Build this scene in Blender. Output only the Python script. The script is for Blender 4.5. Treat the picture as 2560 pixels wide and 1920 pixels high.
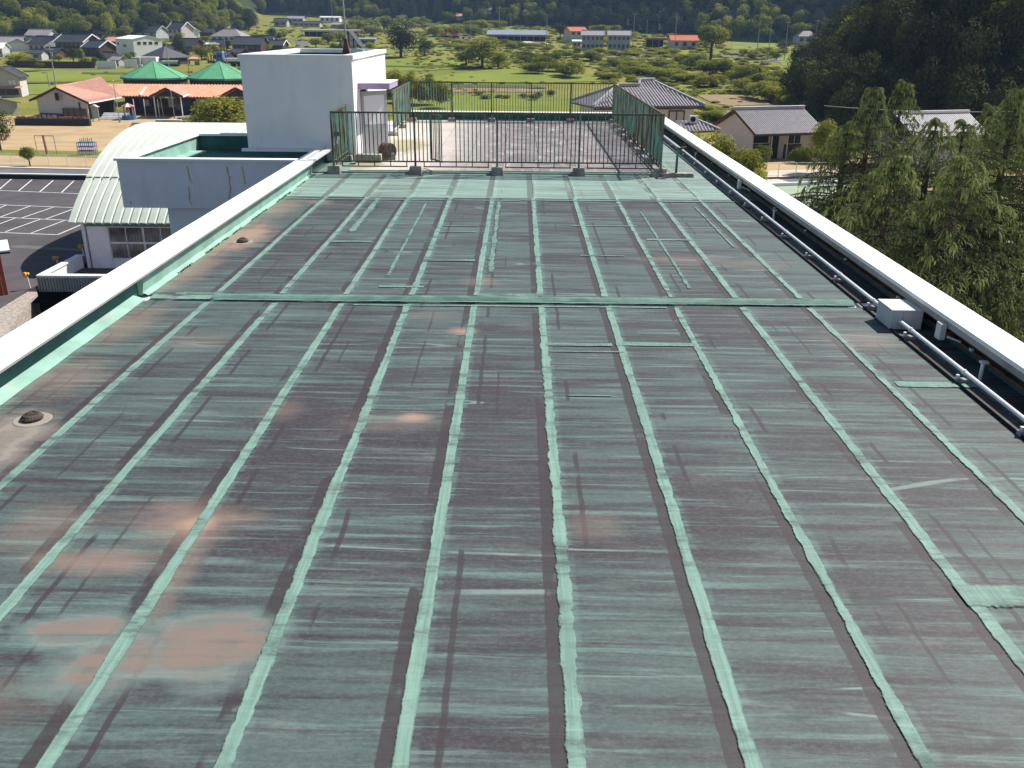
import bpy, math, random
import numpy as np
from mathutils import Vector, Matrix

for _o in list(bpy.data.objects):
    bpy.data.objects.remove(_o, do_unlink=True)
SC = bpy.context.scene
COL = SC.collection
random.seed(7)
NPR = np.random.RandomState(11)

# ------------------------------------------------------------------ camera
FPX, CX, CY = 2229.0, 1280.0, 960.0          # in pixels of a 2560x1920 frame
TH, PSI, PHI = math.radians(21.92), math.radians(0.3), math.radians(0.47)
CAMZ = 3.83
CAM = np.array([0.0, 0.0, CAMZ])
FW = np.array([-math.sin(PSI) * math.cos(TH), math.cos(PSI) * math.cos(TH), -math.sin(TH)])
R0 = np.array([math.cos(PSI), math.sin(PSI), 0.0])
U0 = np.cross(R0, FW)
RT = R0 * math.cos(PHI) + U0 * math.sin(PHI)
UP = U0 * math.cos(PHI) - R0 * math.sin(PHI)
cam_d = bpy.data.cameras.new('camera')
cam = bpy.data.objects.new('camera', cam_d)
COL.objects.link(cam)
cam.matrix_world = Matrix(((RT[0], UP[0], -FW[0], 0), (RT[1], UP[1], -FW[1], 0), (RT[2], UP[2], -FW[2], CAMZ), (0, 0, 0, 1)))
cam_d.sensor_fit = 'HORIZONTAL'
cam_d.sensor_width = 36.0
cam_d.lens = 36.0 * FPX / 2560.0
cam_d.clip_start = 0.05
cam_d.clip_end = 6000
SC.camera = cam

# ------------------------------------------------------------------ world and sun
SUN = Vector((0.72, 0.5, 1.0)).normalized()
wd = bpy.data.worlds.new('World')
SC.world = wd
wd.use_nodes = True
wn, wl = wd.node_tree.nodes, wd.node_tree.links
wn.clear()
sky = wn.new('ShaderNodeTexSky')
sky.sky_type = 'NISHITA'
sky.sun_disc = False
sky.sun_elevation = math.asin(SUN.z)
sky.sun_rotation = math.atan2(SUN.x, SUN.y)
sky.altitude = 200
sky.air_density = 1.0
sky.ozone_density = 1.6
sky.dust_density = 1.2
bg = wn.new('ShaderNodeBackground')
bg.inputs['Strength'].default_value = 0.068
wo = wn.new('ShaderNodeOutputWorld')
wl.new(sky.outputs[0], bg.inputs[0])
wl.new(bg.outputs[0], wo.inputs[0])
sd = bpy.data.lights.new('sun', 'SUN')
sd.energy = 5.0
sd.angle = math.radians(0.53)
sd.color = (1.0, 0.95, 0.87)
sun = bpy.data.objects.new('sun', sd)
COL.objects.link(sun)
sun.rotation_euler = SUN.to_track_quat('Z', 'Y').to_euler()
sun.location = (60, 40, 90)
SC.view_settings.view_transform = 'Standard'
SC.view_settings.look = 'None'
SC.view_settings.gamma = 1.0
SC.view_settings.exposure = 0.58
SC.view_settings.use_curve_mapping = False
SC.render.engine = 'CYCLES'
SC.cycles.use_denoising = True
SC.cycles.max_bounces = 6
SC.cycles.transparent_max_bounces = 8
SC.cycles.volume_bounces = 0
SC.cycles.sample_clamp_indirect = 6.0

# ------------------------------------------------------------------ picking places
def ray(px, py):
    dx, dy = (px - CX) / FPX, (py - CY) / FPX
    return FW + RT * dx - UP * dy            # scaled so that t is camera depth

def W(px, py, z):                            # the point of a level plane
    d = ray(px, py)
    t = (z - CAMZ) / d[2]
    return CAM + d * t

def WY(px, py, Y):                           # the point of an upright plane
    d = ray(px, py)
    return CAM + d * (Y / d[1])

def depth(p):
    return float(np.dot(np.asarray(p) - CAM, FW))

def proj(p):
    v = np.asarray(p, float) - CAM
    z = np.dot(v, FW)
    return CX + FPX * np.dot(v, RT) / z, CY - FPX * np.dot(v, UP) / z

# ------------------------------------------------------------------ terrain
BY = np.array([-400, 185, 215, 265, 330, 400, 480, 560, 650, 800, 1300.0])
BZ = np.array([-12.4, -12.4, -11.7, -10.1, -8.3, -6.3, -3.8, -0.6, 4.0, 12.0, 30.0])
HILLS = [
    ([(-1000, 420), (-262, 440), (-205, 463), (-172, 500), (-160, 560), (-192, 690), (-300, 1300), (-1000, 1300)], 150.0, 130.0),
    ([(-290, 830), (-165, 735), (-60, 665), (18, 628), (66, 580), (93, 540), (127, 492), (165, 476), (1000, 470), (1000, 1400), (-290, 1400)], 150.0, 150.0),
    ([(50, 142), (54, 180), (70, 240), (116, 300), (1000, 330), (1000, 60), (170, 90), (84, 122), (58, 130)], 85.0, 62.0),
]

def sdist(poly, x, y):
    P = np.array(poly, float)
    Q = np.roll(P, -1, axis=0)
    x = np.asarray(x, float); y = np.asarray(y, float)
    inside = np.zeros(x.shape, bool)
    best = np.full(x.shape, 1e9)
    for (x0, y0), (x1, y1) in zip(P, Q):
        ex, ey = x1 - x0, y1 - y0
        t = np.clip(((x - x0) * ex + (y - y0) * ey) / (ex * ex + ey * ey), 0, 1)
        d = np.hypot(x - x0 - t * ex, y - y0 - t * ey)
        best = np.minimum(best, d)
        if abs(ey) > 1e-9:
            c = ((y0 > y) != (y1 > y)) & (x < (x1 - x0) * (y - y0) / (y1 - y0) + x0)
            inside ^= c
    return np.where(inside, best, -best)

def T(x, y):
    x = np.asarray(x, float); y = np.asarray(y, float)
    z = np.interp(y, BY, BZ)
    for poly, H, L in HILLS:
        d = np.clip(sdist(poly, x, y), 0, None)
        s = 1 - np.exp(-(d / L) ** 1.15)
        z = z + H * s * (1 + 0.12 * np.sin(x * 0.031 + 1.3) * np.sin(y * 0.027))
    z = z + 1.5 * np.clip((-4.5 - x) / 3.0, 0, 1) * np.clip((134 - y) / 24.0, 0, 1)     # raised car park left of the school
    und = np.clip((y - 190) / 90, 0, 1)
    z = z + und * 0.35 * (np.sin(x * 0.045 + 0.6) * np.cos(y * 0.038) + 0.5 * np.sin(x * 0.11 + y * 0.07))
    return z

def T1(x, y):
    return float(T(np.array([x]), np.array([y]))[0])

_TS = np.concatenate([np.linspace(30, 250, 900), np.linspace(250.5, 1100, 1500)])

def WT(px, py):                              # the point of the ground seen there
    d = ray(px, py)
    P = CAM[None, :] + d[None, :] * _TS[:, None]
    g = P[:, 2] - T(P[:, 0], P[:, 1])
    k = np.argmax(g < 0)
    if g[k] >= 0:
        k = len(_TS) - 1
    k = max(k, 1)
    a, b = g[k - 1], g[k]
    f = a / (a - b) if a != b else 0
    p = P[k - 1] * (1 - f) + P[k] * f
    return np.array([p[0], p[1], T1(p[0], p[1])])

# ------------------------------------------------------------------ materials
MATS = {}

def new_mat(name):
    m = bpy.data.materials.new(name)
    m.use_nodes = True
    n, l = m.node_tree.nodes, m.node_tree.links
    b = n['Principled BSDF']
    b.inputs['Roughness'].default_value = 0.8
    b.inputs['Specular IOR Level'].default_value = 0.25
    MATS[name] = m
    return m, n, l, b

def c4(c):
    return (c[0], c[1], c[2], 1.0)

def noise(n, l, vec, scale, detail=3, rough=0.55, w=None):
    t = n.new('ShaderNodeTexNoise')
    t.inputs['Scale'].default_value = scale
    t.inputs['Detail'].default_value = detail
    t.inputs['Roughness'].default_value = rough
    if vec is not None:
        l.new(vec, t.inputs['Vector'])
    return t.outputs[0]

def ramp(n, l, fac, a, b):
    r = n.new('ShaderNodeMapRange')
    r.interpolation_type = 'SMOOTHSTEP'
    r.inputs['From Min'].default_value = a
    r.inputs['From Max'].default_value = b
    l.new(fac, r.inputs['Value'])
    return r.outputs[0]

def mix(n, l, fac, a, b, blend='MIX'):
    x = n.new('ShaderNodeMix')
    x.data_type = 'RGBA'
    x.blend_type = blend
    for sock, v in ((x.inputs['Factor'], fac), (x.inputs['A'], a), (x.inputs['B'], b)):
        if isinstance(v, (int, float)):
            sock.default_value = v
        elif isinstance(v, tuple):
            sock.default_value = c4(v)
        else:
            l.new(v, sock)
    return x.outputs['Result']

def mth(n, l, op, a, b=None, c=None):
    x = n.new('ShaderNodeMath')
    x.operation = op
    for i, v in enumerate((a, b, c)):
        if v is None:
            continue
        if isinstance(v, (int, float)):
            x.inputs[i].default_value = v
        else:
            l.new(v, x.inputs[i])
    return x.outputs[0]

def ocoord(n):
    return n.new('ShaderNodeTexCoord').outputs['Object']

def wcoord(n):
    return n.new('ShaderNodeNewGeometry').outputs['Position']

def mapped(n, l, vec, sx, sy, sz, off=None):
    m = n.new('ShaderNodeMapping')
    m.inputs['Scale'].default_value = (sx, sy, sz)
    l.new(vec, m.inputs['Vector'])
    if off is not None:
        l.new(off, m.inputs['Location'])
    return m.outputs[0]

def bump(n, l, b, h, strength=0.3, dist=0.02):
    x = n.new('ShaderNodeBump')
    x.inputs['Strength'].default_value = strength
    x.inputs['Distance'].default_value = dist
    l.new(h, x.inputs['Height'])
    l.new(x.outputs[0], b.inputs['Normal'])

def mat(name, col, var=0.18, scale=2.0, rough=0.8, spec=0.25, metal=0.0, stain=None, stain_amt=0.5, stain_scale=1.0, stretch=(1, 1, 1), bmp=0.0, rnd=0.0, lohi=(.5, .72)):
    m, n, l, b = new_mat(name)
    v = wcoord(n)
    nz = noise(n, l, v, scale, 4)
    lo = tuple(max(0, c * (1 - var)) for c in col)
    hi = tuple(c * (1 + var) for c in col)
    o = mix(n, l, ramp(n, l, nz, 0.3, 0.7), lo, hi)
    if stain:
        s = ramp(n, l, noise(n, l, mapped(n, l, v, *stretch), stain_scale, 5, 0.65), *lohi)
        o = mix(n, l, mth(n, l, 'MULTIPLY', s, stain_amt), o, stain)
    if rnd:
        oi = n.new('ShaderNodeObjectInfo')
        g = mth(n, l, 'MULTIPLY_ADD', oi.outputs['Random'], 2 * rnd, 1 - rnd)
        h = n.new('ShaderNodeHueSaturation')
        l.new(o, h.inputs['Color']); l.new(g, h.inputs['Value'])
        o = h.outputs[0]
    l.new(o, b.inputs['Base Color'])
    b.inputs['Roughness'].default_value = rough
    b.inputs['Specular IOR Level'].default_value = spec
    b.inputs['Metallic'].default_value = metal
    if bmp:
        bump(n, l, b, noise(n, l, v, scale * 6, 3), bmp)
    return m

def leaf_mat(name, dark, bright, trans=0.25, brown=None, tip=False):
    m, n, l, b = new_mat(name)
    g = n.new('ShaderNodeNewGeometry')
    r = g.outputs['Random Per Island']
    oi = n.new('ShaderNodeObjectInfo')
    k = mth(n, l, 'ADD', mth(n, l, 'MULTIPLY', r, 0.6), mth(n, l, 'MULTIPLY', oi.outputs['Random'], 0.4))
    if tip:                                  # sunlit branch ends and shaded interior put into the colour, over paler new growth
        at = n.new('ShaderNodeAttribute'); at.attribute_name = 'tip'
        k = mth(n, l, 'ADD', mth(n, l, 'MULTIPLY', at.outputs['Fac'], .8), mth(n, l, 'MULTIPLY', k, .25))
    o = mix(n, l, k, dark, bright)
    if brown:
        o = mix(n, l, mth(n, l, 'MULTIPLY', ramp(n, l, r, 0.86, 0.98), 0.75), o, brown)
    l.new(o, b.inputs['Base Color'])
    b.inputs['Roughness'].default_value = 0.8
    b.inputs['Specular IOR Level'].default_value = 0.06
    tr = n.new('ShaderNodeBsdfTranslucent')
    l.new(o, tr.inputs['Color'])
    mx = n.new('ShaderNodeMixShader')
    mx.inputs[0].default_value = trans
    l.new(b.outputs[0], mx.inputs[1]); l.new(tr.outputs[0], mx.inputs[2])
    l.new(mx.outputs[0], n['Material Output'].inputs['Surface'])
    return m

# ------------------------------------------------------------------ meshes
ORG = {}

def org(p):
    return ORG.get(p.name, Vector((0, 0, 0))) if p is not None else Vector((0, 0, 0))

def tag(o, label=None, cat=None, group=None, kind=None):
    if label: o['label'] = label
    if cat: o['category'] = cat
    if group: o['group'] = group
    if kind: o['kind'] = kind
    return o

def thing(name, label, cat, loc=(0, 0, 0), rz=0.0, group=None, local=False):
    o = bpy.data.objects.new(name, None)
    o.empty_display_size = 0.5
    COL.objects.link(o)
    o.location = tuple(float(c) for c in loc)
    o.rotation_euler = (0, 0, rz)
    tag(o, label, cat, group)
    ORG[o.name] = Vector((0, 0, 0)) if local else Vector(o.location)
    return o

def link(name, me, parent=None, loc=(0, 0, 0), rz=0.0, scale=(1, 1, 1), world=False, kind=None, label=None):
    o = bpy.data.objects.new(name, me)
    COL.objects.link(o)
    v = Vector(tuple(float(c) for c in loc))
    if world:
        v = v - org(parent)
    o.location = v
    o.rotation_euler = (0, 0, rz)
    o.scale = scale
    if parent is not None:
        o.parent = parent
    ORG[o.name] = Vector((0, 0, 0)) if parent is None else (org(parent) + v)
    if kind: o['kind'] = kind
    if label: o['label'] = label
    return o

class MB:
    def __init__(s):
        s.v, s.f = [], []

    def add(s, vs, fs):
        k = len(s.v)
        s.v.extend(tuple(float(c) for c in p) for p in vs)
        s.f.extend(tuple(i + k for i in f) for f in fs)
        return s

    def box(s, x0, x1, y0, y1, z0, z1):
        return s.add([(x0, y0, z0), (x1, y0, z0), (x1, y1, z0), (x0, y1, z0), (x0, y0, z1), (x1, y0, z1), (x1, y1, z1), (x0, y1, z1)],
                     [(0, 3, 2, 1), (4, 5, 6, 7), (0, 1, 5, 4), (1, 2, 6, 5), (2, 3, 7, 6), (3, 0, 4, 7)])

    def bar(s, p, q, w, h=None):             # square bar between two points
        h = w if h is None else h
        p, q = Vector(tuple(map(float, p))), Vector(tuple(map(float, q)))
        d = (q - p).normalized()
        up = Vector((0, 0, 1)) if abs(d.z) < 0.95 else Vector((0, 1, 0))
        a = d.cross(up).normalized() * (w / 2)
        b = a.normalized().cross(d).normalized() * (h / 2)
        vs = [p - a - b, p + a - b, p + a + b, p - a + b, q - a - b, q + a - b, q + a + b, q - a + b]
        return s.add(vs, [(0, 3, 2, 1), (4, 5, 6, 7), (0, 1, 5, 4), (1, 2, 6, 5), (2, 3, 7, 6), (3, 0, 4, 7)])

    def tube(s, p, q, r0, r1=None, n=8):
        r1 = r0 if r1 is None else r1
        p, q = Vector(tuple(map(float, p))), Vector(tuple(map(float, q)))
        d = (q - p).normalized()
        up = Vector((0, 0, 1)) if abs(d.z) < 0.95 else Vector((0, 1, 0))
        a = d.cross(up).normalized()
        b = a.cross(d).normalized()
        vs = []
        for c, r in ((p, r0), (q, r1)):
            for i in range(n):
                t = 2 * math.pi * i / n
                vs.append(c + a * (r * math.cos(t)) + b * (r * math.sin(t)))
        fs = [(i, (i + 1) % n, n + (i + 1) % n, n + i) for i in range(n)]
        fs += [tuple(range(n - 1, -1, -1)), tuple(range(n, 2 * n))]
        return s.add(vs, fs)

    def prism(s, poly, vec):
        n = len(poly)
        P = [Vector(tuple(map(float, p))) for p in poly]
        vv = Vector(tuple(map(float, vec)))
        vs = P + [p + vv for p in P]
        fs = [tuple(range(n - 1, -1, -1)), tuple(range(n, 2 * n))]
        fs += [(i, (i + 1) % n, n + (i + 1) % n, n + i) for i in range(n)]
        return s.add(vs, fs)

    def lathe(s, prof, c=(0, 0, 0), n=12, ph=0.0):
        vs, fs = [], []
        for r, z in prof:
            for i in range(n):
                t = 2 * math.pi * i / n + ph
                vs.append((c[0] + r * math.cos(t), c[1] + r * math.sin(t), c[2] + z))
        for k in range(len(prof) - 1):
            for i in range(n):
                fs.append((k * n + i, k * n + (i + 1) % n, (k + 1) * n + (i + 1) % n, (k + 1) * n + i))
        fs.append(tuple(range(n - 1, -1, -1)))
        fs.append(tuple((len(prof) - 1) * n + i for i in range(n)))
        return s.add(vs, fs)

    def mesh(s, name, m, off=Vector((0, 0, 0)), smooth=False):
        me = bpy.data.meshes.new(name)
        o = (off.x, off.y, off.z)
        me.from_pydata([(a - o[0], b - o[1], c - o[2]) for a, b, c in s.v], [], s.f)
        if m is not None:
            me.materials.append(m)
        if smooth:
            for p in me.polygons:
                p.use_smooth = True
        me.update()
        return me

    def build(s, name, m, parent=None, kind=None, smooth=False, label=None):
        me = s.mesh(name, m, org(parent), smooth)
        o = bpy.data.objects.new(name, me)
        COL.objects.link(o)
        if parent is not None:
            o.parent = parent
            ORG[o.name] = org(parent)
        else:
            ORG[o.name] = Vector((0, 0, 0))
        if kind: o['kind'] = kind
        if label: o['label'] = label
        return o

def sheet(name, polys, m, parent=None, kind=None, label=None):
    b = MB()
    for p in polys:
        b.add(p, [tuple(range(len(p)))])
    return b.build(name, m, parent, kind, label=label)

# ------------------------------------------------------------------ colours
GZ = -12.4
M_white = mat('white_paint', (0.80, 0.785, 0.80), 0.03, 1.5, 0.75, stain=(0.55, 0.54, 0.5), stain_amt=0.32, stain_scale=2.0, stretch=(1, 1, .2))
M_coping = mat('white_coping', (0.86, 0.86, 0.86), 0.02, 1.0, 0.55, stain=(0.62, 0.62, 0.6), stain_amt=0.15, stain_scale=1.5)
M_render = mat('pale_render', (0.82, 0.80, 0.83), 0.05, 1.2, 0.9, stain=(0.42, 0.42, 0.41), stain_amt=0.25, stain_scale=1.2, stretch=(1, 1, .25), bmp=0.05)
M_lilac = mat('lilac_paint', (0.42, 0.33, 0.50), 0.06, 2, 0.8)
M_concrete = mat('grey_concrete', (0.34, 0.33, 0.31), 0.15, 1.2, 0.9, stain=(0.14, 0.13, 0.12), stain_amt=0.45, stain_scale=1.4, bmp=0.15)
M_block = mat('weathered_block', (0.36, 0.31, 0.27), 0.25, 5, 0.95, stain=(0.10, 0.10, 0.08), stain_amt=0.6, stain_scale=6, bmp=0.3)
M_teal = mat('dark_teal_paint', (0.035, 0.12, 0.115), 0.2, 2.0, 0.6, stain=(0.12, 0.3, 0.25), stain_amt=0.25, stain_scale=2.5, stretch=(1, .3, 1))
M_fascia = mat('grey_fascia', (0.32, 0.31, 0.31), 0.08, 2, 0.6)
M_upst = mat('pale_green_upstand', (0.25, 0.43, 0.36), 0.16, 1.6, 0.8, stain=(0.36, 0.40, 0.36), stain_amt=0.7, stain_scale=3.2, stretch=(1, .5, 1), bmp=0.1)
M_moss = mat('black_moss', (0.035, 0.04, 0.03), 0.4, 10, 1.0)
M_galv = mat('galvanised_steel', (0.72, 0.72, 0.73), 0.08, 4, 0.5, 0.4)
M_boxw = mat('pale_grey_box', (0.60, 0.60, 0.60), 0.04, 4, 0.6, stain=(0.4, 0.4, 0.4), stain_amt=0.2, stain_scale=4)
M_iron = mat('rusty_iron', (0.07, 0.055, 0.045), 0.4, 14, 0.8, stain=(0.12, 0.10, 0.09), stain_amt=0.5, stain_scale=10)
M_rust = mat('orange_rust', (0.16, 0.075, 0.045), 0.35, 8, 0.9, stain=(0.10, 0.05, 0.03), stain_amt=0.7, stain_scale=7)
M_sealant = mat('yellow_sealant', (0.62, 0.43, 0.08), 0.15, 8, 0.6)
M_asph = mat('asphalt', (0.082, 0.074, 0.080), 0.14, .5, 0.9, stain=(0.10, 0.095, 0.095), stain_amt=0.5, stain_scale=.35, bmp=0.1)
M_asph2 = mat('pale_asphalt', (0.14, 0.135, 0.135), 0.12, .6, 0.9)
M_paint = mat('road_paint', (0.72, 0.72, 0.72), 0.1, 2, 0.8, stain=(0.25, 0.25, 0.25), stain_amt=0.3, stain_scale=3)
M_sand = mat('dry_ground', (0.42, 0.30, 0.165), 0.12, .25, 1.0, stain=(0.27, 0.22, 0.11), stain_amt=0.6, stain_scale=.22, stretch=(.4, 1, 1))
M_drive = mat('beige_concrete', (0.55, 0.46, 0.38), 0.1, .6, 0.9, stain=(0.36, 0.3, 0.25), stain_amt=0.4, stain_scale=.8)
M_glass = mat('dark_glass', (0.03, 0.035, 0.04), 0.2, 2, 0.12, 0.5)
M_dark = mat('dark_opening', (0.018, 0.017, 0.017), 0.3, 2, 0.9)
M_wood = mat('dark_wood', (0.075, 0.042, 0.034), 0.25, 2, 0.85)
M_cream = mat('cream_wall', (0.56, 0.52, 0.485), 0.06, 1.5, 0.9, stain=(0.4, 0.36, 0.32), stain_amt=0.25, stain_scale=1.5)
M_greywall = mat('grey_wall', (0.42, 0.42, 0.43), 0.08, .6, 0.9)
M_whitewall = mat('white_wall', (0.78, 0.78, 0.78), 0.03, .8, 0.8)
M_green_fence = mat('green_fence_paint', (0.22, 0.40, 0.325), 0.25, 3.0, 0.6, stain=(0.20, 0.085, 0.035), stain_amt=1.0, stain_scale=2.2, stretch=(1.3, 1.3, .40), lohi=(.44, .60))
M_green_bar = mat('green_bar_paint', (0.13, 0.26, 0.20), 0.25, 3.0, 0.6, stain=(0.085, 0.042, 0.026), stain_amt=1.0, stain_scale=2.4, stretch=(2.2, 2.2, .6), lohi=(.42, .58))
M_rustrail = mat('rusty_rail', (0.10, 0.10, 0.075), 0.3, 6, 0.8, stain=(0.22, 0.085, 0.03), stain_amt=0.9, stain_scale=5)
M_tileD = mat('dark_roof_tile', (0.045, 0.047, 0.056), 0.22, 1.5, 0.5, 0.4, stain=(0.09, 0.09, 0.10), stain_amt=0.4, stain_scale=1.2, rnd=0.25)
M_tileG = mat('grey_roof_tile', (0.30, 0.275, 0.30), 0.16, 2.2, 0.5, 0.4, stain=(0.30, 0.28, 0.28), stain_amt=0.4, stain_scale=2)
M_tileGd = mat('grey_roof_bed', (0.105, 0.09, 0.098), 0.2, 2.2, 0.7)
M_tileO = mat('orange_roof_tile', (0.60, 0.32, 0.20), 0.14, 1.2, 0.7, stain=(0.40, 0.19, 0.12), stain_amt=0.5, stain_scale=.9)
M_tileP = mat('pink_roof_tile', (0.50, 0.26, 0.20), 0.12, 1.0, 0.75, stain=(0.42, 0.2, 0.15), stain_amt=0.5, stain_scale=.7)
M_tileR = mat('red_roof', (0.48, 0.13, 0.055), 0.16, 1.0, 0.7)
M_tilePale = mat('pale_grey_roof', (0.27, 0.25, 0.25), 0.12, .8, 0.6)
M_ridge = mat('pale_ridge_tile', (0.40, 0.37, 0.38), 0.12, 3, 0.6)
M_gcone = mat('green_sheet_roof', (0.11, 0.36, 0.18), 0.10, .8, 0.5, 0.4, stain=(0.16, 0.42, 0.25), stain_amt=0.5, stain_scale=.6)
M_gymroof = mat('pale_metal_roof', (0.60, 0.655, 0.56), 0.03, .5, 0.5, 0.4, stain=(0.60, 0.66, 0.6), stain_amt=0.3, stain_scale=.6)
M_gymunder = mat('roof_end_green', (0.13, 0.22, 0.18), 0.1, 2, 0.7)
M_redshed = mat('rust_red_sheet', (0.30, 0.085, 0.05), 0.12, 1.5, 0.7)
M_blue = mat('blue_paint', (0.05, 0.16, 0.42), 0.15, 3, 0.5)
M_red = mat('red_paint', (0.50, 0.06, 0.06), 0.15, 3, 0.6)
M_yellow = mat('yellow_paint', (0.66, 0.38, 0.05), 0.12, 3, 0.5)
M_orange = mat('orange_paint', (0.55, 0.20, 0.07), 0.2, 3, 0.6)
M_pole = mat('concrete_pole', (0.36, 0.35, 0.34), 0.1, 2, 0.85)
M_polegrey = mat('painted_pole', (0.30, 0.31, 0.33), 0.1, 2, 0.6)
M_bark = mat('bark', (0.075, 0.055, 0.04), 0.3, 4, 0.95)
M_pinkfl = leaf_mat('pink_blossom', (0.16, 0.10, 0.06), (0.42, 0.18, 0.2), 0.2)
M_lf_mid = leaf_mat('leaf_mid', (0.07, 0.09, 0.017), (0.33, 0.35, 0.045), 0.45)
M_lf_lite = leaf_mat('leaf_light', (0.16, 0.185, 0.03), (0.42, 0.43, 0.055), 0.45)
M_lf_dark = leaf_mat('leaf_dark', (0.013, 0.021, 0.007), (0.10, 0.112, 0.025), 0.15)
M_lf_con = leaf_mat('leaf_conifer', (0.020, 0.042, 0.018), (0.085, 0.125, 0.045), 0.15)
M_lf_bam = leaf_mat('leaf_bamboo', (0.16, 0.185, 0.04), (0.34, 0.35, 0.10), 0.34)
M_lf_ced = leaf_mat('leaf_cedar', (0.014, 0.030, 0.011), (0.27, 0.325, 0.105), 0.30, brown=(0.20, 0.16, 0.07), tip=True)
M_lf_shrub = leaf_mat('leaf_shrub', (0.12, 0.15, 0.026), (0.42, 0.43, 0.055), 0.45, brown=(0.24, 0.13, 0.06))
M_lf_scrub = leaf_mat('leaf_scrub', (0.20, 0.21, 0.036), (0.44, 0.44, 0.07), 0.42)
M_lf_hedge = leaf_mat('leaf_hedge', (0.085, 0.11, 0.016), (0.20, 0.225, 0.035), 0.2)

# the valley floor: rough grass with paler and browner drifts
m, n, l, b = new_mat('valley_grass')
v = wcoord(n)
g1 = ramp(n, l, noise(n, l, v, .035, 4), .35, .65)
g2 = ramp(n, l, noise(n, l, mapped(n, l, v, .5, 1, 1), .22, 5, .65), .35, .68)
o = mix(n, l, g1, (0.17, 0.178, 0.026), (0.26, 0.24, 0.046))
o = mix(n, l, mth(n, l, 'MULTIPLY', g2, .5), o, (0.10, 0.13, 0.02))
g3 = ramp(n, l, noise(n, l, mapped(n, l, v, .3, 1, 1), .09, 4), .62, .74)
o = mix(n, l, mth(n, l, 'MULTIPLY', g3, .6), o, (0.24, 0.19, 0.09))
l.new(o, b.inputs['Base Color'])
b.inputs['Roughness'].default_value = 1.0
bump(n, l, b, noise(n, l, v, 1.6, 4, .7), 0.9, 0.35)
M_grass = m
M_rice = mat('rice_green', (0.165, 0.20, 0.022), 0.10, .06, 1.0, stain=(0.19, 0.245, 0.045), stain_amt=0.5, stain_scale=.1, bmp=0.5)
M_field2 = mat('field_green', (0.17, 0.215, 0.038), 0.14, .08, 1.0, stain=(0.19, 0.20, 0.06), stain_amt=0.6, stain_scale=.12, bmp=0.5)
M_fieldD = mat('field_bank', (0.075, 0.095, 0.026), 0.25, .3, 1.0, bmp=0.6)
M_dirt = mat('brown_soil', (0.27, 0.185, 0.11), 0.15, .3, 1.0, stain=(0.16, 0.16, 0.06), stain_amt=0.5, stain_scale=.4)
M_dirtP = mat('purple_grey_soil', (0.19, 0.16, 0.13), 0.15, .2, 1.0, stain=(0.14, 0.18, 0.05), stain_amt=0.6, stain_scale=.25)

# ------------------------------------------------------------------ the weathered roofing
SEAM0, SEAMP = -4.57, 0.986
SEAMS = [SEAM0 + SEAMP * i for i in range(11)]

def blob(n, l, v, cx, cy, rx, ry, soft=.35, warp=None, warp_amt=.6):
    s = n.new('ShaderNodeSeparateXYZ'); l.new(v, s.inputs[0])
    dx = mth(n, l, 'DIVIDE', mth(n, l, 'SUBTRACT', s.outputs[0], cx), rx)
    dy = mth(n, l, 'DIVIDE', mth(n, l, 'SUBTRACT', s.outputs[1], cy), ry)
    d = mth(n, l, 'SQRT', mth(n, l, 'ADD', mth(n, l, 'MULTIPLY', dx, dx), mth(n, l, 'MULTIPLY', dy, dy)))
    if warp is not None:
        d = mth(n, l, 'ADD', d, mth(n, l, 'MULTIPLY', mth(n, l, 'SUBTRACT', warp, .5), warp_amt * 2))
    return d

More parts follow.
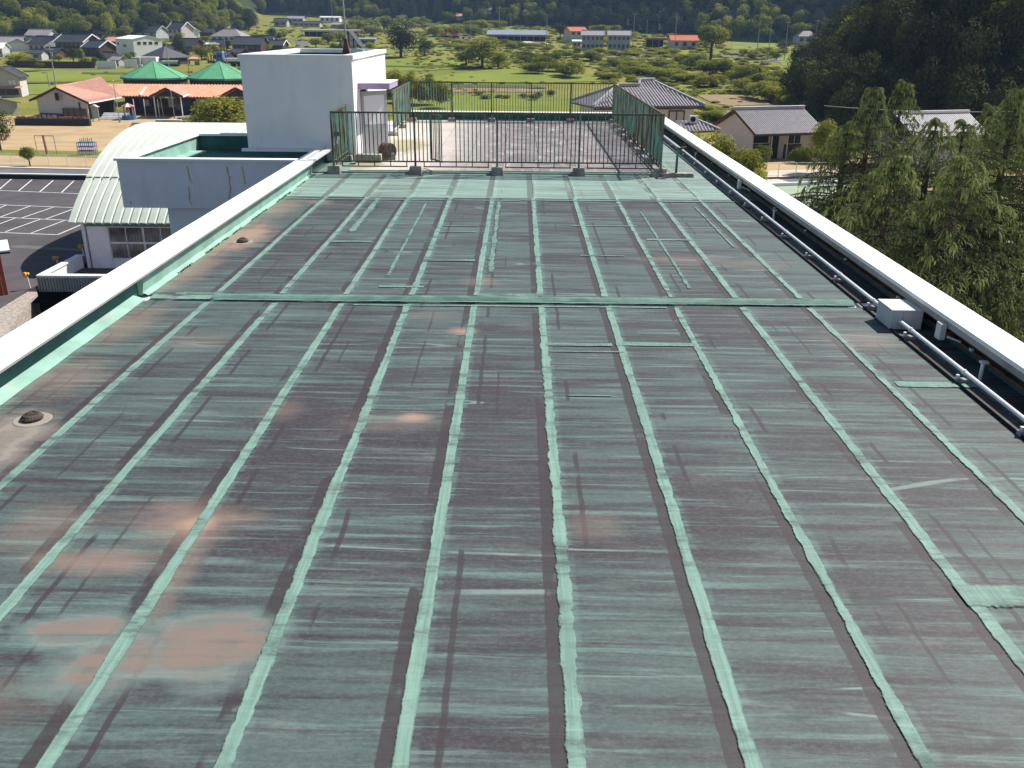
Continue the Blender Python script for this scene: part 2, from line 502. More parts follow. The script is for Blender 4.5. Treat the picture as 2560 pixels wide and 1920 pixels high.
def roofing(name, dark, mid, lite, light_amt, stains=True):
    m, n, l, b = new_mat(name)
    v = ocoord(n)
    oi = n.new('ShaderNodeObjectInfo')
    rnd = oi.outputs['Random']
    cmb = n.new('ShaderNodeCombineXYZ')
    l.new(mth(n, l, 'MULTIPLY', rnd, 37.0), cmb.inputs[0]); l.new(mth(n, l, 'MULTIPLY', rnd, 91.0), cmb.inputs[1])
    off = cmb.outputs[0]
    MU = lambda a, c: mth(n, l, 'MULTIPLY', a, c)
    AD = lambda a, c: mth(n, l, 'ADD', a, c)
    SB = lambda a, c: mth(n, l, 'SUBTRACT', a, c)
    # long brush strokes that run across the sheets, a little wavy
    wv = noise(n, l, mapped(n, l, v, .7, .5, 1, off), 1.0, 2)
    cw = n.new('ShaderNodeCombineXYZ'); l.new(MU(SB(wv, .5), .07), cw.inputs[1])
    va = n.new('ShaderNodeVectorMath'); va.operation = 'ADD'; l.new(v, va.inputs[0]); l.new(cw.outputs[0], va.inputs[1])
    vw = va.outputs[0]
    s1 = noise(n, l, mapped(n, l, vw, .34, 4.6, 1, off), 1.0, 5, .62)
    s2 = noise(n, l, mapped(n, l, vw, .50, 11.5, 1, off), 1.0, 5, .66)
    s3 = noise(n, l, mapped(n, l, vw, 3.0, 70.0, 1, off), 1.0, 3, .7)
    fine = noise(n, l, mapped(n, l, v, 1, 1.6, 1), 26, 4, .75)
    big = noise(n, l, v, .36, 4, .6)
    k = AD(AD(MU(s1, .56), MU(s2, .36)), MU(s3, .08))
    k = AD(k, MU(SB(big, .5), .34))
    k = AD(k, MU(SB(rnd, .5), .07))
    f = ramp(n, l, k, .415 - light_amt, .60 - light_amt)
    o = mix(n, l, f, dark, mid)
    f2 = ramp(n, l, AD(MU(s2, .80), MU(s3, .20)), .53 - light_amt * .9, .66 - light_amt * .9)
    o = mix(n, l, MU(f2, .72), o, lite)
    # deeper bare bands between strokes
    d1 = ramp(n, l, noise(n, l, mapped(n, l, vw, .5, 7.5, 1, off), 1.1, 5, .65), .47, .33)
    o = mix(n, l, MU(d1, .6 if stains else .35), o, (dark[0] * .7, dark[1] * .68, dark[2] * .72) if stains else (.12, .15, .135))
    # chalky bloom and grime
    w = ramp(n, l, noise(n, l, mapped(n, l, v, 1.0, 2.4, 1, off), 1.2, 6, .72), .50, .80)
    o = mix(n, l, MU(w, .30), o, (.185, .195, .185))
    o = mix(n, l, MU(ramp(n, l, fine, .42, .75), .18), o, (.22, .25, .24))
    o = mix(n, l, MU(ramp(n, l, fine, .55, .25), .26), o, (.028, .025, .028))
    # hair-thin pale and dark contour scratches
    c1 = mth(n, l, 'ABSOLUTE', SB(noise(n, l, mapped(n, l, v, .06, 1.0, 1, off), 1.0, 1, .3), .5))
    gl = ramp(n, l, noise(n, l, mapped(n, l, v, 1.4, 1.4, 1, off), 1.0, 3), .42, .62)
    o = mix(n, l, MU(MU(ramp(n, l, c1, .0034, .0012), gl), .5), o, (.27, .36, .32))
    c2 = mth(n, l, 'ABSOLUTE', SB(noise(n, l, mapped(n, l, v, .07, .9, 1, off), 1.1, 1, .3), .47))
    o = mix(n, l, MU(MU(ramp(n, l, c2, .004, .0015), SB(1.0, gl)), .5), o, (.025, .02, .022))
    sx = n.new('ShaderNodeSeparateXYZ'); l.new(v, sx.inputs[0])
    wob = MU(SB(noise(n, l, mapped(n, l, v, 1, 3.0, 1), 1.3, 4, .65), .5), .045)
    u = AD(SB(sx.outputs[0], SEAM0), wob)
    u = MU(mth(n, l, 'FRACT', mth(n, l, 'DIVIDE', u, SEAMP)), SEAMP)     # 0..pitch, seam at 0
    gate = ramp(n, l, noise(n, l, mapped(n, l, v, .9, .5, 1, off), 1.0, 5, .65), .40, .46)
    # dark bare lap on the left of each seam, broken here and there
    bd = MU(MU(ramp(n, l, u, SEAMP - .150, SEAMP - .140), gate), AD(MU(s2, .5), .62))
    o = mix(n, l, MU(bd, .9), o, (.038, .029, .033) if stains else (.11, .12, .11))
    # a thinner scuffed line on the right of it
    g2 = ramp(n, l, noise(n, l, mapped(n, l, v, .7, .45, 1, off), 1.5, 2, .5), .54, .57)
    ln = MU(MU(ramp(n, l, u, .185, .195), ramp(n, l, u, .24, .23)), g2)
    o = mix(n, l, MU(ln, .8 if stains else .25), o, (.040, .031, .035))
    g3 = ramp(n, l, noise(n, l, mapped(n, l, v, .9, .5, 1, off), 1.1, 2, .5), .60, .62)
    ln = MU(MU(ramp(n, l, u, .40, .405), ramp(n, l, u, .435, .43)), g3)
    o = mix(n, l, MU(ln, .65 if stains else .0), o, (.040, .031, .035))
    # overspill of the seam paint
    ov = MU(ramp(n, l, u, .115, .075), ramp(n, l, s2, .40, .60))
    o = mix(n, l, MU(ov, .5), o, lite)
    if stains:
        wp = noise(n, l, mapped(n, l, v, 1.0, 1.7, 1), 1.7, 6, .62)
        tan, pale = (.215, .155, .128), (.31, .29, .25)
        SOFT = ((-2.70, 6.42, .70, .42, .55), (-2.62, 6.38, .22, .16, .8), (-3.2, 5.80, .70, .26, .55), (-3.85, 6.3, .5, .6, .3), (-1.08, 8.55, .22, .13, .85), (-1.35, 8.42, .7, .35, .22), (-.72, 11.4, .30, .20, .7),
                (-3.5, 4.25, .9, .35, .2), (-5.3, 17.0, .6, 1.7, .8), (-5.45, 14.6, .45, 1.8, .5), (-5.35, 20.0, .5, 1.6, .5), (-5.3, 11.6, .45, 1.2, .4), (-2.5, 5.6, .16, .9, .35),
                (-4.2, 10.9, .6, .5, .22), (-4.6, 20.7, .4, .4, .45), (-.55, 13.9, .4, .4, .35), (2.9, 15.5, 1.0, .5, .28), (4.2, 15.2, .9, .5, .2), (4.55, 11.2, .7, .5, .28), (.62, 6.4, .35, .35, .2), (-1.2, 12.1, .5, .3, .2), (-2.5, 8.7, .3, .4, .25), (-5.2, 9.6, .6, .8, .35))
        for cx, cy, rx, ry, a in SOFT:
            d = blob(n, l, v, cx, cy, rx, ry, warp=wp, warp_amt=.6)
            o = mix(n, l, MU(ramp(n, l, d, 1.1, .15), a), o, (.36, .235, .175) if a >= .7 else (.29, .205, .165))
        d = None
        for cx, cy, rx, ry in ((-2.02, 4.82, .34, .30), (-2.62, 4.66, .30, .24), (-2.95, 4.95, .26, .15)):
            q = blob(n, l, v, cx, cy, rx, ry, warp=wp, warp_amt=1.05)
            d = q if d is None else mth(n, l, 'SMOOTH_MIN', d, q, .25)
        for cx, cy, rx, ry in ((-5.1, 7.75, .50, .95),):
            q = blob(n, l, v, cx, cy, rx, ry, warp=wp, warp_amt=.8)
            o = mix(n, l, MU(ramp(n, l, q, 1.25, .5), .6), o, (.29, .245, .21))
            o = mix(n, l, MU(MU(ramp(n, l, q, .62, .52), ramp(n, l, q, .30, .45)), .4), o, pale)
        o = mix(n, l, MU(MU(ramp(n, l, d, 1.75, 1.2), AD(MU(s2, .7), .3)), .75), o, (.155, .215, .20))
        o = mix(n, l, MU(MU(ramp(n, l, d, 1.28, 1.0), ramp(n, l, d, .80, 1.0)), .18), o, pale)
        o = mix(n, l, MU(MU(ramp(n, l, d, 1.22, .74), ramp(n, l, AD(MU(s1, .55), MU(wp, .45)), .60, .46)), .80), o, tan)
        # pale wash along the left gutter
        ed = ramp(n, l, AD(sx.outputs[0], MU(wp, .5)), -5.0, -5.6)
        o = mix(n, l, MU(ed, .55), o, (.25, .29, .24))
    # flecks of grit and loose paint
    sp = noise(n, l, v, 75, 2, .5)
    o = mix(n, l, MU(ramp(n, l, sp, .71, .78), .5), o, (.3, .36, .33))
    l.new(o, b.inputs['Base Color'])
    b.inputs['Roughness'].default_value = .62
    b.inputs['Specular IOR Level'].default_value = .3
    hb = AD(AD(MU(s2, .6), MU(sp, .2)), MU(fine, .3))
    bump(n, l, b, hb, .3, .012)
    return m

M_roofA = roofing('weathered_roofing', (.042, .037, .043), (.070, .103, .098), (.122, .20, .182), 0.014)
M_roofB = roofing('repainted_roofing', (.15, .18, .165), (.19, .285, .25), (.29, .45, .385), .05, stains=False)
def seam_mat(name, c0, c1, worn, hi, wear):
    """paint brushed over a lap: ragged, thinning edges let the sheet below show"""
    m, n, l, b = new_mat(name)
    v = ocoord(n)
    s1 = noise(n, l, mapped(n, l, v, 38, 1.2, 1), 1, 4, .6)
    s2 = noise(n, l, mapped(n, l, v, 1.2, 4.0, 1), 1, 6, .7)
    s3 = noise(n, l, mapped(n, l, v, 2, 30, 1), 1, 3, .6)
    s4 = noise(n, l, v, 45, 4, .75)
    o = mix(n, l, ramp(n, l, s1, .3, .7), c0, c1)
    o = mix(n, l, mth(n, l, 'MULTIPLY', ramp(n, l, s2, .62 - wear, .80 - wear), .8), o, worn)
    o = mix(n, l, mth(n, l, 'MULTIPLY', ramp(n, l, s3, .56, .7), .35), o, hi)
    o = mix(n, l, mth(n, l, 'MULTIPLY', ramp(n, l, s4, .56, .72), .35), o, (.055, .06, .058))
    at = n.new('ShaderNodeAttribute'); at.attribute_name = 'across'      # 0 in the middle, 1 at the nominal edge
    ar = n.new('ShaderNodeAttribute'); ar.attribute_name = 'ragged'
    q1 = noise(n, l, mapped(n, l, v, 3.5, 3.5, 1), 1, 2, .5)
    q2 = noise(n, l, mapped(n, l, v, 13, 5.5, 1), 1, 6, .78)
    q = mth(n, l, 'ADD', mth(n, l, 'MULTIPLY', mth(n, l, 'SUBTRACT', q1, .5), 1.0), mth(n, l, 'MULTIPLY', mth(n, l, 'SUBTRACT', q2, .5), 1.5))
    e = mth(n, l, 'ADD', at.outputs['Fac'], mth(n, l, 'MULTIPLY', q, ar.outputs['Fac']))
    al = ramp(n, l, e, 1.10, .82)
    al = mth(n, l, 'MULTIPLY', al, mth(n, l, 'SUBTRACT', 1.0, mth(n, l, 'MULTIPLY', ramp(n, l, s2, .56, .74), .45)))
    l.new(o, b.inputs['Base Color']); b.inputs['Roughness'].default_value = .65
    bump(n, l, b, mth(n, l, 'ADD', s1, s2), .2, .006)
    tr = n.new('ShaderNodeBsdfTransparent')
    mx = n.new('ShaderNodeMixShader')
    l.new(al, mx.inputs[0]); l.new(tr.outputs[0], mx.inputs[1]); l.new(b.outputs[0], mx.inputs[2])
    l.new(mx.outputs[0], n['Material Output'].inputs['Surface'])
    return m
M_seam = seam_mat('seam_paint', (.14, .235, .20), (.20, .33, .275), (.088, .13, .118), (.24, .42, .34), .15)
M_patch = seam_mat('patch_paint', (.115, .20, .168), (.165, .29, .24), (.085, .12, .108), (.22, .37, .30), .17)
M_joint = mat('joint_paint', (.105, .195, .162), .3, 3.0, .7, stain=(.055, .085, .078), stain_amt=.7, stain_scale=3.0, stretch=(.5, 2, 1), bmp=.2)
m, n, l, b = new_mat('concrete_deck')
v = ocoord(n)
oi = n.new('ShaderNodeObjectInfo')
cmb = n.new('ShaderNodeCombineXYZ'); l.new(mth(n, l, 'MULTIPLY', oi.outputs['Random'], 53.0), cmb.inputs[0])
a1 = noise(n, l, mapped(n, l, v, .8, 1.5, 1, cmb.outputs[0]), 1.0, 5, .65)
a2 = noise(n, l, mapped(n, l, v, 2.6, .7, 1, cmb.outputs[0]), 1.5, 6, .75)
o = mix(n, l, ramp(n, l, a1, .38, .62), (.155, .14, .148), (.25, .225, .23))
o = mix(n, l, mth(n, l, 'MULTIPLY', ramp(n, l, a2, .52, .70), .8), o, (.50, .46, .44))
sx = n.new('ShaderNodeSeparateXYZ'); l.new(v, sx.inputs[0])
lf = ramp(n, l, mth(n, l, 'ADD', sx.outputs[0], mth(n, l, 'MULTIPLY', mth(n, l, 'SUBTRACT', a1, .5), 3.5)), -.3, -3.6)
o = mix(n, l, mth(n, l, 'MULTIPLY', lf, .85), o, (.60, .54, .49))
ms = mth(n, l, 'MULTIPLY', ramp(n, l, mth(n, l, 'ADD', sx.outputs[1], mth(n, l, 'MULTIPLY', a2, .7)), 25.75, 25.2), .75)
o = mix(n, l, ms, o, (.30, .27, .09))
ms = ramp(n, l, blob(n, l, v, -3.9, 30.5, 1.1, 2.2, warp=a1, warp_amt=.6), 1.1, .5)
o = mix(n, l, mth(n, l, 'MULTIPLY', ms, .7), o, (.26, .23, .07))
ms = ramp(n, l, blob(n, l, v, -4.6, 26.3, .9, 1.2, warp=a1, warp_amt=.5), 1.1, .5)
o = mix(n, l, mth(n, l, 'MULTIPLY', ms, .7), o, (.22, .20, .07))
l.new(o, b.inputs['Base Color']); b.inputs['Roughness'].default_value = .85
bump(n, l, b, a2, .2, .02)
M_deck = m

# ------------------------------------------------------------------ the ground
xs = np.unique(np.concatenate([np.linspace(-900, -320, 30), np.linspace(-320, 200, 150), np.linspace(200, 900, 36)]))
ys = np.unique(np.concatenate([np.linspace(-300, 60, 14), np.linspace(60, 320, 90), np.linspace(320, 760, 120), np.linspace(760, 1250, 20)]))
gx, gy = np.meshgrid(xs, ys)
gz = T(gx, gy)
nv = len(xs)
vv = np.stack([gx.ravel(), gy.ravel(), gz.ravel()], 1)
ii = (np.arange(len(ys) - 1)[:, None] * nv + np.arange(nv - 1)[None, :]).ravel()
ff = np.stack([ii, ii + 1, ii + nv + 1, ii + nv], 1)
me = bpy.data.meshes.new('terrain')
_kx, _ky = vv[ff].mean(axis=1)[:, 0], vv[ff].mean(axis=1)[:, 1]
ff = ff[~((_kx > -70) & (_kx < -4) & (_ky > -60) & (_ky < 58))]      # the sunken drive lies here
me.from_pydata(vv.tolist(), [], ff.tolist())
me.materials.append(M_grass)
for p in me.polygons: p.use_smooth = True
me.materials.append(mat('forest_floor', (0.028, 0.040, 0.012), .3, .15, 1.0, bmp=.6))
_cx = (vv[ff[:, 0], 0] + vv[ff[:, 2], 0]) / 2; _cy = (vv[ff[:, 0], 1] + vv[ff[:, 2], 1]) / 2
_in = np.zeros(len(ff), bool)
for poly, H, L in HILLS: _in |= sdist(poly, _cx, _cy) > 3
me.polygons.foreach_set('material_index', _in.astype(np.int32))
o = bpy.data.objects.new('terrain', me); COL.objects.link(o); tag(o, kind='structure')

def field(name, pix, m, lift=0.12, kind='structure', label=None, cat=None):
    """a patch of ground: outline given where it is seen, laid on the terrain"""
    P = [WT(px, py) for px, py in pix]
    return patch(name, [(p[0], p[1]) for p in P], m, lift, kind, label, cat)

def patch(name, xy, m, lift=0.05, kind='structure', label=None, cat=None):
    import bmesh
    bm = bmesh.new()
    vs = [bm.verts.new((x, y, 0)) for x, y in xy]
    bm.faces.new(vs)
    span = max(max(x for x, y in xy) - min(x for x, y in xy), max(y for x, y in xy) - min(y for x, y in xy))
    bmesh.ops.triangulate(bm, faces=bm.faces[:])
    for _ in range(4):
        ed = [e for e in bm.edges if e.calc_length() > max(3.0, span / 25)]
        if not ed: break
        bmesh.ops.subdivide_edges(bm, edges=ed, cuts=1)
        bmesh.ops.triangulate(bm, faces=bm.faces[:])
    co = np.array([v.co[:] for v in bm.verts])
    zz = T(co[:, 0], co[:, 1]) + lift
    for v, z in zip(bm.verts, zz): v.co.z = z
    bmesh.ops.recalc_face_normals(bm, faces=bm.faces[:])
    me = bpy.data.meshes.new(name); bm.to_mesh(me); bm.free()
    me.materials.append(m)
    if len(me.polygons) and me.polygons[0].normal.z < 0: me.flip_normals()
    o = bpy.data.objects.new(name, me); COL.objects.link(o)
    tag(o, label, cat, kind=kind)
    return o

# ------------------------------------------------------------------ the school roof
school = thing('school_building', 'school building whose green weathered flat roof fills the foreground', 'building', (0, 0, GZ))
YN, YX, YB, YF, YE = -3.0, 12.85, 21.4, 24.75, 39.3
XL, XR = -5.77, 5.77
MB().box(-5.88, 5.88, YN, YE + .25, -13.7, -0.031).build('wall', M_render, school)
edges = [XL] + SEAMS + [XR]
for (y0, y1, mm) in ((YN, 2.2, M_roofA), (2.2, YX - .16, M_roofA), (YX + .16, YB, M_roofA), (YB, YF + .35, M_roofB)):
    for i in range(len(edges) - 1):
        x0, x1 = edges[i] + .002, edges[i + 1] - .002
        if x1 - x0 < .2: continue
        t = random.uniform(0, .004)
        bb = MB()
        bb.add([(x0, y0, -.03), (x1, y0, -.03), (x1, y1, -.03), (x0, y1, -.03), (x0, y0, t), (x1, y0, -.004 + t * .4), (x1, y1, -.004 + t * .4), (x0, y1, t)],
               [(4, 5, 6, 7), (0, 1, 5, 4), (1, 2, 6, 5), (2, 3, 7, 6), (3, 0, 4, 7)])
        bb.build('roofing_sheet', mm, school)
# outside the right-hand fence the repainted sheet runs on to the far end
MB().box(4.06, XR, YF + .36, YE, -.03, .004).build('roofing_sheet', M_roofB, school)

def seam(x, y0, y1, w, rough, name='seam_strip', m=None, z=.0072, along='y', rnd=random):
    """a thin coat of paint along a lap"""
    K = 2.0
    n_ = max(1, int((y1 - y0) / .4))
    vs, fs = [], []
    dx = 0.0
    for i in range(n_ + 1):
        y = y0 + (y1 - y0) * i / n_
        dx = dx * .7 + rnd.uniform(-.004, .004)
        for k in (-1, 0, 1):
            px = x + dx + k * w * K / 2
            vs.append((px, y, z) if along == 'y' else (y, px, z))
    for i in range(n_):
        for k in range(2):
            q = (i * 3 + k, i * 3 + k + 1, (i + 1) * 3 + k + 1, (i + 1) * 3 + k)
            fs.append(q if along == 'y' else q[::-1])
    ob = MB().add(vs, fs).build(name, m or M_seam, school)
    at = ob.data.attributes.new('across', 'FLOAT', 'POINT')
    at.data.foreach_set('value', np.tile(np.array([K, 0, K], np.float32), n_ + 1))
    at = ob.data.attributes.new('ragged', 'FLOAT', 'POINT')
    at.data.foreach_set('value', np.full(3 * (n_ + 1), .35 + .45 * rough, np.float32))
    return ob

ROUGH = [.4, .8, .5, 1.6, .8, 2.2, .8, 2.4, 1.0, 2.2]
for i, x in enumerate(SEAMS[:10]):
    for (a, c) in ((YN, 2.5), (2.52, YX - .24), (YX + .26, YB - .02)):
        seam(x + random.uniform(-.012, .012), a, c, .100 if i not in (7, 9) else .082, ROUGH[i] * .8)
    if i % 3 != 1: seam(x + .02, YB + .1 + random.random(), YF - .1 - random.random(), .05, .9)
# second, fainter run beside some seams of the far half
for x, a, c, w in ((-3.30, 17.5, 21.2, .09), (-2.12, 14.2, 20.6, .035), (-.45, 14.5, 20.9, .06), (2.72, 13.6, 19.8, .035), (4.05, 16.5, 20.4, .03)):
    seam(x, a, c, w * 1.5, 3.2, name='patch_strip', z=.011, m=M_patch)
# cross strips: the patches between two seams
def cross(px0, px1, py, w=.10, rough=.6):
    p, q = W(px0, py, 0), W(px1, py, 0)
    seam(p[1], p[0], q[0], w, rough * .7, name='patch_strip', z=.012, along='x', m=M_patch)
for px0, px1, py, w in ((1366, 1530, 862, .12), (1540, 1735, 862, .13), (2240, 2440, 962, .17), (2400, 2600, 1490, .26), (822, 930, 604, .14), (1058, 1188, 651, .15), (1616, 1726, 600, .14),
                        (1192, 1345, 738, .16), (440, 560, 735, .14), (948, 1060, 717, .10), (560, 700, 741, .06), (1400, 1560, 747, .05), (1420, 1530, 990, .03), (1450, 1560, 640, .05), (1430, 1590, 565, .07),
                        (1085, 1190, 580, .05), (1090, 1195, 565, .05), (1372, 1560, 880, .035), (700, 1300, 497, .10), (1300, 1870, 501, .12)):
    cross(px0, px1, py, w)
# expansion joint: a low painted hump right across
bb = MB()
prof = [(-.15, .002), (-.11, .035), (-.05, .06), (.04, .06), (.08, .035), (.13, .002)]
X0, X1 = -4.55, 5.0
N = 60
for i in range(N + 1):
    x = X0 + (X1 - X0) * i / N
    for k, (dy, dz) in enumerate(prof):
        bb.v.append((x, YX + dy + random.uniform(-.006, .006), dz + random.uniform(-.003, .003)))
for i in range(N):
    for k in range(5):
        a = i * 6 + k
        bb.f.append((a, a + 6, a + 7, a + 1))
jo = bb.build('expansion_joint', M_joint, school)
for dy_ in (-.145, .125): seam(YX + dy_, -4.5, 5.0, .035, 1.0, name='patch_strip', z=.03, along='x')
seam(YX - .30, -2.4, 2.2, .05, 1.4, name='patch_strip', z=.012, along='x')
seam(YX + .02, -5.5, -4.56, .22, .8, name='patch_strip', z=.012, along='x')

# kerbs and copings ------------------------------------------------------
ZC = .42
def coping(x0, x1, y0, y1):
    bb = MB().box(x0, x1, y0, y1, ZC - .055, ZC)
    return bb.build('coping', M_coping, school)
for y0, y1 in ((YN, 3.6), (3.606, 10.7), (10.706, 17.8), (17.806, 24.7)):
    coping(-5.985, -5.51, y0, y1)
for x0, x1 in ((-5.70, -5.51), (-5.985, -5.78)):
    coping(x0, x1, 24.706, 27.2)
for y0, y1 in ((YN, 4.4), (4.404, 11.5), (11.504, 18.6), (18.604, 25.7), (25.704, 32.8), (32.804, YE + .3)):
    coping(5.50, 5.94, y0, y1)
for x0, x1 in ((-4.6, -1.0), (-.996, 2.6), (2.604, 5.496)):
    MB().box(x0, x1, YE - .06, YE + .34, ZC - .055, ZC).build('coping', M_coping, school)
MB().box(-5.93, -5.72, YN, 27.2, -.03, ZC - .055).build('parapet', M_teal, school)
MB().box(5.72, 5.9, YN, YE + .28, -.03, ZC - .055).build('parapet', M_teal, school)
MB().box(-4.7, 5.71, YE, YE + .26, -.03, ZC - .055).build('parapet', M_teal, school)
MB().box(-5.555, -5.515, YN, 24.7, ZC - .085, ZC - .057).build('fascia', M_fascia, school)
MB().box(5.505, 5.54, YN, YE, ZC - .135, ZC - .057).build('fascia', M_concrete, school)
MB().box(5.64, 5.72, YN, YE, .10, .13).build('edge_rail', M_rust, school)
# near left: a sloping skirting in front of the recessed teal wall; far left: cover boards
def skirt(x0, z0, x1, z1, x2, z2, y0, y1, name, m):
    bb = MB(); k = 0
    N = int((y1 - y0) / .25)
    for i in range(N + 1):
        y = y0 + (y1 - y0) * i / N
        j = random.uniform(-.008, .008)
        for (x, z) in ((x0, z0), (x1, z1 + j), (x2 + j, z2)):
            bb.v.append((x, y, z))
    for i in range(N):
        for k in range(2):
            a = i * 3 + k
            bb.f.append((a, a + 3, a + 4, a + 1))
    return bb.build(name, m, school)
skirt(-5.72, .06, -5.70, .055, -5.53, .006, 6.2, 12.75, 'skirting', M_upst)
skirt(-5.72, .085, -5.68, .08, -5.53, .006, YN, 6.2, 'skirting', M_upst)
MB().box(-5.72, -5.70, 1.0, 7.6, .17, .205).build('cover_strip', M_upst, school)
for y0, y1 in ((12.95, 16.0), (16.004, 19.1), (19.104, 22.2), (22.204, 24.7)):
    MB().add([(-5.719, y0, .0), (-5.66, y0, .0), (-5.60, y0, .30), (-5.719, y0, .30), (-5.719, y1, .0), (-5.66, y1, .0), (-5.60, y1, .30), (-5.719, y1, .30)],
             [(0, 1, 2, 3), (7, 6, 5, 4), (1, 5, 6, 2), (3, 2, 6, 7), (0, 3, 7, 4)]).build('cover_board', M_upst, school)
skirt(-5.66, .05, -5.645, .045, -5.56, .006, 12.95, 24.7, 'skirting', M_upst)
for y0, y1 in ((14.2, 14.9), (15.6, 16.9), (17.2, 17.8), (18.5, 19.7), (20.6, 21.9), (22.6, 23.6), (24.0, 24.7)):
    bb = MB(); y = y0
    while y < y1:
        r = random.uniform(.008, .026)
        bb.lathe([(r, 0), (r * .7, r * .25), (.002, r * .35)], (-5.565 + random.uniform(-.012, .02), y, .016), 5); y += r * random.uniform(.9, 3.2)
    bb.build('moss', M_moss, school, kind='stuff')
# right gutter floor
MB().box(5.44, 5.72, YN, YE, -.03, -.004).build('gutter', M_teal, school)

# the fenced far deck ------------------------------------------------------
xs_ = [-4.72, -3.6, -2.55, -1.5, -.45, .6, 1.65, 2.7, 3.6, 4.06]
ys_ = [YF + .36, 28.4, 31.9, 35.4, YE - .12]
for i in range(len(xs_) - 1):
    for j in range(len(ys_) - 1):
        MB().box(xs_[i] + .006, xs_[i + 1] - .006, ys_[j] + .006, ys_[j + 1] - .006, -.03, .075 + random.uniform(0, .006)).build('deck_sheet', M_deck, school)
MB().box(-4.72, 4.06, YF + .37, YE - .13, -.03, .066).build('deck_bed', M_moss, school)
MB().box(-5.0, 4.06, YF + .30, YF + .355, -.03, .05).build('deck_edge', M_upst, school)
MB().box(-4.72, 5.7, YE - .11, YE - .002, -.03, .11).build('skirting', M_upst, school)
MB().box(-5.7, -4.725, 25.04, 27.18, -.03, .03).build('roofing_sheet', M_roofB, school)

# stairwell block on the left, and its penthouse ---------------------------------
AX0, AY0, AY1 = -10.94, 24.5, 30.7
MB().box(-9.75, -5.94, AY0 + .25, AY1 - .3, -13.7, -.93).build('stair_wall', M_render, school)
MB().box(AX0 + .06, -5.935, AY0 + .05, AY1, -.92, -.80).build('stair_slab', M_render, school)
MB().box(AX0 + .06, -5.935, AY0 + .05, AY0 + .25, -.80, ZC - .075).build('stair_parapet', M_render, school)
MB().box(AX0 + .06, AX0 + .26, AY0 + .25, AY1, -.80, ZC - .075).build('stair_parapet', M_upst, school)
MB().box(AX0 + .26, -5.935, AY1 - .2, AY1, -.80, ZC - .075).build('stair_parapet', M_teal, school)
MB().box(AX0, -5.987, AY0, AY0 + .30, ZC - .07, ZC - .004).build('coping', M_coping, school)
MB().box(AX0, AX0 + .33, AY0 + .302, AY1 + .05, ZC - .07, ZC - .004).build('coping', M_coping, school)
MB().box(AX0 + .332, -8.05, AY1 - .27, AY1 + .05, ZC - .07, ZC - .004).build('coping', M_coping, school)
MB().box(AX0 + .26, -5.935, AY0 + .25, AY1 - .2, -.80, -.10).build('stair_roof', M_teal, school)
MB().box(AX0 + .26, AX0 + .75, AY0 + .25, AY1 - .9, -.10, -.05).build('stair_kerb', M_upst, school)
# orange sealant over the cracks of the stairwell fascia
for pts in (((468, 415), (476, 450), (482, 456)), ((472, 468), (474, 500), (481, 512)), ((568, 416), (573, 445), (576, 470), (572, 505)), ((605, 417), (609, 440), (613, 459)), ((326, 503), (329, 511)), ((573, 442), (582, 443))):
    bb = MB()
    Q = []
    for a, c in zip(pts[:-1], pts[1:]):
        for k in range(4):
            t = k / 4
            Q.append(WY(a[0] + (c[0] - a[0]) * t + random.uniform(-.8, .8), a[1] + (c[1] - a[1]) * t, AY0 + .05))
    Q.append(WY(pts[-1][0], pts[-1][1], AY0 + .05))
    for a, c in zip(Q[:-1], Q[1:]):
        bb.bar((a[0], AY0 + .048, a[2]), (c[0], AY0 + .048, c[2]), random.uniform(.022, .045), .012)
    bb.build('sealant_line', M_sealant, school)

PX0, PX1, PY0, PY1, PZ = -8.05, -4.83, 27.2, 34.0, 3.0
ph = 'penthouse_wall'
MB().box(PX0, PX1, PY0, PY1, -.9, 2.55).build(ph, M_white, school)
for (a, c, d, e) in ((PX0, PX1, PY0, PY0 + .2), (PX0, PX1, PY1 - .2, PY1), (PX0, PX0 + .2, PY0 + .2, PY1 - .2), (PX1 - .2, PX1, PY0 + .2, PY1 - .2)):
    MB().box(a, c, d, e, 2.55, PZ - .12).build('penthouse_parapet', M_white if d == PY0 else M_white, school)
for (a, c, d, e) in ((PX0 - .05, PX1 + .05, PY0 - .05, PY0 + .26), (PX0 - .05, PX1 + .05, PY1 - .26, PY1 + .05), (PX0 - .05, PX0 + .26, PY0 + .262, PY1 - .262), (PX1 - .26, PX1 + .05, PY0 + .262, PY1 - .262)):
    MB().box(a, c, d, e, PZ - .12, PZ).build('penthouse_coping', M_white, school)
MB().box(PX0 + .202, PX1 - .202, PY1 - .215, PY1 - .202, 2.55, PZ - .122).build('penthouse_lining', M_teal, school)
MB().box(PX0 + .202, PX0 + .215, PY0 + .21, PY1 - .22, 2.55, PZ - .122).build('penthouse_lining', M_upst, school)
MB().box(PX0 + .216, PX1 - .202, PY0 + .21, PY1 - .22, 2.551, 2.57).build('penthouse_roof', M_teal, school)
MB().box(PX0 - .12, -5.95, PY0 - .14, PY0 - .002, -.12, .30).build('plinth', M_teal, school)
MB().box(PX0 - .16, -5.94, PY0 - .18, PY0 - .002, .30, .38).build('plinth_cap', M_white, school)
MB().box(PX1 + .002, PX1 + .10, PY0 + 1.6, PY1, -.02, .17).build('plinth', M_upst, school)
# canopy over the roof door
MB().box(PX1 + .002, PX1 + .95, 28.0, 29.9, 2.02, 2.18).build('canopy', M_lilac, school)
MB().box(PX1 + .002, PX1 + .97, 27.98, 29.92, 2.182, 2.20).build('canopy_top', M_whitewall, school)
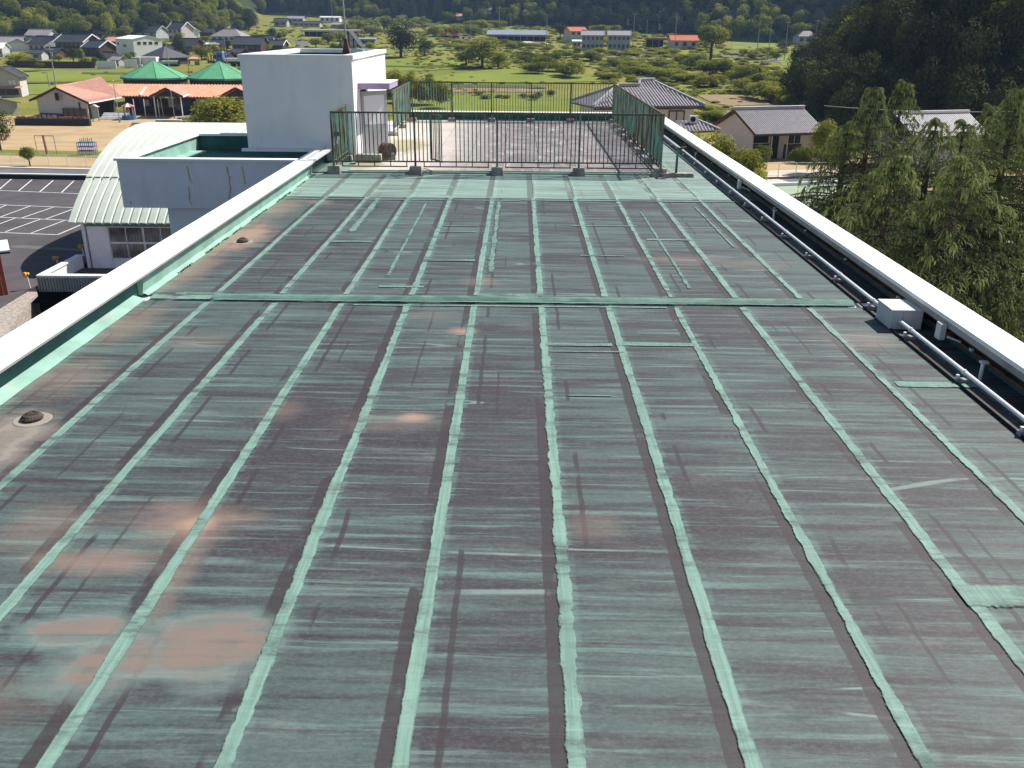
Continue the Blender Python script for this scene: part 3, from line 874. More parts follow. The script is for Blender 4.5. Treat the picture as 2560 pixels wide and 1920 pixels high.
# door standing open, with a pane in its upper half
dv = Vector((.56, .50, 0)).normalized()
hp = Vector((PX1 + .02, 28.35, 0))
def dpt(u, z, off=0.0):
    q = hp + dv * u + Vector((dv.y, -dv.x, 0)) * off
    return (q.x, q.y, z)
def dslab(u0, u1, z0, z1, t):
    b_ = MB()
    b_.add([dpt(u0, z0, -t), dpt(u1, z0, -t), dpt(u1, z1, -t), dpt(u0, z1, -t), dpt(u0, z0, t), dpt(u1, z0, t), dpt(u1, z1, t), dpt(u0, z1, t)],
           [(0, 1, 2, 3), (7, 6, 5, 4), (0, 4, 5, 1), (1, 5, 6, 2), (2, 6, 7, 3), (3, 7, 4, 0)])
    return b_
b_ = MB()
for (u0, u1, z0, z1) in ((0, .92, .08, .95), (0, .08, .952, 1.80), (.84, .92, .952, 1.80), (0, .92, 1.802, 1.93)):
    q = dslab(u0, u1, z0, z1, .02); b_.add(q.v, q.f)
door = b_.build('door', M_greywall, school)
dslab(.082, .838, .955, 1.798, .006).build('pane', M_whitewall, door)
MB().tube(dpt(.82, .98, .02), dpt(.82, .98, .07), .02, n=6).build('handle', M_galv, door)
MB().box(PX1 + .002, PX1 + .012, 28.4, 29.4, .1, 1.95).build('doorway', M_dark, school)

# ------------------------------------------------------------------ the rooftop fence
ZT = 1.63
FX0, FX1 = -5.08, 3.90
FYF, FYB = 24.98, 38.75
pk_me = MB().bar((0, 0, .34), (0, 0, ZT - .03), .026).mesh('picket', M_green_bar)
pk_me2 = MB().bar((0, 0, .34), (0, 0, ZT - .03), .026).mesh('picket', M_green_fence)
post_me = MB().bar((0, 0, .10), (0, 0, ZT - .02), .052).mesh('post', M_green_bar)
ft = MB().add([(-.17, -.15, 0), (.17, -.15, 0), (.17, .15, 0), (-.17, .15, 0), (-.15, -.13, .21), (.15, -.13, .21), (.15, .13, .21), (-.15, .13, .21)],
              [(4, 5, 6, 7), (0, 1, 5, 4), (1, 2, 6, 5), (2, 3, 7, 6), (3, 0, 4, 7)])
foot_me = ft.mesh('footing', M_block)

def fence(label, p0, p1, nbay, pitch=.112, skip=(), pmesh=None, rail=True, rust_rail=True, stubs=True, feet=True, first=True, last=True, dz=0.07):
    p0, p1 = Vector((p0[0], p0[1], 0)), Vector((p1[0], p1[1], 0))
    d = (p1 - p0); L = d.length; d.normalize()
    t = thing('roof_fence', label, 'fence', (p0.x, p0.y, 0), 0, 'railings round the roof deck')
    rz = math.atan2(d.y, d.x)
    at = lambda u, z=0: p0 + d * u + Vector((0, 0, z))
    MB().bar(at(-.02, ZT - .008), at(L + .02, ZT - .008), .05, .045).build('top_rail', M_rustrail, t)
    MB().bar(at(0.02, .335), at(L - .02, .335), .035, .035).build('bottom_rail', M_rustrail, t)
    for i in range(nbay + 1):
        if (i == 0 and not first) or (i == nbay and not last): continue
        u = L * i / nbay
        link('post', post_me, t, at(u), rz, world=True)
        if feet:
            link('footing', foot_me, t, at(u, .0), rz, world=True)
    if stubs:
        for i in range(nbay):
            u0, u1 = L * i / nbay + .24, L * (i + 1) / nbay - .24
            if u1 - u0 < .4: continue
            MB().bar(at(u0 - .02, .20), at(u1 + .02, .20), .03, .03).build('lower_rail', M_rustrail, t)
            ns = max(2, int(round((u1 - u0) / .44)) + 1)
            for k in range(ns):
                u = u0 + (u1 - u0) * k / (ns - 1)
                MB().bar(at(u, .216), at(u, .317), .026).build('stub', M_rustrail, t)
    n = int(L / pitch)
    for i in range(1, n):
        u = L * i / n
        if any(a < u < c for a, c in skip): continue
        if min(abs(u - L * k / nbay) for k in range(nbay + 1)) < pitch * .4: continue
        link('picket', pmesh or pk_me, t, at(u), rz + .1 * random.random(), world=True)
    return t

f1 = fence('rusty green railing along the near edge of the roof deck, with a gateway', (FX0, FYF), (FX1, FYF), 4, skip=((2.98, 3.32),))
fence('green railing with peeling rust along the right side of the roof deck', (FX1 + .001, FYF + .12), (FX1 + .001, FYB), 7, pmesh=pk_me2, first=False, stubs=True)
fence('far railing of the roof deck, seen against the rice field', (FX1 - .1, FYB), (-4.45, FYB), 5, stubs=False, pmesh=pk_me2, first=False)
fence('short railing from the near left corner back to the white penthouse', (FX0, FYF + .12), (FX0, PY0 - .1), 1, first=False, pmesh=pk_me2)
fence('green railing between the penthouse and the far railing', (PX1 + .3, PY1 - .6), (PX1 + .3, FYB - .1), 2, stubs=False, pmesh=pk_me2)
# gate leaf swung inwards
g0 = Vector((FX0 + 2.97, FYF + .04, 0)); gd = Vector((-.50, .86, 0)).normalized()
gt = thing('fence_gate', 'narrow green gate leaf swung open behind the near railing', 'gate', (g0.x, g0.y, 0))
ga = lambda u, z: g0 + gd * u + Vector((0, 0, z))
MB().bar(ga(0, ZT - .10), ga(.72, ZT - .10), .03).build('gate_rail', M_green_bar, gt)
MB().bar(ga(0, .33), ga(.72, .33), .03).build('gate_rail', M_rustrail, gt)
for k in range(8):
    MB().bar(ga(.72 * k / 7, .30), ga(.72 * k / 7, ZT - .085), .03 if k in (0, 7) else .019).build('picket', M_green_bar, gt)
# lock case on the left corner post
lk = thing('lock_case', 'small dark green lock case hanging on the left corner post of the railing', 'lock', (FX0 + .14, FYF - .01, 1.0))
MB().box(FX0 + .06, FX0 + .22, FYF - .05, FYF + .03, 1.0, 1.11).build('case', M_teal, lk)
MB().bar((FX0 + .13, FYF - .04, .80), (FX0 + .17, FYF - .04, 1.0), .03).build('handle', M_galv, lk)
# long sleeper under the right corner, brace post and its rail
sl = thing('concrete_sleeper', 'long dark concrete sleeper under the right corner of the railing', 'sleeper', (4.25, FYF - .1, 0))
MB().add([(3.66, FYF - .22, 0), (4.80, FYF - .22, 0), (4.80, FYF + .02, 0), (3.66, FYF + .02, 0), (3.68, FYF - .20, .11), (4.78, FYF - .20, .10), (4.78, FYF, .11), (3.68, FYF, .12)],
         [(4, 5, 6, 7), (0, 1, 5, 4), (1, 2, 6, 5), (2, 3, 7, 6), (3, 0, 4, 7)]).build('beam', M_block, sl)
bp = thing('brace_post', 'short grey green post with a side rail beside the right corner of the railing', 'post', (4.32, FYF - .1, .1))
MB().bar((4.32, FYF - .1, .10), (4.32, FYF - .1, .76), .055).build('stem', M_green_bar, bp)
MB().bar((4.32, FYF - .14, .785), (4.32, FYB - 4, .785), .05).build('side_rail', M_polegrey, bp)
MB().bar((4.30, FYF - .1, .74), (4.55, FYF - .1, .80), .09, .05).build('bracket', M_rustrail, bp)

# loose blocks and the rusty drum lid by the door
for (x0, y0, w, d_, h, lab) in ((-4.78, 26.55, .78, .3, .22, 'long dark concrete block lying in front of the penthouse door'),
                                (-4.3, 27.1, .62, .35, .20, 'pale concrete block lying between the dark block and the rusty drum')):
    cb = thing('concrete_block', lab, 'block', (x0 + w / 2, y0 + d_ / 2, .08))
    MB().add([(x0, y0, .078), (x0 + w, y0, .078), (x0 + w, y0 + d_, .078), (x0, y0 + d_, .078), (x0 + .02, y0 + .02, .08 + h), (x0 + w - .02, y0 + .02, .08 + h - .01), (x0 + w - .02, y0 + d_ - .02, .08 + h), (x0 + .02, y0 + d_ - .02, .08 + h)],
             [(4, 5, 6, 7), (0, 1, 5, 4), (1, 2, 6, 5), (2, 3, 7, 6), (3, 0, 4, 7)]).build('block', M_block, cb)
dr = thing('cable_drum', 'brown rusty drum lying on its side on the deck near the penthouse door', 'drum', (-3.95, 27.2, .08))
MB().tube((-4.02, 27.35, .32), (-3.82, 27.15, .32), .24, n=20).build('rim', M_rust, dr)
MB().tube((-3.819, 27.149, .32), (-3.80, 27.13, .32), .17, n=20).build('face', M_iron, dr)

# ------------------------------------------------------------------ conduit on the right
def conduit_x(y):
    return 5.20 + (y - 8) * .0045
cd = thing('conduit', 'grey steel conduit running along the right gutter over low supports', 'pipe', (5.3, 12, .12))
ysg = [1.5, 4.9, 8.2, 11.62]
for a, c in zip(ysg[:-1], ysg[1:]):
    MB().tube((conduit_x(a), a, .13), (conduit_x(c), c, .13), .026, n=10).build('pipe', M_galv, cd)
ysg = [12.16, 15.6, 19.2, 22.8, 26.4, 30.0, 35.0, 39.5]
for a, c in zip(ysg[:-1], ysg[1:]):
    MB().tube((conduit_x(a), a, .13), (conduit_x(c), c, .13), .026, n=10).build('pipe', M_galv, cd)
for y in (3.4, 5.0, 6.6, 8.25, 9.7, 11.25, 12.6, 14.1, 15.7, 17.3, 18.9, 20.5, 22.1, 23.7, 25.3, 27.0, 29.0, 31.5, 34):
    x = conduit_x(y)
    s = MB().box(x - .10, x + .06, y - .04, y + .04, .004, .05).build('support', M_concrete, cd)
    MB().tube((x, y - .018, .13), (x, y + .018, .13), .034, n=10).build('clamp', M_galv, s)
    MB().box(x - .09, x - .055, y - .018, y + .018, .051, .10).build('bolt', M_galv, s)
MB().box(conduit_x(12) - .115, conduit_x(12) - .10, 1.5, 39, .002, .03).build('conduit_shadow', M_dark, cd)  # dark strip laid where the conduit's shadow falls, shade put into its colour

jx, jy = 5.12, 11.64
jb = thing('junction_box', 'square pale grey metal box joining two lengths of conduit', 'box', (jx, jy, 0))
MB().box(jx - .02, jx + .40, jy, jy + .52, .012, .265).build('body', M_boxw, jb)
MB().box(jx - .03, jx + .41, jy - .01, jy + .53, .266, .285).build('lid', M_boxw, jb)
MB().box(jx + .13, jx + .136, jy - .004, jy - .001, .02, .26).build('seam', M_fascia, jb)

for (px, py, lab) in ((1752, 401, 'small grey stub pipe in the right gutter near the deck'), (1956, 552, 'small grey stub pipe in the right gutter beside the dark roofing'), (2474, 950, 'small grey stub pipe in the right gutter, nearest the camera')):
    p = W(px, py, 0.0)
    y = p[1]; x = 5.45
    st = thing('stub_pipe', lab, 'pipe', (x, y, 0), 0, 'stub pipes in the right gutter')
    MB().tube((x, y, -.004), (x, y, .21), .022, n=8).build('stem', M_galv, st)
    MB().box(x - .035, x + .05, y - .035, y + .03, .211, .235).build('cap', M_boxw, st)
for (y, lab) in ((10.95, 'white rusted box hanging under the right coping nearest the camera'), (22.3, 'white box hanging under the right coping near the roof deck')):
    hb = thing('wall_box', lab, 'box', (5.6, y, .1), 0, 'boxes under the right coping')
    MB().box(5.42, 5.49, y - .07, y + .07, .12, .33).build('case', M_boxw, hb)
    MB().box(5.491, 5.64, y - .05, y + .05, .20, .23).build('bracket', M_rust, hb)
    MB().bar((5.50, y - .1, .18), (5.64, y - .2, .14), .02).build('arm', M_galv, hb)
for k in range(14):
    y = 3.5 + k * 2.3
    MB().box(5.60, 5.635, y, y + .05, .14, .17).build('rail_clip', M_galv, school)

# roof drains ------------------------------------------------------------------
for (px, py, lab) in ((81, 1047, 'domed rusty iron roof drain in the pale sandy stain near the left edge'), (607, 604, 'flat rusty roof drain on the far left side of the roof')):
    p = W(px, py, 0.01)
    d_ = thing('roof_drain', lab, 'drain', (p[0], p[1], .006), 0, 'roof drains along the left gutter')
    MB().lathe([(.19, .0), (.18, .006)], (p[0], p[1], 0), 16).build('flange', M_roofB if py > 800 and False else mat('sandy_flange', (.285, .255, .225), .12, 3, .9, stain=(.2, .19, .17), stain_amt=.5, stain_scale=3), d_)
    MB().lathe([(.105, .012), (.11, .03), (.085, .06), (.05, .07), (.01, .074)], (p[0], p[1], .001), 18).build('dome', M_iron, d_)
    for k in range(12):
        a = 2 * math.pi * k / 12
        MB().bar((p[0] + .108 * math.cos(a), p[1] + .108 * math.sin(a), .03), (p[0] + .035 * math.cos(a), p[1] + .035 * math.sin(a), .081), .014).build('rib', M_iron, d_)

# mast on the penthouse ----------------------------------------------------------
mx, my = -5.42, 30.2
p0 = WY(866, 126, my)
ms = thing('antenna_mast', 'slender grey mast on a rusty foot standing on the white penthouse', 'mast', (p0[0], my, 2.57))
MB().lathe([(.22, 2.57), (.16, 3.0), (.05, 3.35), (.03, 3.4)], (p0[0], my, 0), 4, math.pi / 4).build('foot', M_rust, ms)
MB().tube((p0[0], my, 3.4), (p0[0] - .10, my, 9.0), .026, .014, 8).build('pole', M_pole, ms)
mo = thing('vent_hoop', 'small white hoop of pipe on the penthouse roof', 'pipe', (-5.4, 32.6, 2.6))
bb = MB()
for k in range(8):
    a, c = math.pi * k / 8, math.pi * (k + 1) / 8
    bb.tube((-5.65 + .45 * math.cos(a), 33.0, 2.62 + .42 * math.sin(a)), (-5.65 + .45 * math.cos(c), 33.0, 2.62 + .42 * math.sin(c)), .03, n=6)
bb.build('hoop', M_white, mo)

# ------------------------------------------------------------------ the hall with the barrel roof
gym = thing('school_hall', 'low hall under a ribbed white barrel roof left of the school', 'hall', (-18, 66, GZ))
GY0, GZ0, GYA, GZA = 54.9, -7.40, 67.5, -3.05
ha, hb_ = GYA - GY0, GZA - GZ0
RR = (ha * ha + hb_ * hb_) / (2 * hb_)
cz = GZA - RR
A0 = math.atan2(GZ0 - cz, GY0 - GYA)         # angle of near eave
def arc(t, r=0.0):                           # t 0 near eave .. 1 far eave
    a = A0 + (math.pi - 2 * A0 if False else (math.pi - A0) - A0) * 0
    a = A0 + t * ((math.pi - A0) - A0)
    return GYA + (RR + r) * math.cos(a), cz + (RR + r) * math.sin(a)
GXL, GXR = -27.9, -8.6
pit = .55
def gpanel(t0, t1, n):
    prof = [(0, -.10), (.035, -.10), (.085, 0), (pit - .085, 0), (pit - .035, -.10), (pit, -.10)]
    b_ = MB()
    for i in range(n + 1):
        y0_, z0_ = arc(t0 + (t1 - t0) * i / n)
        for x, r in prof:
            y_, z_ = arc(t0 + (t1 - t0) * i / n, r)
            b_.v.append((x, y_, z_))
    for i in range(n):
        for k in range(5):
            a = i * 6 + k
            b_.f.append((a, a + 1, a + 7, a + 6))
    # thickness at the low end
    k = len(b_.v)
    for x, r in prof:
        y_, z_ = arc(t0, r - .10)
        b_.v.append((x, y_ + .02, z_))
    for q in range(5):
        b_.f.append((k + q, k + q + 1, q + 1, q))
    return b_
up_me = gpanel(.135, 1.0, 18).mesh('roof_panel', M_gymroof, Vector((0, 0, GZ)))
lo_b = gpanel(-.012, .142, 5)
lo_b.v = [(x, y + (.0), z - .07) for x, y, z in lo_b.v]
lo_me = lo_b.mesh('eave_panel', M_gymroof, Vector((0, 0, GZ)))
npan = int((GXR - GXL) / pit)
for i in range(npan):
    x = GXL + i * pit
    link('roof_panel', up_me, gym, (x, 0, GZ), world=True)
    link('eave_panel', lo_me, gym, (x, 0, GZ), world=True)
gable = [(GXL + .45, arc(i / 14, -.25)[0], arc(i / 14, -.25)[1]) for i in range(15)]
gable = [(GXL + .45, GYA + ha - .5, GZ)] + [(x, min(max(y, GY0 + .5), GYA + ha - .5), z) for x, y, z in gable[::-1]] + [(GXL + .45, GY0 + .5, GZ)]
MB().prism(gable, (.2, 0, 0)).build('gable_wall', M_render, gym)
WYF = GY0 + .62
MB().box(GXL + .66, GXR, WYF + .3, GYA + ha - .6, GZ, -7.9).build('wall', M_render, gym)
MB().box(GXL + .06, GXR, GY0 + .12, GY0 + .36, -7.72, -7.53).build('gutter', M_gymunder, gym)
MB().box(GXL + .55, GXR, WYF - .05, WYF + .3, -8.10, -7.80).build('beam', M_gymunder, gym)
MB().box(GXL + .75, GXL + 2.05, WYF - .04, WYF + .29, -13.7, -8.102).build('pillar', M_render, gym)
MB().box(GXL + 2.05, GXR, WYF + .02, WYF + .29, -13.7, -10.22).build('sill_wall', M_render, gym)
mm, n, l, b = new_mat('curtained_glass')
v = wcoord(n)
wv = n.new('ShaderNodeTexWave'); wv.inputs['Scale'].default_value = 1.7; wv.inputs['Distortion'].default_value = 1.5
l.new(v, wv.inputs['Vector'])
o = mix(n, l, wv.outputs[1], (.055, .052, .06), (.17, .155, .16))
o = mix(n, l, ramp(n, l, noise(n, l, v, .9, 2), .45, .6), o, (.05, .05, .055))
l.new(o, b.inputs['Base Color']); b.inputs['Roughness'].default_value = .15; b.inputs['Specular IOR Level'].default_value = .5
M_curt = mm
x = GXL + 2.06
wz0, wzm, wz1 = -10.2, -9.15, -8.1
while x < GXR - 1:
    w = MB()
    ww = 2.2
    for (a, c, d_, e) in ((x, x + ww, wz0, wz0 + .07), (x, x + ww, wz1 - .07, wz1 - .003), (x, x + ww, wzm - .06, wzm + .06)):
        w.box(a, c, WYF + .02, WYF + .10, d_, e)
    for xx in (x, x + ww / 2 - .025, x + ww - .051):
        w.box(xx, xx + .05, WYF + .01, WYF + .019, wz0 + .001, wz1 - .004)
    wf = w.build('window', M_galv, gym)
    for k in range(2):
        for (z0, z1) in ((wz0 + .075, wzm - .065), (wzm + .065, wz1 - .075)):
            MB().box(x + .06 + k * ww / 2, x + (k + 1) * ww / 2 - .03, WYF + .05, WYF + .06, z0, z1).build('pane', M_curt, wf)
    x += ww + .01
# ribbed concrete porch in front of the hall
PT = -9.92
pz0, pz1 = -11.55, PT
pxl, pyf, pyb = -28.1, 50.4, 55.3
porch = thing('entrance_canopy', 'ribbed grey concrete canopy with a sunken roof in front of the hall', 'canopy', (-20, 52.5, GZ))
MB().box(pxl + .3, GXR, pyf + .3, pyb, pz0 + .3, -10.75).build('roof_slab', M_asph, porch)
MB().box(pxl + .03, pxl + .35, pyf + .03, WYF + .01, pz0, pz1 - .08).build('upstand', M_render, porch)
MB().box(pxl + .36, GXR, pyf + .031, pyf + .35, pz0, pz1 - .08).build('upstand', M_render, porch)
MB().box(pxl, pxl + .42, pyf + .43, WYF + .01, pz1 - .08, pz1).build('cap', M_white, porch)
MB().box(pxl, GXR, pyf, pyf + .425, pz1 - .08, pz1).build('cap', M_white, porch)
rib_me = MB().box(0, .10, -.07, .03, 0, pz1 - pz0 - .09).mesh('rib', M_concrete)
x = pxl + .04
while x < pxl + 14:
    link('rib', rib_me, porch, (x, pyf, pz0), world=True); x += .17
MB().box(pxl + 3, GXR, pyf + 2.5, WYF, -13.7, pz0 + .3).build('wall', M_dark, porch)

# ------------------------------------------------------------------ yard, car park, road
GL = -10.9                                  # the car park stands above the drive
def poly_at(pix, z):
    return [tuple(W(px, py, z)) for px, py in pix]
def ground(name, pix, z, m):
    P = poly_at(pix, GL)
    o = sheet(name, [[(p[0], p[1], z) for p in P]], m, kind='structure')
    if o.data.polygons[0].normal.z < 0: o.data.flip_normals()
    return o
# big dry yard, asphalt car park on it
patch('school_yard', [(-110, 60), (-8, 60), (-6, 45), (70, 45), (70, 108), (22, 150), (-30, 172), (-90, 172), (-125, 150)], M_sand, .012)
CURVE = [W(px, py, GL) for px, py in [(94, 736), (72, 757), (45, 790), (20, 830), (0, 872), (-25, 960)]]
o = sheet('car_park', [[(-95, 22, GL + .05), (CURVE[-1][0] - 4, 22, GL + .05)] + [(p[0], p[1], GL + .05) for p in CURVE[::-1]] + [(-28.3, 50.6, GL + .05), (-28.3, 57, GL + .05), (-8.5, 57, GL + .05), (-6, 89.5, GL + .05), (-95, 92.5, GL + .05)]], M_asph, kind='structure')
if o.data.polygons[0].normal.z < 0: o.data.flip_normals()
o = sheet('forecourt', [[(6.0, -10, GZ + .03), (60, -10, GZ + .03), (60, 78, GZ + .03), (6.0, 78, GZ + .03)]], M_drive, kind='structure')
PL = []
ZP = GL + .058
def pline(a, c, w=.13):
    p, q = W(a[0], a[1], GL), W(c[0], c[1], GL)
    d = np.array([q[0] - p[0], q[1] - p[1]]); L = np.hypot(*d); d /= L; nrm = np.array([-d[1], d[0]]) * w / 2
    PL.append([(p[0] + nrm[0], p[1] + nrm[1], ZP), (q[0] + nrm[0], q[1] + nrm[1], ZP), (q[0] - nrm[0], q[1] - nrm[1], ZP), (p[0] - nrm[0], p[1] - nrm[1], ZP)])
k_ = 260 / 1027.0
def z2(x, y): return (x * k_, 380 + y * k_)
stall = []
for a, c in (((-400, 370), (900, 422)), ((-400, 512), (900, 562)), ((-400, 632), (900, 692)), ((-400, 786), (570, 824)), ((570, 824), (860, 700))):
    stall.append((z2(*a), z2(*c), .12))
for x0, y0, x1, y1 in ((-205, 378, -100, 328), (-210, 372, -90, 262), (-10, 378, 115, 272), (185, 390, 318, 279), (395, 398, 525, 287), (610, 405, 730, 291), (822, 412, 940, 300)):
    stall.append((z2(x0, y0), z2(x1, y1), .11))
for x0, y0, x1, y1 in ((-190, 640, 70, 528), (0, 650, 300, 540), (210, 660, 535, 549), (455, 668, 760, 556), (-330, 780, -90, 644), (-200, 790, 150, 660), (55, 795, 400, 670), (310, 808, 640, 682)):
    stall.append((z2(x0, y0), z2(x1, y1), .11))
for a, c, w in stall: pline(a, c, w)
for i, q in enumerate(PL):
    b_ = MB(); b_.add([(x, y, z + .0012 * (i % 3)) for x, y, z in q], [(0, 1, 2, 3)])
    o = b_.build('parking_line', M_paint, None, kind='structure')
    if o.data.polygons[0].normal.z < 0: o.data.flip_normals()
# worn pale band across the tarmac
ground('worn_tarmac', [z2(*p) for p in ((95, 935), (240, 925), (500, 945), (830, 968), (830, 985), (560, 975), (300, 962), (110, 950))], GL + .054, M_asph2)
# raised lane behind the car park, with white kerb lines and a dark face
rl = [W(0, 437, GL + .45), W(640, 441, GL + .45), W(640, 423, GL + .45), W(0, 420, GL + .45)]
b_ = MB()
x0, x1 = -95.0, -9.0
def lane_y(px0, py0, px1, py1, x):
    p, q = W(px0, py0, GL + .45), W(px1, py1, GL + .45)
    return p[1] + (q[1] - p[1]) * (x - p[0]) / (q[0] - p[0])
ya0, ya1 = lane_y(0, 436, 214, 439.5, x0), lane_y(0, 436, 214, 439.5, x1)
yb0, yb1 = lane_y(0, 420, 220, 425, x0), lane_y(0, 420, 220, 425, x1)
b_.prism([(x0, ya0, GL), (x1, ya1, GL), (x1, yb1 + .6, GL), (x0, yb0 + .6, GL)], (0, 0, .45))
b_.build('lane', M_asph2, None, kind='structure')
for (u0, u1, w, zz, nm) in ((ya0, ya1, .32, .10, 'kerb'), (yb0, yb1, .28, .10, 'kerb')):
    MB().prism([(x0, u0 - .02, GL + .451), (x1, u1 - .02, GL + .451), (x1, u1 + w, GL + .451), (x0, u0 + w, GL + .451)], (0, 0, zz)).build(nm, M_whitewall, None, kind='structure')
MB().prism([(x0, ya0 - .06, GL), (x1, ya1 - .06, GL), (x1, ya1 - .025, GL), (x0, ya0 - .025, GL)], (0, 0, .44)).build('lane_face', M_dark, None, kind='structure')

# chain-link fence along the yard
cf = thing('chain_link_fence', 'low chain-link fence with white posts between the lane and the dry yard', 'fence', (-50, 106, GL))
pf, qf = W(0, 412, GL), W(240, 417, GL)
dirf = (qf - pf) / (qf[0] - pf[0])
pts_f = [pf + dirf * (u) for u in np.arange(-20, 30, 2.14)]
H = 1.25
cpost = MB().tube((0, 0, 0), (0, 0, H), .04, n=6).mesh('post', M_whitewall)
for p in pts_f: link('post', cpost, cf, (p[0], p[1], GL), world=True)
MB().bar((pts_f[0][0], pts_f[0][1], GL + H - .03), (pts_f[-1][0], pts_f[-1][1], GL + H - .03), .04).build('top_rail', M_galv, cf)
MB().bar((pts_f[0][0], pts_f[0][1], GL + .06), (pts_f[-1][0], pts_f[-1][1], GL + .06), .03).build('bottom_rail', M_galv, cf)
b_ = MB()
a_, c_ = pts_f[0], pts_f[-1]
L = c_[0] - a_[0]
for k in range(int(L / .22)):
    xx = a_[0] + k * .22
    for s in (1, -1):
        xa, xb = (xx, xx + H) if s > 0 else (xx + H, xx)
        if max(xa, xb) > c_[0]: continue
        b_.bar((xa, a_[1] + dirf[1] * (xa - a_[0]), GL + .05), (xb, a_[1] + dirf[1] * (xb - a_[0]), GL + H), .008)
b_.build('wire_mesh', M_galv, cf, kind='stuff')

# marker posts beside the canopy
for (pb, pt, lab) in (((76.5, 725), (64, 680), 'white marker post with a yellow lamp, nearest the red shed'), ((147, 668), (141, 642), 'white marker post with a yellow lamp, middle one by the canopy'), ((210, 640), (204, 612), 'white marker post with an orange lamp beside the hall corner')):
    p = W(pb[0], pb[1], GL if pb[1] > 700 else GL + .2)
    D = depth(p)
    h = (pb[1] - pt[1]) * D / FPX * .97
    t = thing('marker_post', lab, 'post', p, 0, 'white posts with yellow lamps')
    top = (p[0] - .06, p[1], p[2] + h * .92)
    MB().tube(p, top, .045, n=8).build('pole', M_whitewall, t)
    MB().tube((top[0] - .08, top[1] - .14, top[2] + .02), (top[0] - .02, top[1] + .02, top[2] + .02), .15, .10, 12).build('lamp', M_yellow, t)
    MB().tube((top[0] + .06, top[1] - .02, top[2] + .02), (top[0] + .13, top[1] + .06, top[2] + .02), .10, .07, 10).build('lamp_back', M_yellow, t)

# the red shed at the left edge
zr_ = -8.25
A_, B_ = W(25, 629, zr_), W(19, 603, zr_)
base = W(21.5, 739, GL)
sh = thing('red_shed', 'rust-red sheet metal shed with a white roof edge at the left edge', 'shed', base)
dy_ = (B_ - A_); dy_[2] = 0
wdir = np.array([dy_[1], -dy_[0], 0.0]); wdir = -wdir / np.linalg.norm(wdir)
w0 = np.array([base[0], base[1], GL]); w1 = w0 + dy_ * .8
MB().prism([w0, w1, w1 + wdir * 5, w0 + wdir * 5], (0, 0, zr_ - GL - .12)).build('wall', M_redshed, sh)
for k in range(9):
    q = w0 + wdir * (.25 + k * .5)
    MB().bar(q - dy_ / np.linalg.norm(dy_) * .02, q - dy_ / np.linalg.norm(dy_) * .02 + np.array([0, 0, zr_ - GL - .2]), .05, .03).build('rib', M_redshed, sh)
MB().prism([A_, B_, B_ + wdir * 6, A_ + wdir * 6], (0, 0, .10)).build('roof', M_whitewall, sh)
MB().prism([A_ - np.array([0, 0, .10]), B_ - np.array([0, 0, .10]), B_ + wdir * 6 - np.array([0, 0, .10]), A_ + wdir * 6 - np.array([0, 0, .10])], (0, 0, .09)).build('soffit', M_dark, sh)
# curved retaining wall and the shaded drive inside it
cw = thing('retaining_wall', 'curved low concrete wall in front of the ribbed canopy', 'wall', (-30, 48, GL))
outer = [(88, 716), (60, 735), (32, 752), (0, 772), (-60, 812)]
inner = [(94, 736), (72, 757), (45, 790), (20, 830), (0, 872)]
Po = [W(px, py, GL + .12) for px, py in outer]; Pi = [W(px, py, GL + .12) for px, py in inner]
b_ = MB()
for a, c in zip(Po, Pi):
    b_.v += [(a[0], a[1], -13.6), (a[0], a[1], GL + .12), (c[0], c[1], GL + .12), (c[0], c[1], -13.6)]
for i in range(len(Po) - 1):
    for k in range(3):
        a = i * 4 + k
        b_.f.append((a, a + 1, a + 5, a + 4))
b_.f += [(0, 3, 2, 1), (16, 17, 18, 19)]
b_.build('kerb', M_block, cw)
M_shadeasph = mat('shaded_asphalt', (.022, .021, .022), .2, 1.5, .85)  # near black: the shade on the drive is put into the asphalt colour
sheet('lower_drive', [[(-70, -40, -13.6), (-5.5, -40, -13.6), (-5.5, 57, -13.6), (-70, 57, -13.6)]], M_shadeasph, kind='structure')

# ------------------------------------------------------------------ builders for the surroundings
def PD(px, py, D):
    return CAM + ray(px, py) * D

def slab(name, poly, m, parent, th=.16, label=None):
    return MB().prism(poly, (0, 0, -th)).build(name, m, parent, label=label)

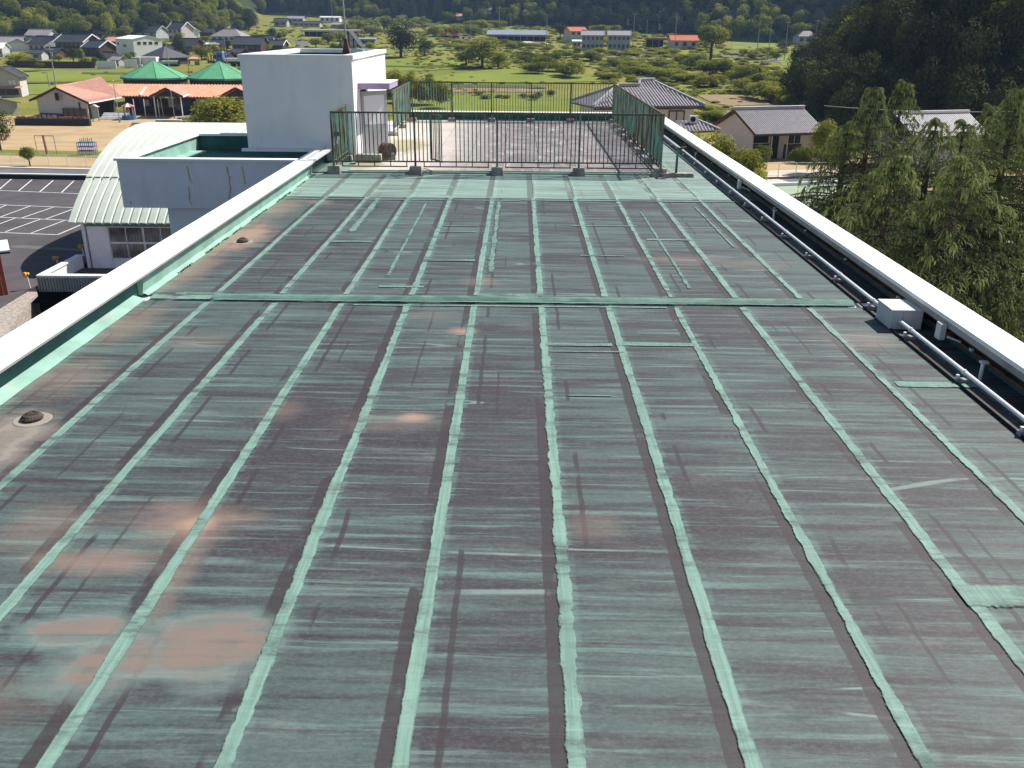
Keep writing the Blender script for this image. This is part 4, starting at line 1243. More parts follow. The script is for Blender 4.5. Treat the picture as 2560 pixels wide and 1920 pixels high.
def tile_rows(parent, poly, i, j, pitch, m, r=.05, name='tile_row', joined=False, lift=.0):
    P = [Vector(tuple(map(float, p))) for p in poly]
    A, B = P[i], P[j]
    e = (B - A); L = e.length; e.normalize()
    nn = Vector((0, 0, 0))
    for k in range(len(P)):
        nn += (P[k] - P[0]).cross(P[(k + 1) % len(P)] - P[0])
    nn.normalize()
    if nn.z < 0: nn = -nn
    s = nn.cross(e).normalized()
    c0 = sum(P, Vector((0, 0, 0))) / len(P)
    if s.dot(c0 - A) < 0: s = -s
    Q = [((p - A).dot(e), (p - A).dot(s)) for p in P]
    tmin, tmax = min(q[0] for q in Q), max(q[0] for q in Q)
    t = tmin + pitch * .5
    J = MB()
    while t < tmax:
        us = []
        for k in range(len(Q)):
            (ta, ua), (tb, ub) = Q[k], Q[(k + 1) % len(Q)]
            if (ta - t) * (tb - t) < 0:
                us.append(ua + (ub - ua) * (t - ta) / (tb - ta))
        if len(us) >= 2 and max(us) - min(us) > .25:
            a = A + e * t + s * min(us) + nn * (r * .2 + lift)
            b = A + e * t + s * max(us) + nn * (r * .2 + lift)
            q = MB()
            w = pitch * .30
            vs = []
            for c in (a, b):
                vs += [c - e * w, c - e * w * .6 + nn * r, c + e * w * .6 + nn * r, c + e * w]
            q.add(vs, [(0, 1, 5, 4), (1, 2, 6, 5), (2, 3, 7, 6), (0, 3, 2, 1), (4, 5, 6, 7)])
            if joined: J.add(q.v, q.f)
            else: q.build(name, m, parent)
        t += pitch
    if joined: J.build(name + 's', m, parent, kind='stuff')

def win(parent, x0, x1, z0, z1, y, m=None, fm=None, axis='y', sgn=-1):
    """a framed window on a wall; the wall face lies at y (or at x)"""
    w = MB(); t = .07; d = .05
    def bx(a, c, e, f, near, far):
        lo, hi = sorted((y + sgn * near, y + sgn * far))
        return (a, c, lo, hi, e, f) if axis == 'y' else (lo, hi, a, c, e, f)
    for a, c, e, f in ((x0, x1, z0, z0 + t), (x0, x1, z1 - t, z1), (x0, x0 + t, z0 + t, z1 - t), (x1 - t, x1, z0 + t, z1 - t), ((x0 + x1) / 2 - t / 2, (x0 + x1) / 2 + t / 2, z0 + t, z1 - t)):
        w.box(*bx(a, c, e, f, .003, d))
    f_ = w.build('window', fm or M_fascia, parent)
    g = MB()
    g.box(*bx(x0 + t * .5, x1 - t * .5, z0 + t * .5, z1 - t * .5, .004, .02)).build('pane', m or M_glass, f_)
    return f_

def house(px, py, wpx, wallpx, risepx, dep, rz, wm, rm, label, cat='house', hip=False, barge=None, cols=3, storeys=1, oh=.55, group=None, sink=.6, name='house', rows=False, wmat=None, endwin=False):
    p = WT(px, py)
    s = depth(p) / FPX
    w, h, rise = wpx * s, wallpx * s * .93, risepx * s * .93
    t = thing(name, label, cat, p, math.radians(rz), group, local=True)
    x0, x1, y0, y1 = -w / 2 + oh, w / 2 - oh, -dep / 2 + oh, dep / 2 - oh
    if hip:
        MB().box(x0, x1, y0, y1, -sink, h).build('wall', wm, t)
    else:
        MB().prism([(x0, y0, -sink), (x0, y1, -sink), (x0, y1, h), (x0, 0, h + rise * .93), (x0, y0, h)], (x1 - x0, 0, 0)).build('wall', wm, t)
    X0, X1, Y0, Y1 = -w / 2, w / 2, -dep / 2, dep / 2
    zr, ze = h + rise, h - .12
    rg = max(.2, w / 2 - dep / 2 * .95) if hip else w / 2
    a, b = (-rg, 0, zr), (rg, 0, zr)
    c = [(X0, Y0, ze), (X1, Y0, ze), (X1, Y1, ze), (X0, Y1, ze)]
    front = [c[0], c[1], b, a]; back = [c[2], c[3], a, b]
    slab('roof', front, rm, t); slab('roof', back, rm, t)
    if hip:
        slab('roof', [c[1], c[2], b], rm, t); slab('roof', [c[3], c[0], a], rm, t)
    MB().bar((-rg - .05, 0, zr + .08), (rg + .05, 0, zr + .08), .34, .30).build('ridge', M_tileD if rm in (M_tileD,) else M_ridge if rm in (M_tileG, M_tilePale) else rm, t)
    if rows: tile_rows(t, front, 0, 1, .55, rm, .09, joined=True)
    if barge is not None and not hip:
        for X in (X1, X0):
            bb = MB()
            for cc in ((X, Y0, ze), (X, Y1, ze)):
                bb.bar((X + (.03 if X > 0 else -.03), cc[1], cc[2] - .02), (X + (.03 if X > 0 else -.03), 0, zr - .02), .10, .42)
            bb.build('bargeboard', barge, t)
    fh = h / storeys
    for k in range(storeys):
        for i in range(cols):
            cx = x0 + (x1 - x0) * (i + .5) / cols
            ww = min(1.7, (x1 - x0) / cols * .62)
            win(t, cx - ww / 2, cx + ww / 2, k * fh + fh * .34, k * fh + fh * .78, y0, m=wmat)
    if endwin:
        for yy in (-dep * .22, dep * .22):
            win(t, yy - .8, yy + .8, h * .60, h * .86, x1, axis='x', sgn=1, m=wmat)
        win(t, -dep * .36, dep * .36, h * .08, h * .42, x1, axis='x', sgn=1, m=M_glass)
        MB().prism([(x1 + .01, y0 - .3, h * .46), (x1 + 1.1, y0 - .3, h * .46), (x1 + .01, y0 - .3, h * .54)], (0, y1 - y0 + .6, 0)).build('porch_roof', M_tileP, t)
    return t

# foliage ----------------------------------------------------------------------------
def leaf_cloud(name, m, seed, n, size, lobes=9, lr=(.34, .52), kind='round', squash=1.0, up=.25):
    R = np.random.RandomState(seed)
    C, RAD = [], []
    if kind == 'round':
        for i in range(lobes):
            d = R.normal(size=3); d /= np.linalg.norm(d)
            rr = R.uniform(.25, .66)
            C.append(d * rr * np.array([1, 1, .85])); RAD.append(R.uniform(*lr))
        C.append(np.zeros(3)); RAD.append(.55)
    elif kind == 'cone':
        for i in range(lobes):
            z = -0.95 + 1.85 * (i + R.uniform(0, .9)) / lobes
            rr = (1 - (z + 1) / 2.05) * .62
            a = R.uniform(0, 6.28)
            C.append(np.array([math.cos(a) * rr, math.sin(a) * rr, z])); RAD.append(max(.10, .40 * (1 - (z + 1) / 2.2)))
    elif kind == 'plume':
        for i in range(lobes):
            a = R.uniform(0, 6.28); rr = R.uniform(.1, .75)
            C.append(np.array([math.cos(a) * rr, math.sin(a) * rr, R.uniform(-.5, .7) - rr * .3])); RAD.append(R.uniform(.22, .36))
    C, RAD = np.array(C), np.array(RAD)
    pr = RAD ** 2 / np.sum(RAD ** 2)
    k = R.choice(len(C), n, p=pr)
    d = R.normal(size=(n, 3)); d[:, 2] += .35
    d /= np.linalg.norm(d, axis=1)[:, None]
    P = C[k] + d * (RAD[k] * R.uniform(.72, 1.06, n))[:, None]
    if kind == 'round': P[:, 2] = np.clip(P[:, 2], -.98, 1.05)
    N = d + R.normal(size=(n, 3)) * .55; N[:, 2] += up
    N /= np.linalg.norm(N, axis=1)[:, None]
    t = np.cross(N, R.normal(size=(n, 3))); t /= np.linalg.norm(t, axis=1)[:, None]
    bt = np.cross(N, t)
    s = (size * R.uniform(.55, 1.35, n))[:, None]
    s2 = s * R.uniform(.45, .8, n)[:, None]
    V = np.stack([P - t * s - bt * s2 * .3, P + bt * s2 * .2 - t * s * .2 - bt * s2, P + t * s, P + bt * s2], 1).reshape(-1, 3)
    F = np.arange(n * 4).reshape(-1, 4)
    me = bpy.data.meshes.new(name)
    me.vertices.add(len(V)); me.vertices.foreach_set('co', V.ravel())
    me.loops.add(len(F) * 4); me.loops.foreach_set('vertex_index', F.ravel().astype(np.int32))
    me.polygons.add(len(F)); me.polygons.foreach_set('loop_start', (np.arange(len(F)) * 4).astype(np.int32))
    me.polygons.foreach_set('loop_total', np.full(len(F), 4, np.int32))
    me.update(calc_edges=True)
    me.materials.append(m)
    return me

def trunk_mesh(name, seed):
    R = random.Random(seed)
    b = MB()
    b.tube((0, 0, -.25), (.02, .01, .45), .075, .055, 8)
    b.tube((.02, .01, .45), (.05 * R.choice((-1, 1)), .03, .8), .055, .03, 7)
    for i in range(6):
        a = R.uniform(0, 6.28); z = R.uniform(.36, .62)
        b.tube((.01, .01, z), (math.cos(a) * .26, math.sin(a) * .26, z + R.uniform(.12, .3)), .03, .012, 6)
    return b.mesh(name, M_bark)
TRUNKS = [trunk_mesh('trunk', s) for s in (1, 2, 3)]
CROWN = {}
def crowns(key, m, seeds, n, size, **kw):
    CROWN[key] = [leaf_cloud('crown', m, s, n, size, **kw) for s in seeds]
crowns('mid', M_lf_mid, (1, 2, 3), 2800, .058, up=.9, lobes=11)
crowns('lite', M_lf_lite, (4, 5), 2800, .058, up=1.0, lobes=11)
crowns('dark', M_lf_dark, (6, 7, 8), 3600, .046, up=.5, lobes=13)
crowns('con', M_lf_con, (9, 10), 2400, .055, kind='cone', lobes=46)
crowns('bam', M_lf_bam, (12, 13), 2400, .065, kind='plume', lobes=26, up=.8)
crowns('shrub', M_lf_shrub, (14, 15), 5200, .052, lobes=14, up=.8)
crowns('scrub', M_lf_scrub, (16, 17), 300, .17, lobes=7, up=1.3)
crowns('scrubd', M_lf_lite, (18, 19), 260, .16, lobes=7, up=1.0)

def plant(p, h, r, kind, label, cat, group=None, name='tree', trunk=.3, zc=None):
    t = thing(name, label, cat, p, 0, group)
    ch = h * (1 - trunk)
    k = random.randrange(len(CROWN[kind]))
    link('crown', CROWN[kind][k], t, (0, 0, h - ch / 2), random.uniform(0, 6.28), (r, r * random.uniform(.9, 1.05), ch / 2))
    if trunk > 0:
        s = r * .9
        link('trunk', random.choice(TRUNKS), t, (0, 0, 0), random.uniform(0, 6), (s, s, h * .98))
    return t

def tree(px, py, hpx, wpx, label, kind='mid', group=None, name='tree', cat='tree', trunk=.25):
    p = WT(px, py); s = depth(p) / FPX
    return plant(p, hpx * s * .93, wpx * s / 2, kind, label, cat, group, name, trunk)

def bush(px, py, hpx, wpx, label, kind='mid', group=None, name='bush', cat='bush'):
    return tree(px, py, hpx, wpx, label, kind, group, name, cat, 0.0)

def upole(px, pyb, pyt, label, arms=1, pt=None, w=.14, m=None):
    p = WT(px, pyb); D = depth(p)
    h = (pyb - pyt) * D / FPX * .93
    t = thing('utility_pole', label, 'pole', p, 0, 'utility poles across the valley')
    MB().tube(p - np.array([0, 0, .5]), p + np.array([0, 0, h]), w * 1.15, w * .8, 8).build('pole', m or M_pole, t)
    for k in range(arms):
        z = h - .4 - k * 1.1
        c = MB().bar(p + np.array([-.9, .0, z]), p + np.array([.9, 0.1, z]), .12).build('crossarm', M_polegrey, t)
        for dx in (-.8, -.3, .35, .8):
            MB().tube(p + np.array([dx, .05, z + .06]), p + np.array([dx, .05, z + .26]), .05, n=6).build('insulator', M_whitewall, c)
    if arms > 1:
        MB().tube(p + np.array([.3, 0, h - 3.0]), p + np.array([.3, 0, h - 2.1]), .28, n=10).build('transformer', M_polegrey, t)
    return t, p, h

# ------------------------------------------------------------------ the nursery school
ns = thing('nursery_school', 'low nursery school with orange tile roofs and two green pyramid roofs', 'building', tuple(PD(330, 262, 175)[:2]) + (GZ,))
zE, zA = -9.1, -6.85
G, Rr_ = W(138, 218, zA), W(250, 198, zA)
E1, E2, L1 = W(221, 256, zE), W(303, 241, zE), W(73, 250, zE)
L2 = L1 + (Rr_ - G)
slab('wing_roof', [E1, E2, Rr_, G], M_tileP, ns, .2)
slab('wing_roof', [L1, G, Rr_, L2], M_tileO, ns, .2)
tile_rows(ns, [E1, E2, Rr_, G], 0, 1, .42, M_tileP, .045, joined=True)
gw = [Vector(tuple(p)) for p in (L1, G, E1)]
u = (gw[2] - gw[0]); u.z = 0; u.normalize()
inn = Vector(tuple(Rr_ - G)).normalized()
o_ = inn * .6
wl, wr = gw[0] + u * 1.4 + o_, gw[2] - u * .9 + o_
wallp = [(wl.x, wl.y, GZ), (wr.x, wr.y, GZ), (wr.x, wr.y, zE - .0), (gw[1].x + o_.x, gw[1].y + o_.y, zA - .25), (wl.x, wl.y, zE + .15)]
MB().prism(wallp, inn * .3).build('wing_wall', M_cream, ns)
MB().prism([(wl.x, wl.y, GZ), (wl.x + inn.x * 20, wl.y + inn.y * 20, GZ), (wl.x + inn.x * 20, wl.y + inn.y * 20, zE), (wl.x, wl.y, zE)], u * .2).build('wing_wall', M_cream, ns)
ev = wr - u * 1.6
MB().prism([(ev.x, ev.y, GZ), (ev.x + inn.x * 20, ev.y + inn.y * 20, GZ), (ev.x + inn.x * 20, ev.y + inn.y * 20, zE - .1), (ev.x, ev.y, zE - .1)], u * .2).build('wing_wall', M_wood, ns)
def onwall(f, z, out=.04):
    q = wl + (wr - wl) * f - inn * out
    return (q.x, q.y, z)
def wpanel(name, f0, f1, z0, z1, m, th=.04, par=ns):
    return MB().prism([onwall(f0, z0, .003), onwall(f1, z0, .003), onwall(f1, z1, .003), onwall(f0, z1, .003)], -inn * th).build(name, m, par)
MB_ = wpanel('gable_vent', .395, .47, -9.05, -7.75, M_dark)
wpanel('plinth_panel', .02, .50, GZ, GZ + 1.15, M_tileD)
for f0, f1 in ((.06, .14), (.17, .22), (.26, .36)):
    wpanel('mural', f0, f1, GZ + .12, GZ + .9, M_greywall, .07)
wpanel('glazing', .502, .985, GZ, GZ + 2.15, M_glass, .05)
for f in (.502, .60, .735, .865, .975): wpanel('mullion', f, f + .012, GZ, GZ + 2.15, M_wood, .09)
bb = MB()
for a, c in ((gw[0], gw[1]), (gw[1], gw[2])):
    bb.bar(a - inn * .03 + Vector((0, 0, -.12)), c - inn * .03 + Vector((0, 0, -.12)), .14, .34)
bb.build('bargeboard', M_wood, ns)
bb = MB(); bb.bar(Vector(tuple(E1)) + Vector((0, 0, -.15)), Vector(tuple(E2)) + Vector((0, 0, -.15)), .22, .2); bb.build('gutter', M_whitewall, ns)
bb = MB(); bb.bar(Vector(tuple(G)) + Vector((0, 0, .1)), Vector(tuple(Rr_)) + Vector((0, 0, .1)), .3, .25); bb.build('ridge', M_tileO, ns)
# main range
zM = -7.35
M0, M1 = W(296, 240, zE), W(660, 245.5, zE)
T0, T1_ = W(262, 209, zM), W(668, 214, zM)
mpoly = [M0, M1, T1_, T0]
slab('main_roof', mpoly, M_tileO, ns, .2)
tile_rows(ns, mpoly, 0, 1, .62, M_tileO, .10, joined=True)
for pa, pb in (((364, 221), (351, 240)), ((530, 219), (520, 241))):
    a, c = Vector(tuple(W(pa[0], pa[1], zM - .55))), Vector(tuple(W(pb[0], pb[1], zE + .05)))
    MB().bar(a + Vector((0, 0, .22)), c + Vector((0, 0, .22)), .4, .12).build('flashing', M_whitewall, ns)
bb = MB(); bb.bar(Vector(tuple(M0)) + Vector((0, -.1, -.15)), Vector(tuple(M1)) + Vector((0, -.1, -.15)), .18, .18); bb.build('gutter', M_wood, ns)
back = Vector((0, 2.6, 0))
b0, b1 = Vector((M0[0], M0[1], GZ)) + back, Vector((M1[0], M1[1], GZ)) + back
MB().prism([b0, b1, (b1.x, b1.y, zE + .3), (b0.x, b0.y, zE + .3)], (0, .3, 0)).build('main_wall', M_wood, ns)
MB().prism([(b0.x, b0.y + 6.0, GZ), (b1.x, b1.y + 6, GZ), (b1.x, b1.y + 6, zM - .2), (b0.x, b0.y + 6, zM - .2)], (0, .3, 0)).build('main_wall', M_wood, ns)
def onm(f, z, out=.02):
    q = b0 + (b1 - b0) * f
    return (q.x, q.y - out, z)
for f0, f1, z0, z1, m_, nm in ((.02, .10, -11.2, -9.6, M_glass, 'glazing'), (.13, .17, -11.0, -9.9, M_cream, 'wall_panel'), (.19, .25, -11.3, -9.6, M_glass, 'glazing'), (.305, .345, -11.2, -9.4, M_cream, 'wall_panel'),
                               (.35, .47, GZ + .05, -9.6, M_glass, 'glazing'), (.50, .58, -10.9, -9.5, M_cream, 'wall_panel'), (.60, .66, -11.4, -9.6, M_cream, 'wall_panel'), (.67, .73, -11.4, -9.6, M_cream, 'wall_panel'), (.78, .9, -11.4, -9.6, M_glass, 'glazing')):
    MB().prism([onm(f0, z0), onm(f1, z0), onm(f1, z1), onm(f0, z1)], (0, -.05, 0)).build(nm, m_, ns)
# green pyramid roofs on dark clerestories
for cx, D in ((388, 188.5), (552, 188.5)):
    c = PD(cx, 190, D)
    r, zb, za = 6.9, -6.95, -3.62
    ph_ = math.radians(22.5)
    ph_ = math.radians(-67)
    bb = MB().lathe([(r, zb), (r, zb + .10), (.05, za)], (c[0], c[1], 0), 8, ph_)
    bb.build('pyramid_roof', M_gcone, ns)
    bb = MB().lathe([(r + .05, zb - .24), (r + .05, zb - .03)], (c[0], c[1], 0), 8, ph_); bb.build('roof_edge', M_gymunder, ns)
    MB().lathe([(r - .5, -9), (r - .5, zb - .245)], (c[0], c[1], 0), 8, ph_).build('clerestory', M_wood, ns)
    bb = MB()
    for k in range(8):
        a = ph_ + k * math.pi / 4
        bb.bar((c[0] + r * math.cos(a), c[1] + r * math.sin(a), zb + .14), (c[0], c[1], za + .03), .10, .08)
    bb.build('hip_cap', M_gcone, ns)
# entrance gables
for (ax, ay), (bx_, by_), (lx, ly), (rx, ry), (cx_, cy_) in (((413, 221), (446.5, 213.7), (374, 240.5), (457, 242), (475, 235)), ((588, 220), (622, 213), (549, 240), (632, 242), (650, 235))):
    D0 = 161.5
    A_, L_, Rg = PD(ax, ay, D0), PD(lx, ly, D0), PD(rx, ry, D0)
    L_[2] = Rg[2] = min(L_[2], Rg[2])
    off = PD(bx_, by_, D0 + 10.5) - A_; off[2] = 0
    slab('porch_roof', [A_, Rg, Rg + off, A_ + off], M_tileP, ns, .2)
    slab('porch_roof', [L_, A_, A_ + off, L_ + off], M_tileO, ns, .2)
    fwd = Vector(tuple(off)).normalized()
    w_ = Vector((A_[0], A_[1], A_[2] - .3)) + fwd * .5
    l_ = Vector((L_[0], L_[1], L_[2] - .05)) + fwd * .5; r_ = Vector((Rg[0], Rg[1], Rg[2] - .05)) + fwd * .5
    l_ = l_ + (r_ - l_) * .1; r_ = r_ - (r_ - l_) * .1
    MB().prism([l_, r_, w_], fwd * .2).build('gable_panel', M_wood, ns)
    bb = MB(); bb.bar(Vector(tuple(A_)), Vector(tuple(Rg)), .14, .34); bb.bar(Vector(tuple(L_)), Vector(tuple(A_)), .14, .34); bb.build('bargeboard', M_wood, ns)
    MB().bar(Vector(tuple(Rg)), Vector(tuple(Rg + off * .5)), .25, .2).build('gutter', M_whitewall, ns)
    g_ = w_ + Vector((0, 0, -.9)) - fwd * .05
    MB().prism([g_ + Vector((-1.6, 0, -.55)), g_ + Vector((1.6, 0, -.55)), g_ + Vector((.55, 0, .25)), g_ + Vector((-.55, 0, .25))], -fwd * .06).build('gable_mural', M_gcone, ns)
    MB().tube(g_ - fwd * .07 + Vector((0, 0, -.15)), g_ - fwd * .10 + Vector((0, 0, -.15)), .36, n=14).build('emblem', M_whitewall, ns)
    for q in (l_, r_):
        MB().tube((q.x, q.y, GZ), (q.x, q.y, q.z), .11, n=8).build('post', M_whitewall, ns)
for px in (183, 330, 356, 391):
    q = W(px if px != 183 else 150, 246, zE); 
    if px == 183: q = np.array(E1) + np.array([-.6, .3, 0])
    MB().tube((q[0], q[1] + .4, GZ), (q[0], q[1] + .4, zE - .15), .08, n=6).build('post', M_whitewall, ns)
# flagpoles
for (px, pyb, pyt, lab) in ((409, 294, 223, 'thin white flagpole in front of the nursery porch, left of the pair'), (437, 296, 227, 'thin white flagpole in front of the nursery porch, right of the pair'), (300, 306, 203, 'tall grey flagpole beside the red and white play hut')):
    p = WT(px, pyb); h = (pyb - pyt) * depth(p) / FPX * .95
    t = thing('flagpole', lab, 'flagpole', p, 0, 'flagpoles in the nursery yard')
    MB().tube(p, (p[0] - h * .02, p[1], p[2] + h), .09, .06, 8).build('pole', M_pole, t)
    MB().lathe([(.05, 0), (.11, .08), (.05, .17)], (p[0] - h * .02, p[1], p[2] + h), 8).build('finial', M_galv, t)
    MB().tube(p - np.array([0, 0, .1]), p + np.array([0, 0, .35]), .2, .16, 8).build('base', M_concrete, t)
# play hut with red and white hat and blue tub
p = WT(324, 299); s = depth(p) / FPX
t = thing('play_hut', 'small play hut with red and white umbrella roof over a blue base', 'play hut', p)
b_ = MB()
for k in range(8):
    a, c = k * math.pi / 4, (k + 1) * math.pi / 4
    r = 16 * s
    q = MB().add([(p[0] + r * math.cos(a), p[1] + r * math.sin(a), p[2] + 32 * s), (p[0] + r * math.cos(c), p[1] + r * math.sin(c), p[2] + 32 * s), (p[0], p[1], p[2] + 40 * s), (p[0] + r * math.cos(a), p[1] + r * math.sin(a), p[2] + 30.5 * s), (p[0] + r * math.cos(c), p[1] + r * math.sin(c), p[2] + 30.5 * s)],
                  [(0, 1, 2), (3, 4, 1, 0), (4, 3, 2)])
    q.build('roof_segment', M_red if k % 2 else M_whitewall, t)
for k in range(6):
    a = k * math.pi / 3
    MB().tube((p[0] + 11 * s * math.cos(a), p[1] + 11 * s * math.sin(a), p[2]), (p[0] + 11 * s * math.cos(a), p[1] + 11 * s * math.sin(a), p[2] + 31 * s), .09, n=6).build('post', M_polegrey, t)
MB().lathe([(16 * s, 0), (17 * s, 10 * s), (15.5 * s, 10 * s), (15 * s, 1 * s)], p, 12).build('tub', M_blue, t)
# notice board
p = WT(241, 303); s = depth(p) / FPX
t = thing('notice_board', 'tall pale green notice board with a small roof beside the nursery steps', 'sign', p)
MB().box(p[0] - 7 * s, p[0] + 7 * s, p[1] - .1, p[1] + .1, p[2] + 8 * s, p[2] + 33 * s).build('board', mat('pale_green_board', (.25, .42, .36), .1, 2), t)
MB().box(p[0] - 4.6 * s, p[0] + 4.6 * s, p[1] - .13, p[1] - .102, p[2] + 12 * s, p[2] + 29 * s).build('panel', M_greywall, t)
for d_ in (-7.5, 7.5): MB().box(p[0] + d_ * s - .08, p[0] + d_ * s + .08, p[1] - .09, p[1] + .09, p[2], p[2] + 34 * s).build('leg', M_fascia, t)
MB().prism([(p[0] - 11 * s, p[1] - .5, p[2] + 34 * s), (p[0] + 11 * s, p[1] - .5, p[2] + 34 * s), (p[0], p[1] - .5, p[2] + 40 * s)], (0, 1.0, 0)).build('roof', M_greywall, t)
# steps and stage
p = WT(283, 299); s = depth(p) / FPX
t = thing('wide_steps', 'wide grey wooden steps in front of the nursery veranda', 'steps', p)
for k in range(4):
    MB().box(p[0] - 33 * s, p[0] + 30 * s, p[1] + k * .55, p[1] + k * .55 + .53, p[2], p[2] + .22 + k * .25).build('step', M_render, t)
p = WT(466, 300); s = depth(p) / FPX
t = thing('log_stack', 'low stack of grey timber beside the nursery flagpoles', 'timber', p)
for k in range(4):
    MB().tube((p[0] - 22 * s, p[1] + k * .5, p[2] + .25), (p[0] + 18 * s, p[1] + .3 + k * .5, p[2] + .25 + .25 * (k % 2)), .28, n=8).build('log', M_concrete, t)
# planted bank in front of the gable
p = WT(135, 314)
t = thing('flower_bank', 'long dark low wall topped with pink flowering shrubs before the nursery gable', 'planter', p)
s = depth(p) / FPX
MB().box(p[0] - 95 * s, p[0] + 92 * s, p[1] - .3, p[1] + .4, p[2], p[2] + 17 * s).build('wall', M_moss, t)
SHR = [leaf_cloud('shrub', M_pinkfl, 40 + k, 500, .12, lobes=7) for k in range(3)]
for k in range(14):
    link('shrub', SHR[k % 3], t, (p[0] + (-88 + 12.6 * k) * s, p[1] + .5, p[2] + 18 * s), random.random() * 6, (7.5 * s, .8, 5.5 * s), world=True)
# garden wall and steps behind the hall
p = WT(425, 318); s = depth(p) / FPX
t = thing('garden_wall', 'dark grey garden wall half hidden by the pale green tree', 'wall', p)
MB().box(p[0] - 33 * s, p[0] + 30 * s, p[1] - .2, p[1] + .2, p[2], p[2] + 17 * s).build('wall', M_concrete, t)
MB().box(p[0] - 34 * s, p[0] + 31 * s, p[1] - .25, p[1] + .25, p[2] + 17 * s, p[2] + 18.5 * s).build('cap', M_whitewall, t)
p = WT(362, 318); s = depth(p) / FPX
t = thing('garden_steps', 'low brown garden steps left of the dark garden wall', 'steps', p)
for k in range(3): MB().box(p[0] - 38 * s, p[0] + 28 * s, p[1] + .5 * k, p[1] + .5 * k + .48, p[2], p[2] + .2 + .2 * k).build('step', M_block, t)

# yard things -------------------------------------------------------------------------
p = WT(119, 388); s = depth(p) / FPX
t = thing('climbing_post', 'tall pink climbing post standing in the dry yard', 'play tower', p)
MB().tube(p, (p[0] - 3 * s, p[1], p[2] + 49 * s), 3.4 * s, 2.8 * s, 10).build('post', mat('faded_pink', (.42, .20, .22), .15, 3), t)
for x0 in (-24, 24):
    MB().tube((p[0] + x0 * s, p[1], p[2]), (p[0] + (x0 - 1) * s, p[1], p[2] + 47 * s), .05, n=6).build('pole', M_polegrey, t)
MB().tube((p[0] - 25 * s, p[1], p[2] + 47 * s), (p[0] + 23 * s, p[1], p[2] + 47 * s), .05, n=6).build('crossbar', M_polegrey, t)
p = WT(216, 388); s = depth(p) / FPX
t = thing('jungle_gym', 'faded blue climbing frame of steel pipes in the dry yard', 'climbing frame', p)
n_ = 5; g_ = 10 * s
M_flilac = mat('faded_lilac', (.30, .27, .42), .1, 3)
for i in range(n_):
    for j in range(3):
        MB().tube((p[0] + (i - 2) * g_, p[1] + j * g_, p[2]), (p[0] + (i - 2) * g_, p[1] + j * g_, p[2] + 4 * g_ - (.0 if i in (1, 2, 3) else g_)), .045, n=6).build('upright', M_blue if (i + j) % 2 else M_flilac, t)
for k in range(1, 4):
    for j in range(3):
        MB().tube((p[0] - 2 * g_, p[1] + j * g_, p[2] + k * g_), (p[0] + 2 * g_, p[1] + j * g_, p[2] + k * g_), .045, n=6).build('rung', M_blue, t)
    for i in range(n_):
        MB().tube((p[0] + (i - 2) * g_, p[1], p[2] + k * g_), (p[0] + (i - 2) * g_, p[1] + 2 * g_, p[2] + k * g_), .045, n=6).build('rung', M_blue, t)
tree(2, 376, 118, 96, 'dense dark round tree at the left edge of the yard', 'dark', trunk=.08)
tree(76, 416, 60, 58, 'small bushy tree by the chain-link fence', 'mid', trunk=.2)
t = tree(560, 352, 122, 215, 'spreading pale green tree between the nursery and the penthouse', 'shrub', trunk=.05)
for (px, py, h, w) in ((475, 330, 40, 70), (510, 335, 60, 80)):
    bush(px, py, h, w, 'pale green shrub at the foot of the spreading tree', 'shrub', 'shrubs at the foot of the spreading tree')

# ------------------------------------------------------------------ village on the left
GREEN_ROOMS = None
house(35, 120, 58, 14, 15, 9, 8, M_greywall, M_tilePale, 'grey roofed house under the wood at the far left of the village', cols=3)
house(108, 108, 62, 20, 15, 10, -4, M_greywall, M_tilePale, 'tall house with pinkish grey roof, highest on the left of the village', cols=3, storeys=2)
house(48, 127, 40, 16, 12, 11, -70, M_whitewall, M_tileD, 'small dark roofed storehouse with a white gable wall', cols=1)
house(120, 130, 72, 22, 18, 10, -30, M_greywall, M_tileD, 'dark blue roofed house in the middle of the left village', cols=3, storeys=1)
house(200, 131, 92, 27, 19, 11, -18, M_wood, M_tileD, 'long black roofed farmhouse with a broad white gable trim', barge=M_whitewall, cols=6, storeys=2)
house(252, 139, 62, 22, 17, 9, -24, M_wood, M_tileD, 'smaller black roofed house with white gable trim beside the white warehouse', barge=M_whitewall, cols=3, storeys=1)
house(-2, 141, 44, 22, 14, 9, 10, M_greywall, M_whitewall, 'house with a bright white roof cut by the left edge', cols=2)
house(100, 150, 36, 18, 9, 6, 0, M_greywall, M_tileD, 'little grey shed behind the clipped round shrubs', cols=1, name='shed', cat='shed')
house(70, 118, 44, 16, 12, 9, -20, M_greywall, M_tileD, 'dark roof between the pinkish grey roof and the far left house', cols=2)
house(160, 118, 50, 18, 13, 9, -14, M_wood, M_tileD, 'black roof behind the long farmhouse, left end', cols=2)
house(228, 112, 46, 14, 12, 9, -22, M_greywall, M_tileD, 'dark roof peeping over the white gable trim', cols=2)
house(290, 116, 36, 14, 11, 8, -16, M_wood, M_tileO, 'brown roof with an orange tint left of the white warehouse', cols=2)
house(140, 146, 44, 16, 12, 8, -8, M_wood, M_tileD, 'low dark house between the round clipped bushes', cols=2)
house(276, 156, 40, 14, 12, 7, -26, M_greywall, M_tileD, 'dark roof behind the left pale concrete wall', cols=2)
house(430, 138, 56, 12, 14, 9, -22, M_wood, M_tileD, 'dark roof between thatch shaped farmhouse and the two-storey house', cols=3)
house(548, 122, 40, 12, 11, 8, -8, M_wood, M_tileD, 'small dark roof right of the small white flat house', cols=2)
house(660, 112, 60, 12, 12, 9, -4, M_greywall, M_tileD, 'dark roof behind the long black ridge', cols=3)
house(560, 146, 46, 10, 9, 7, -6, M_wood, M_tileD, 'lean dark shed roof behind the truck', cols=2)
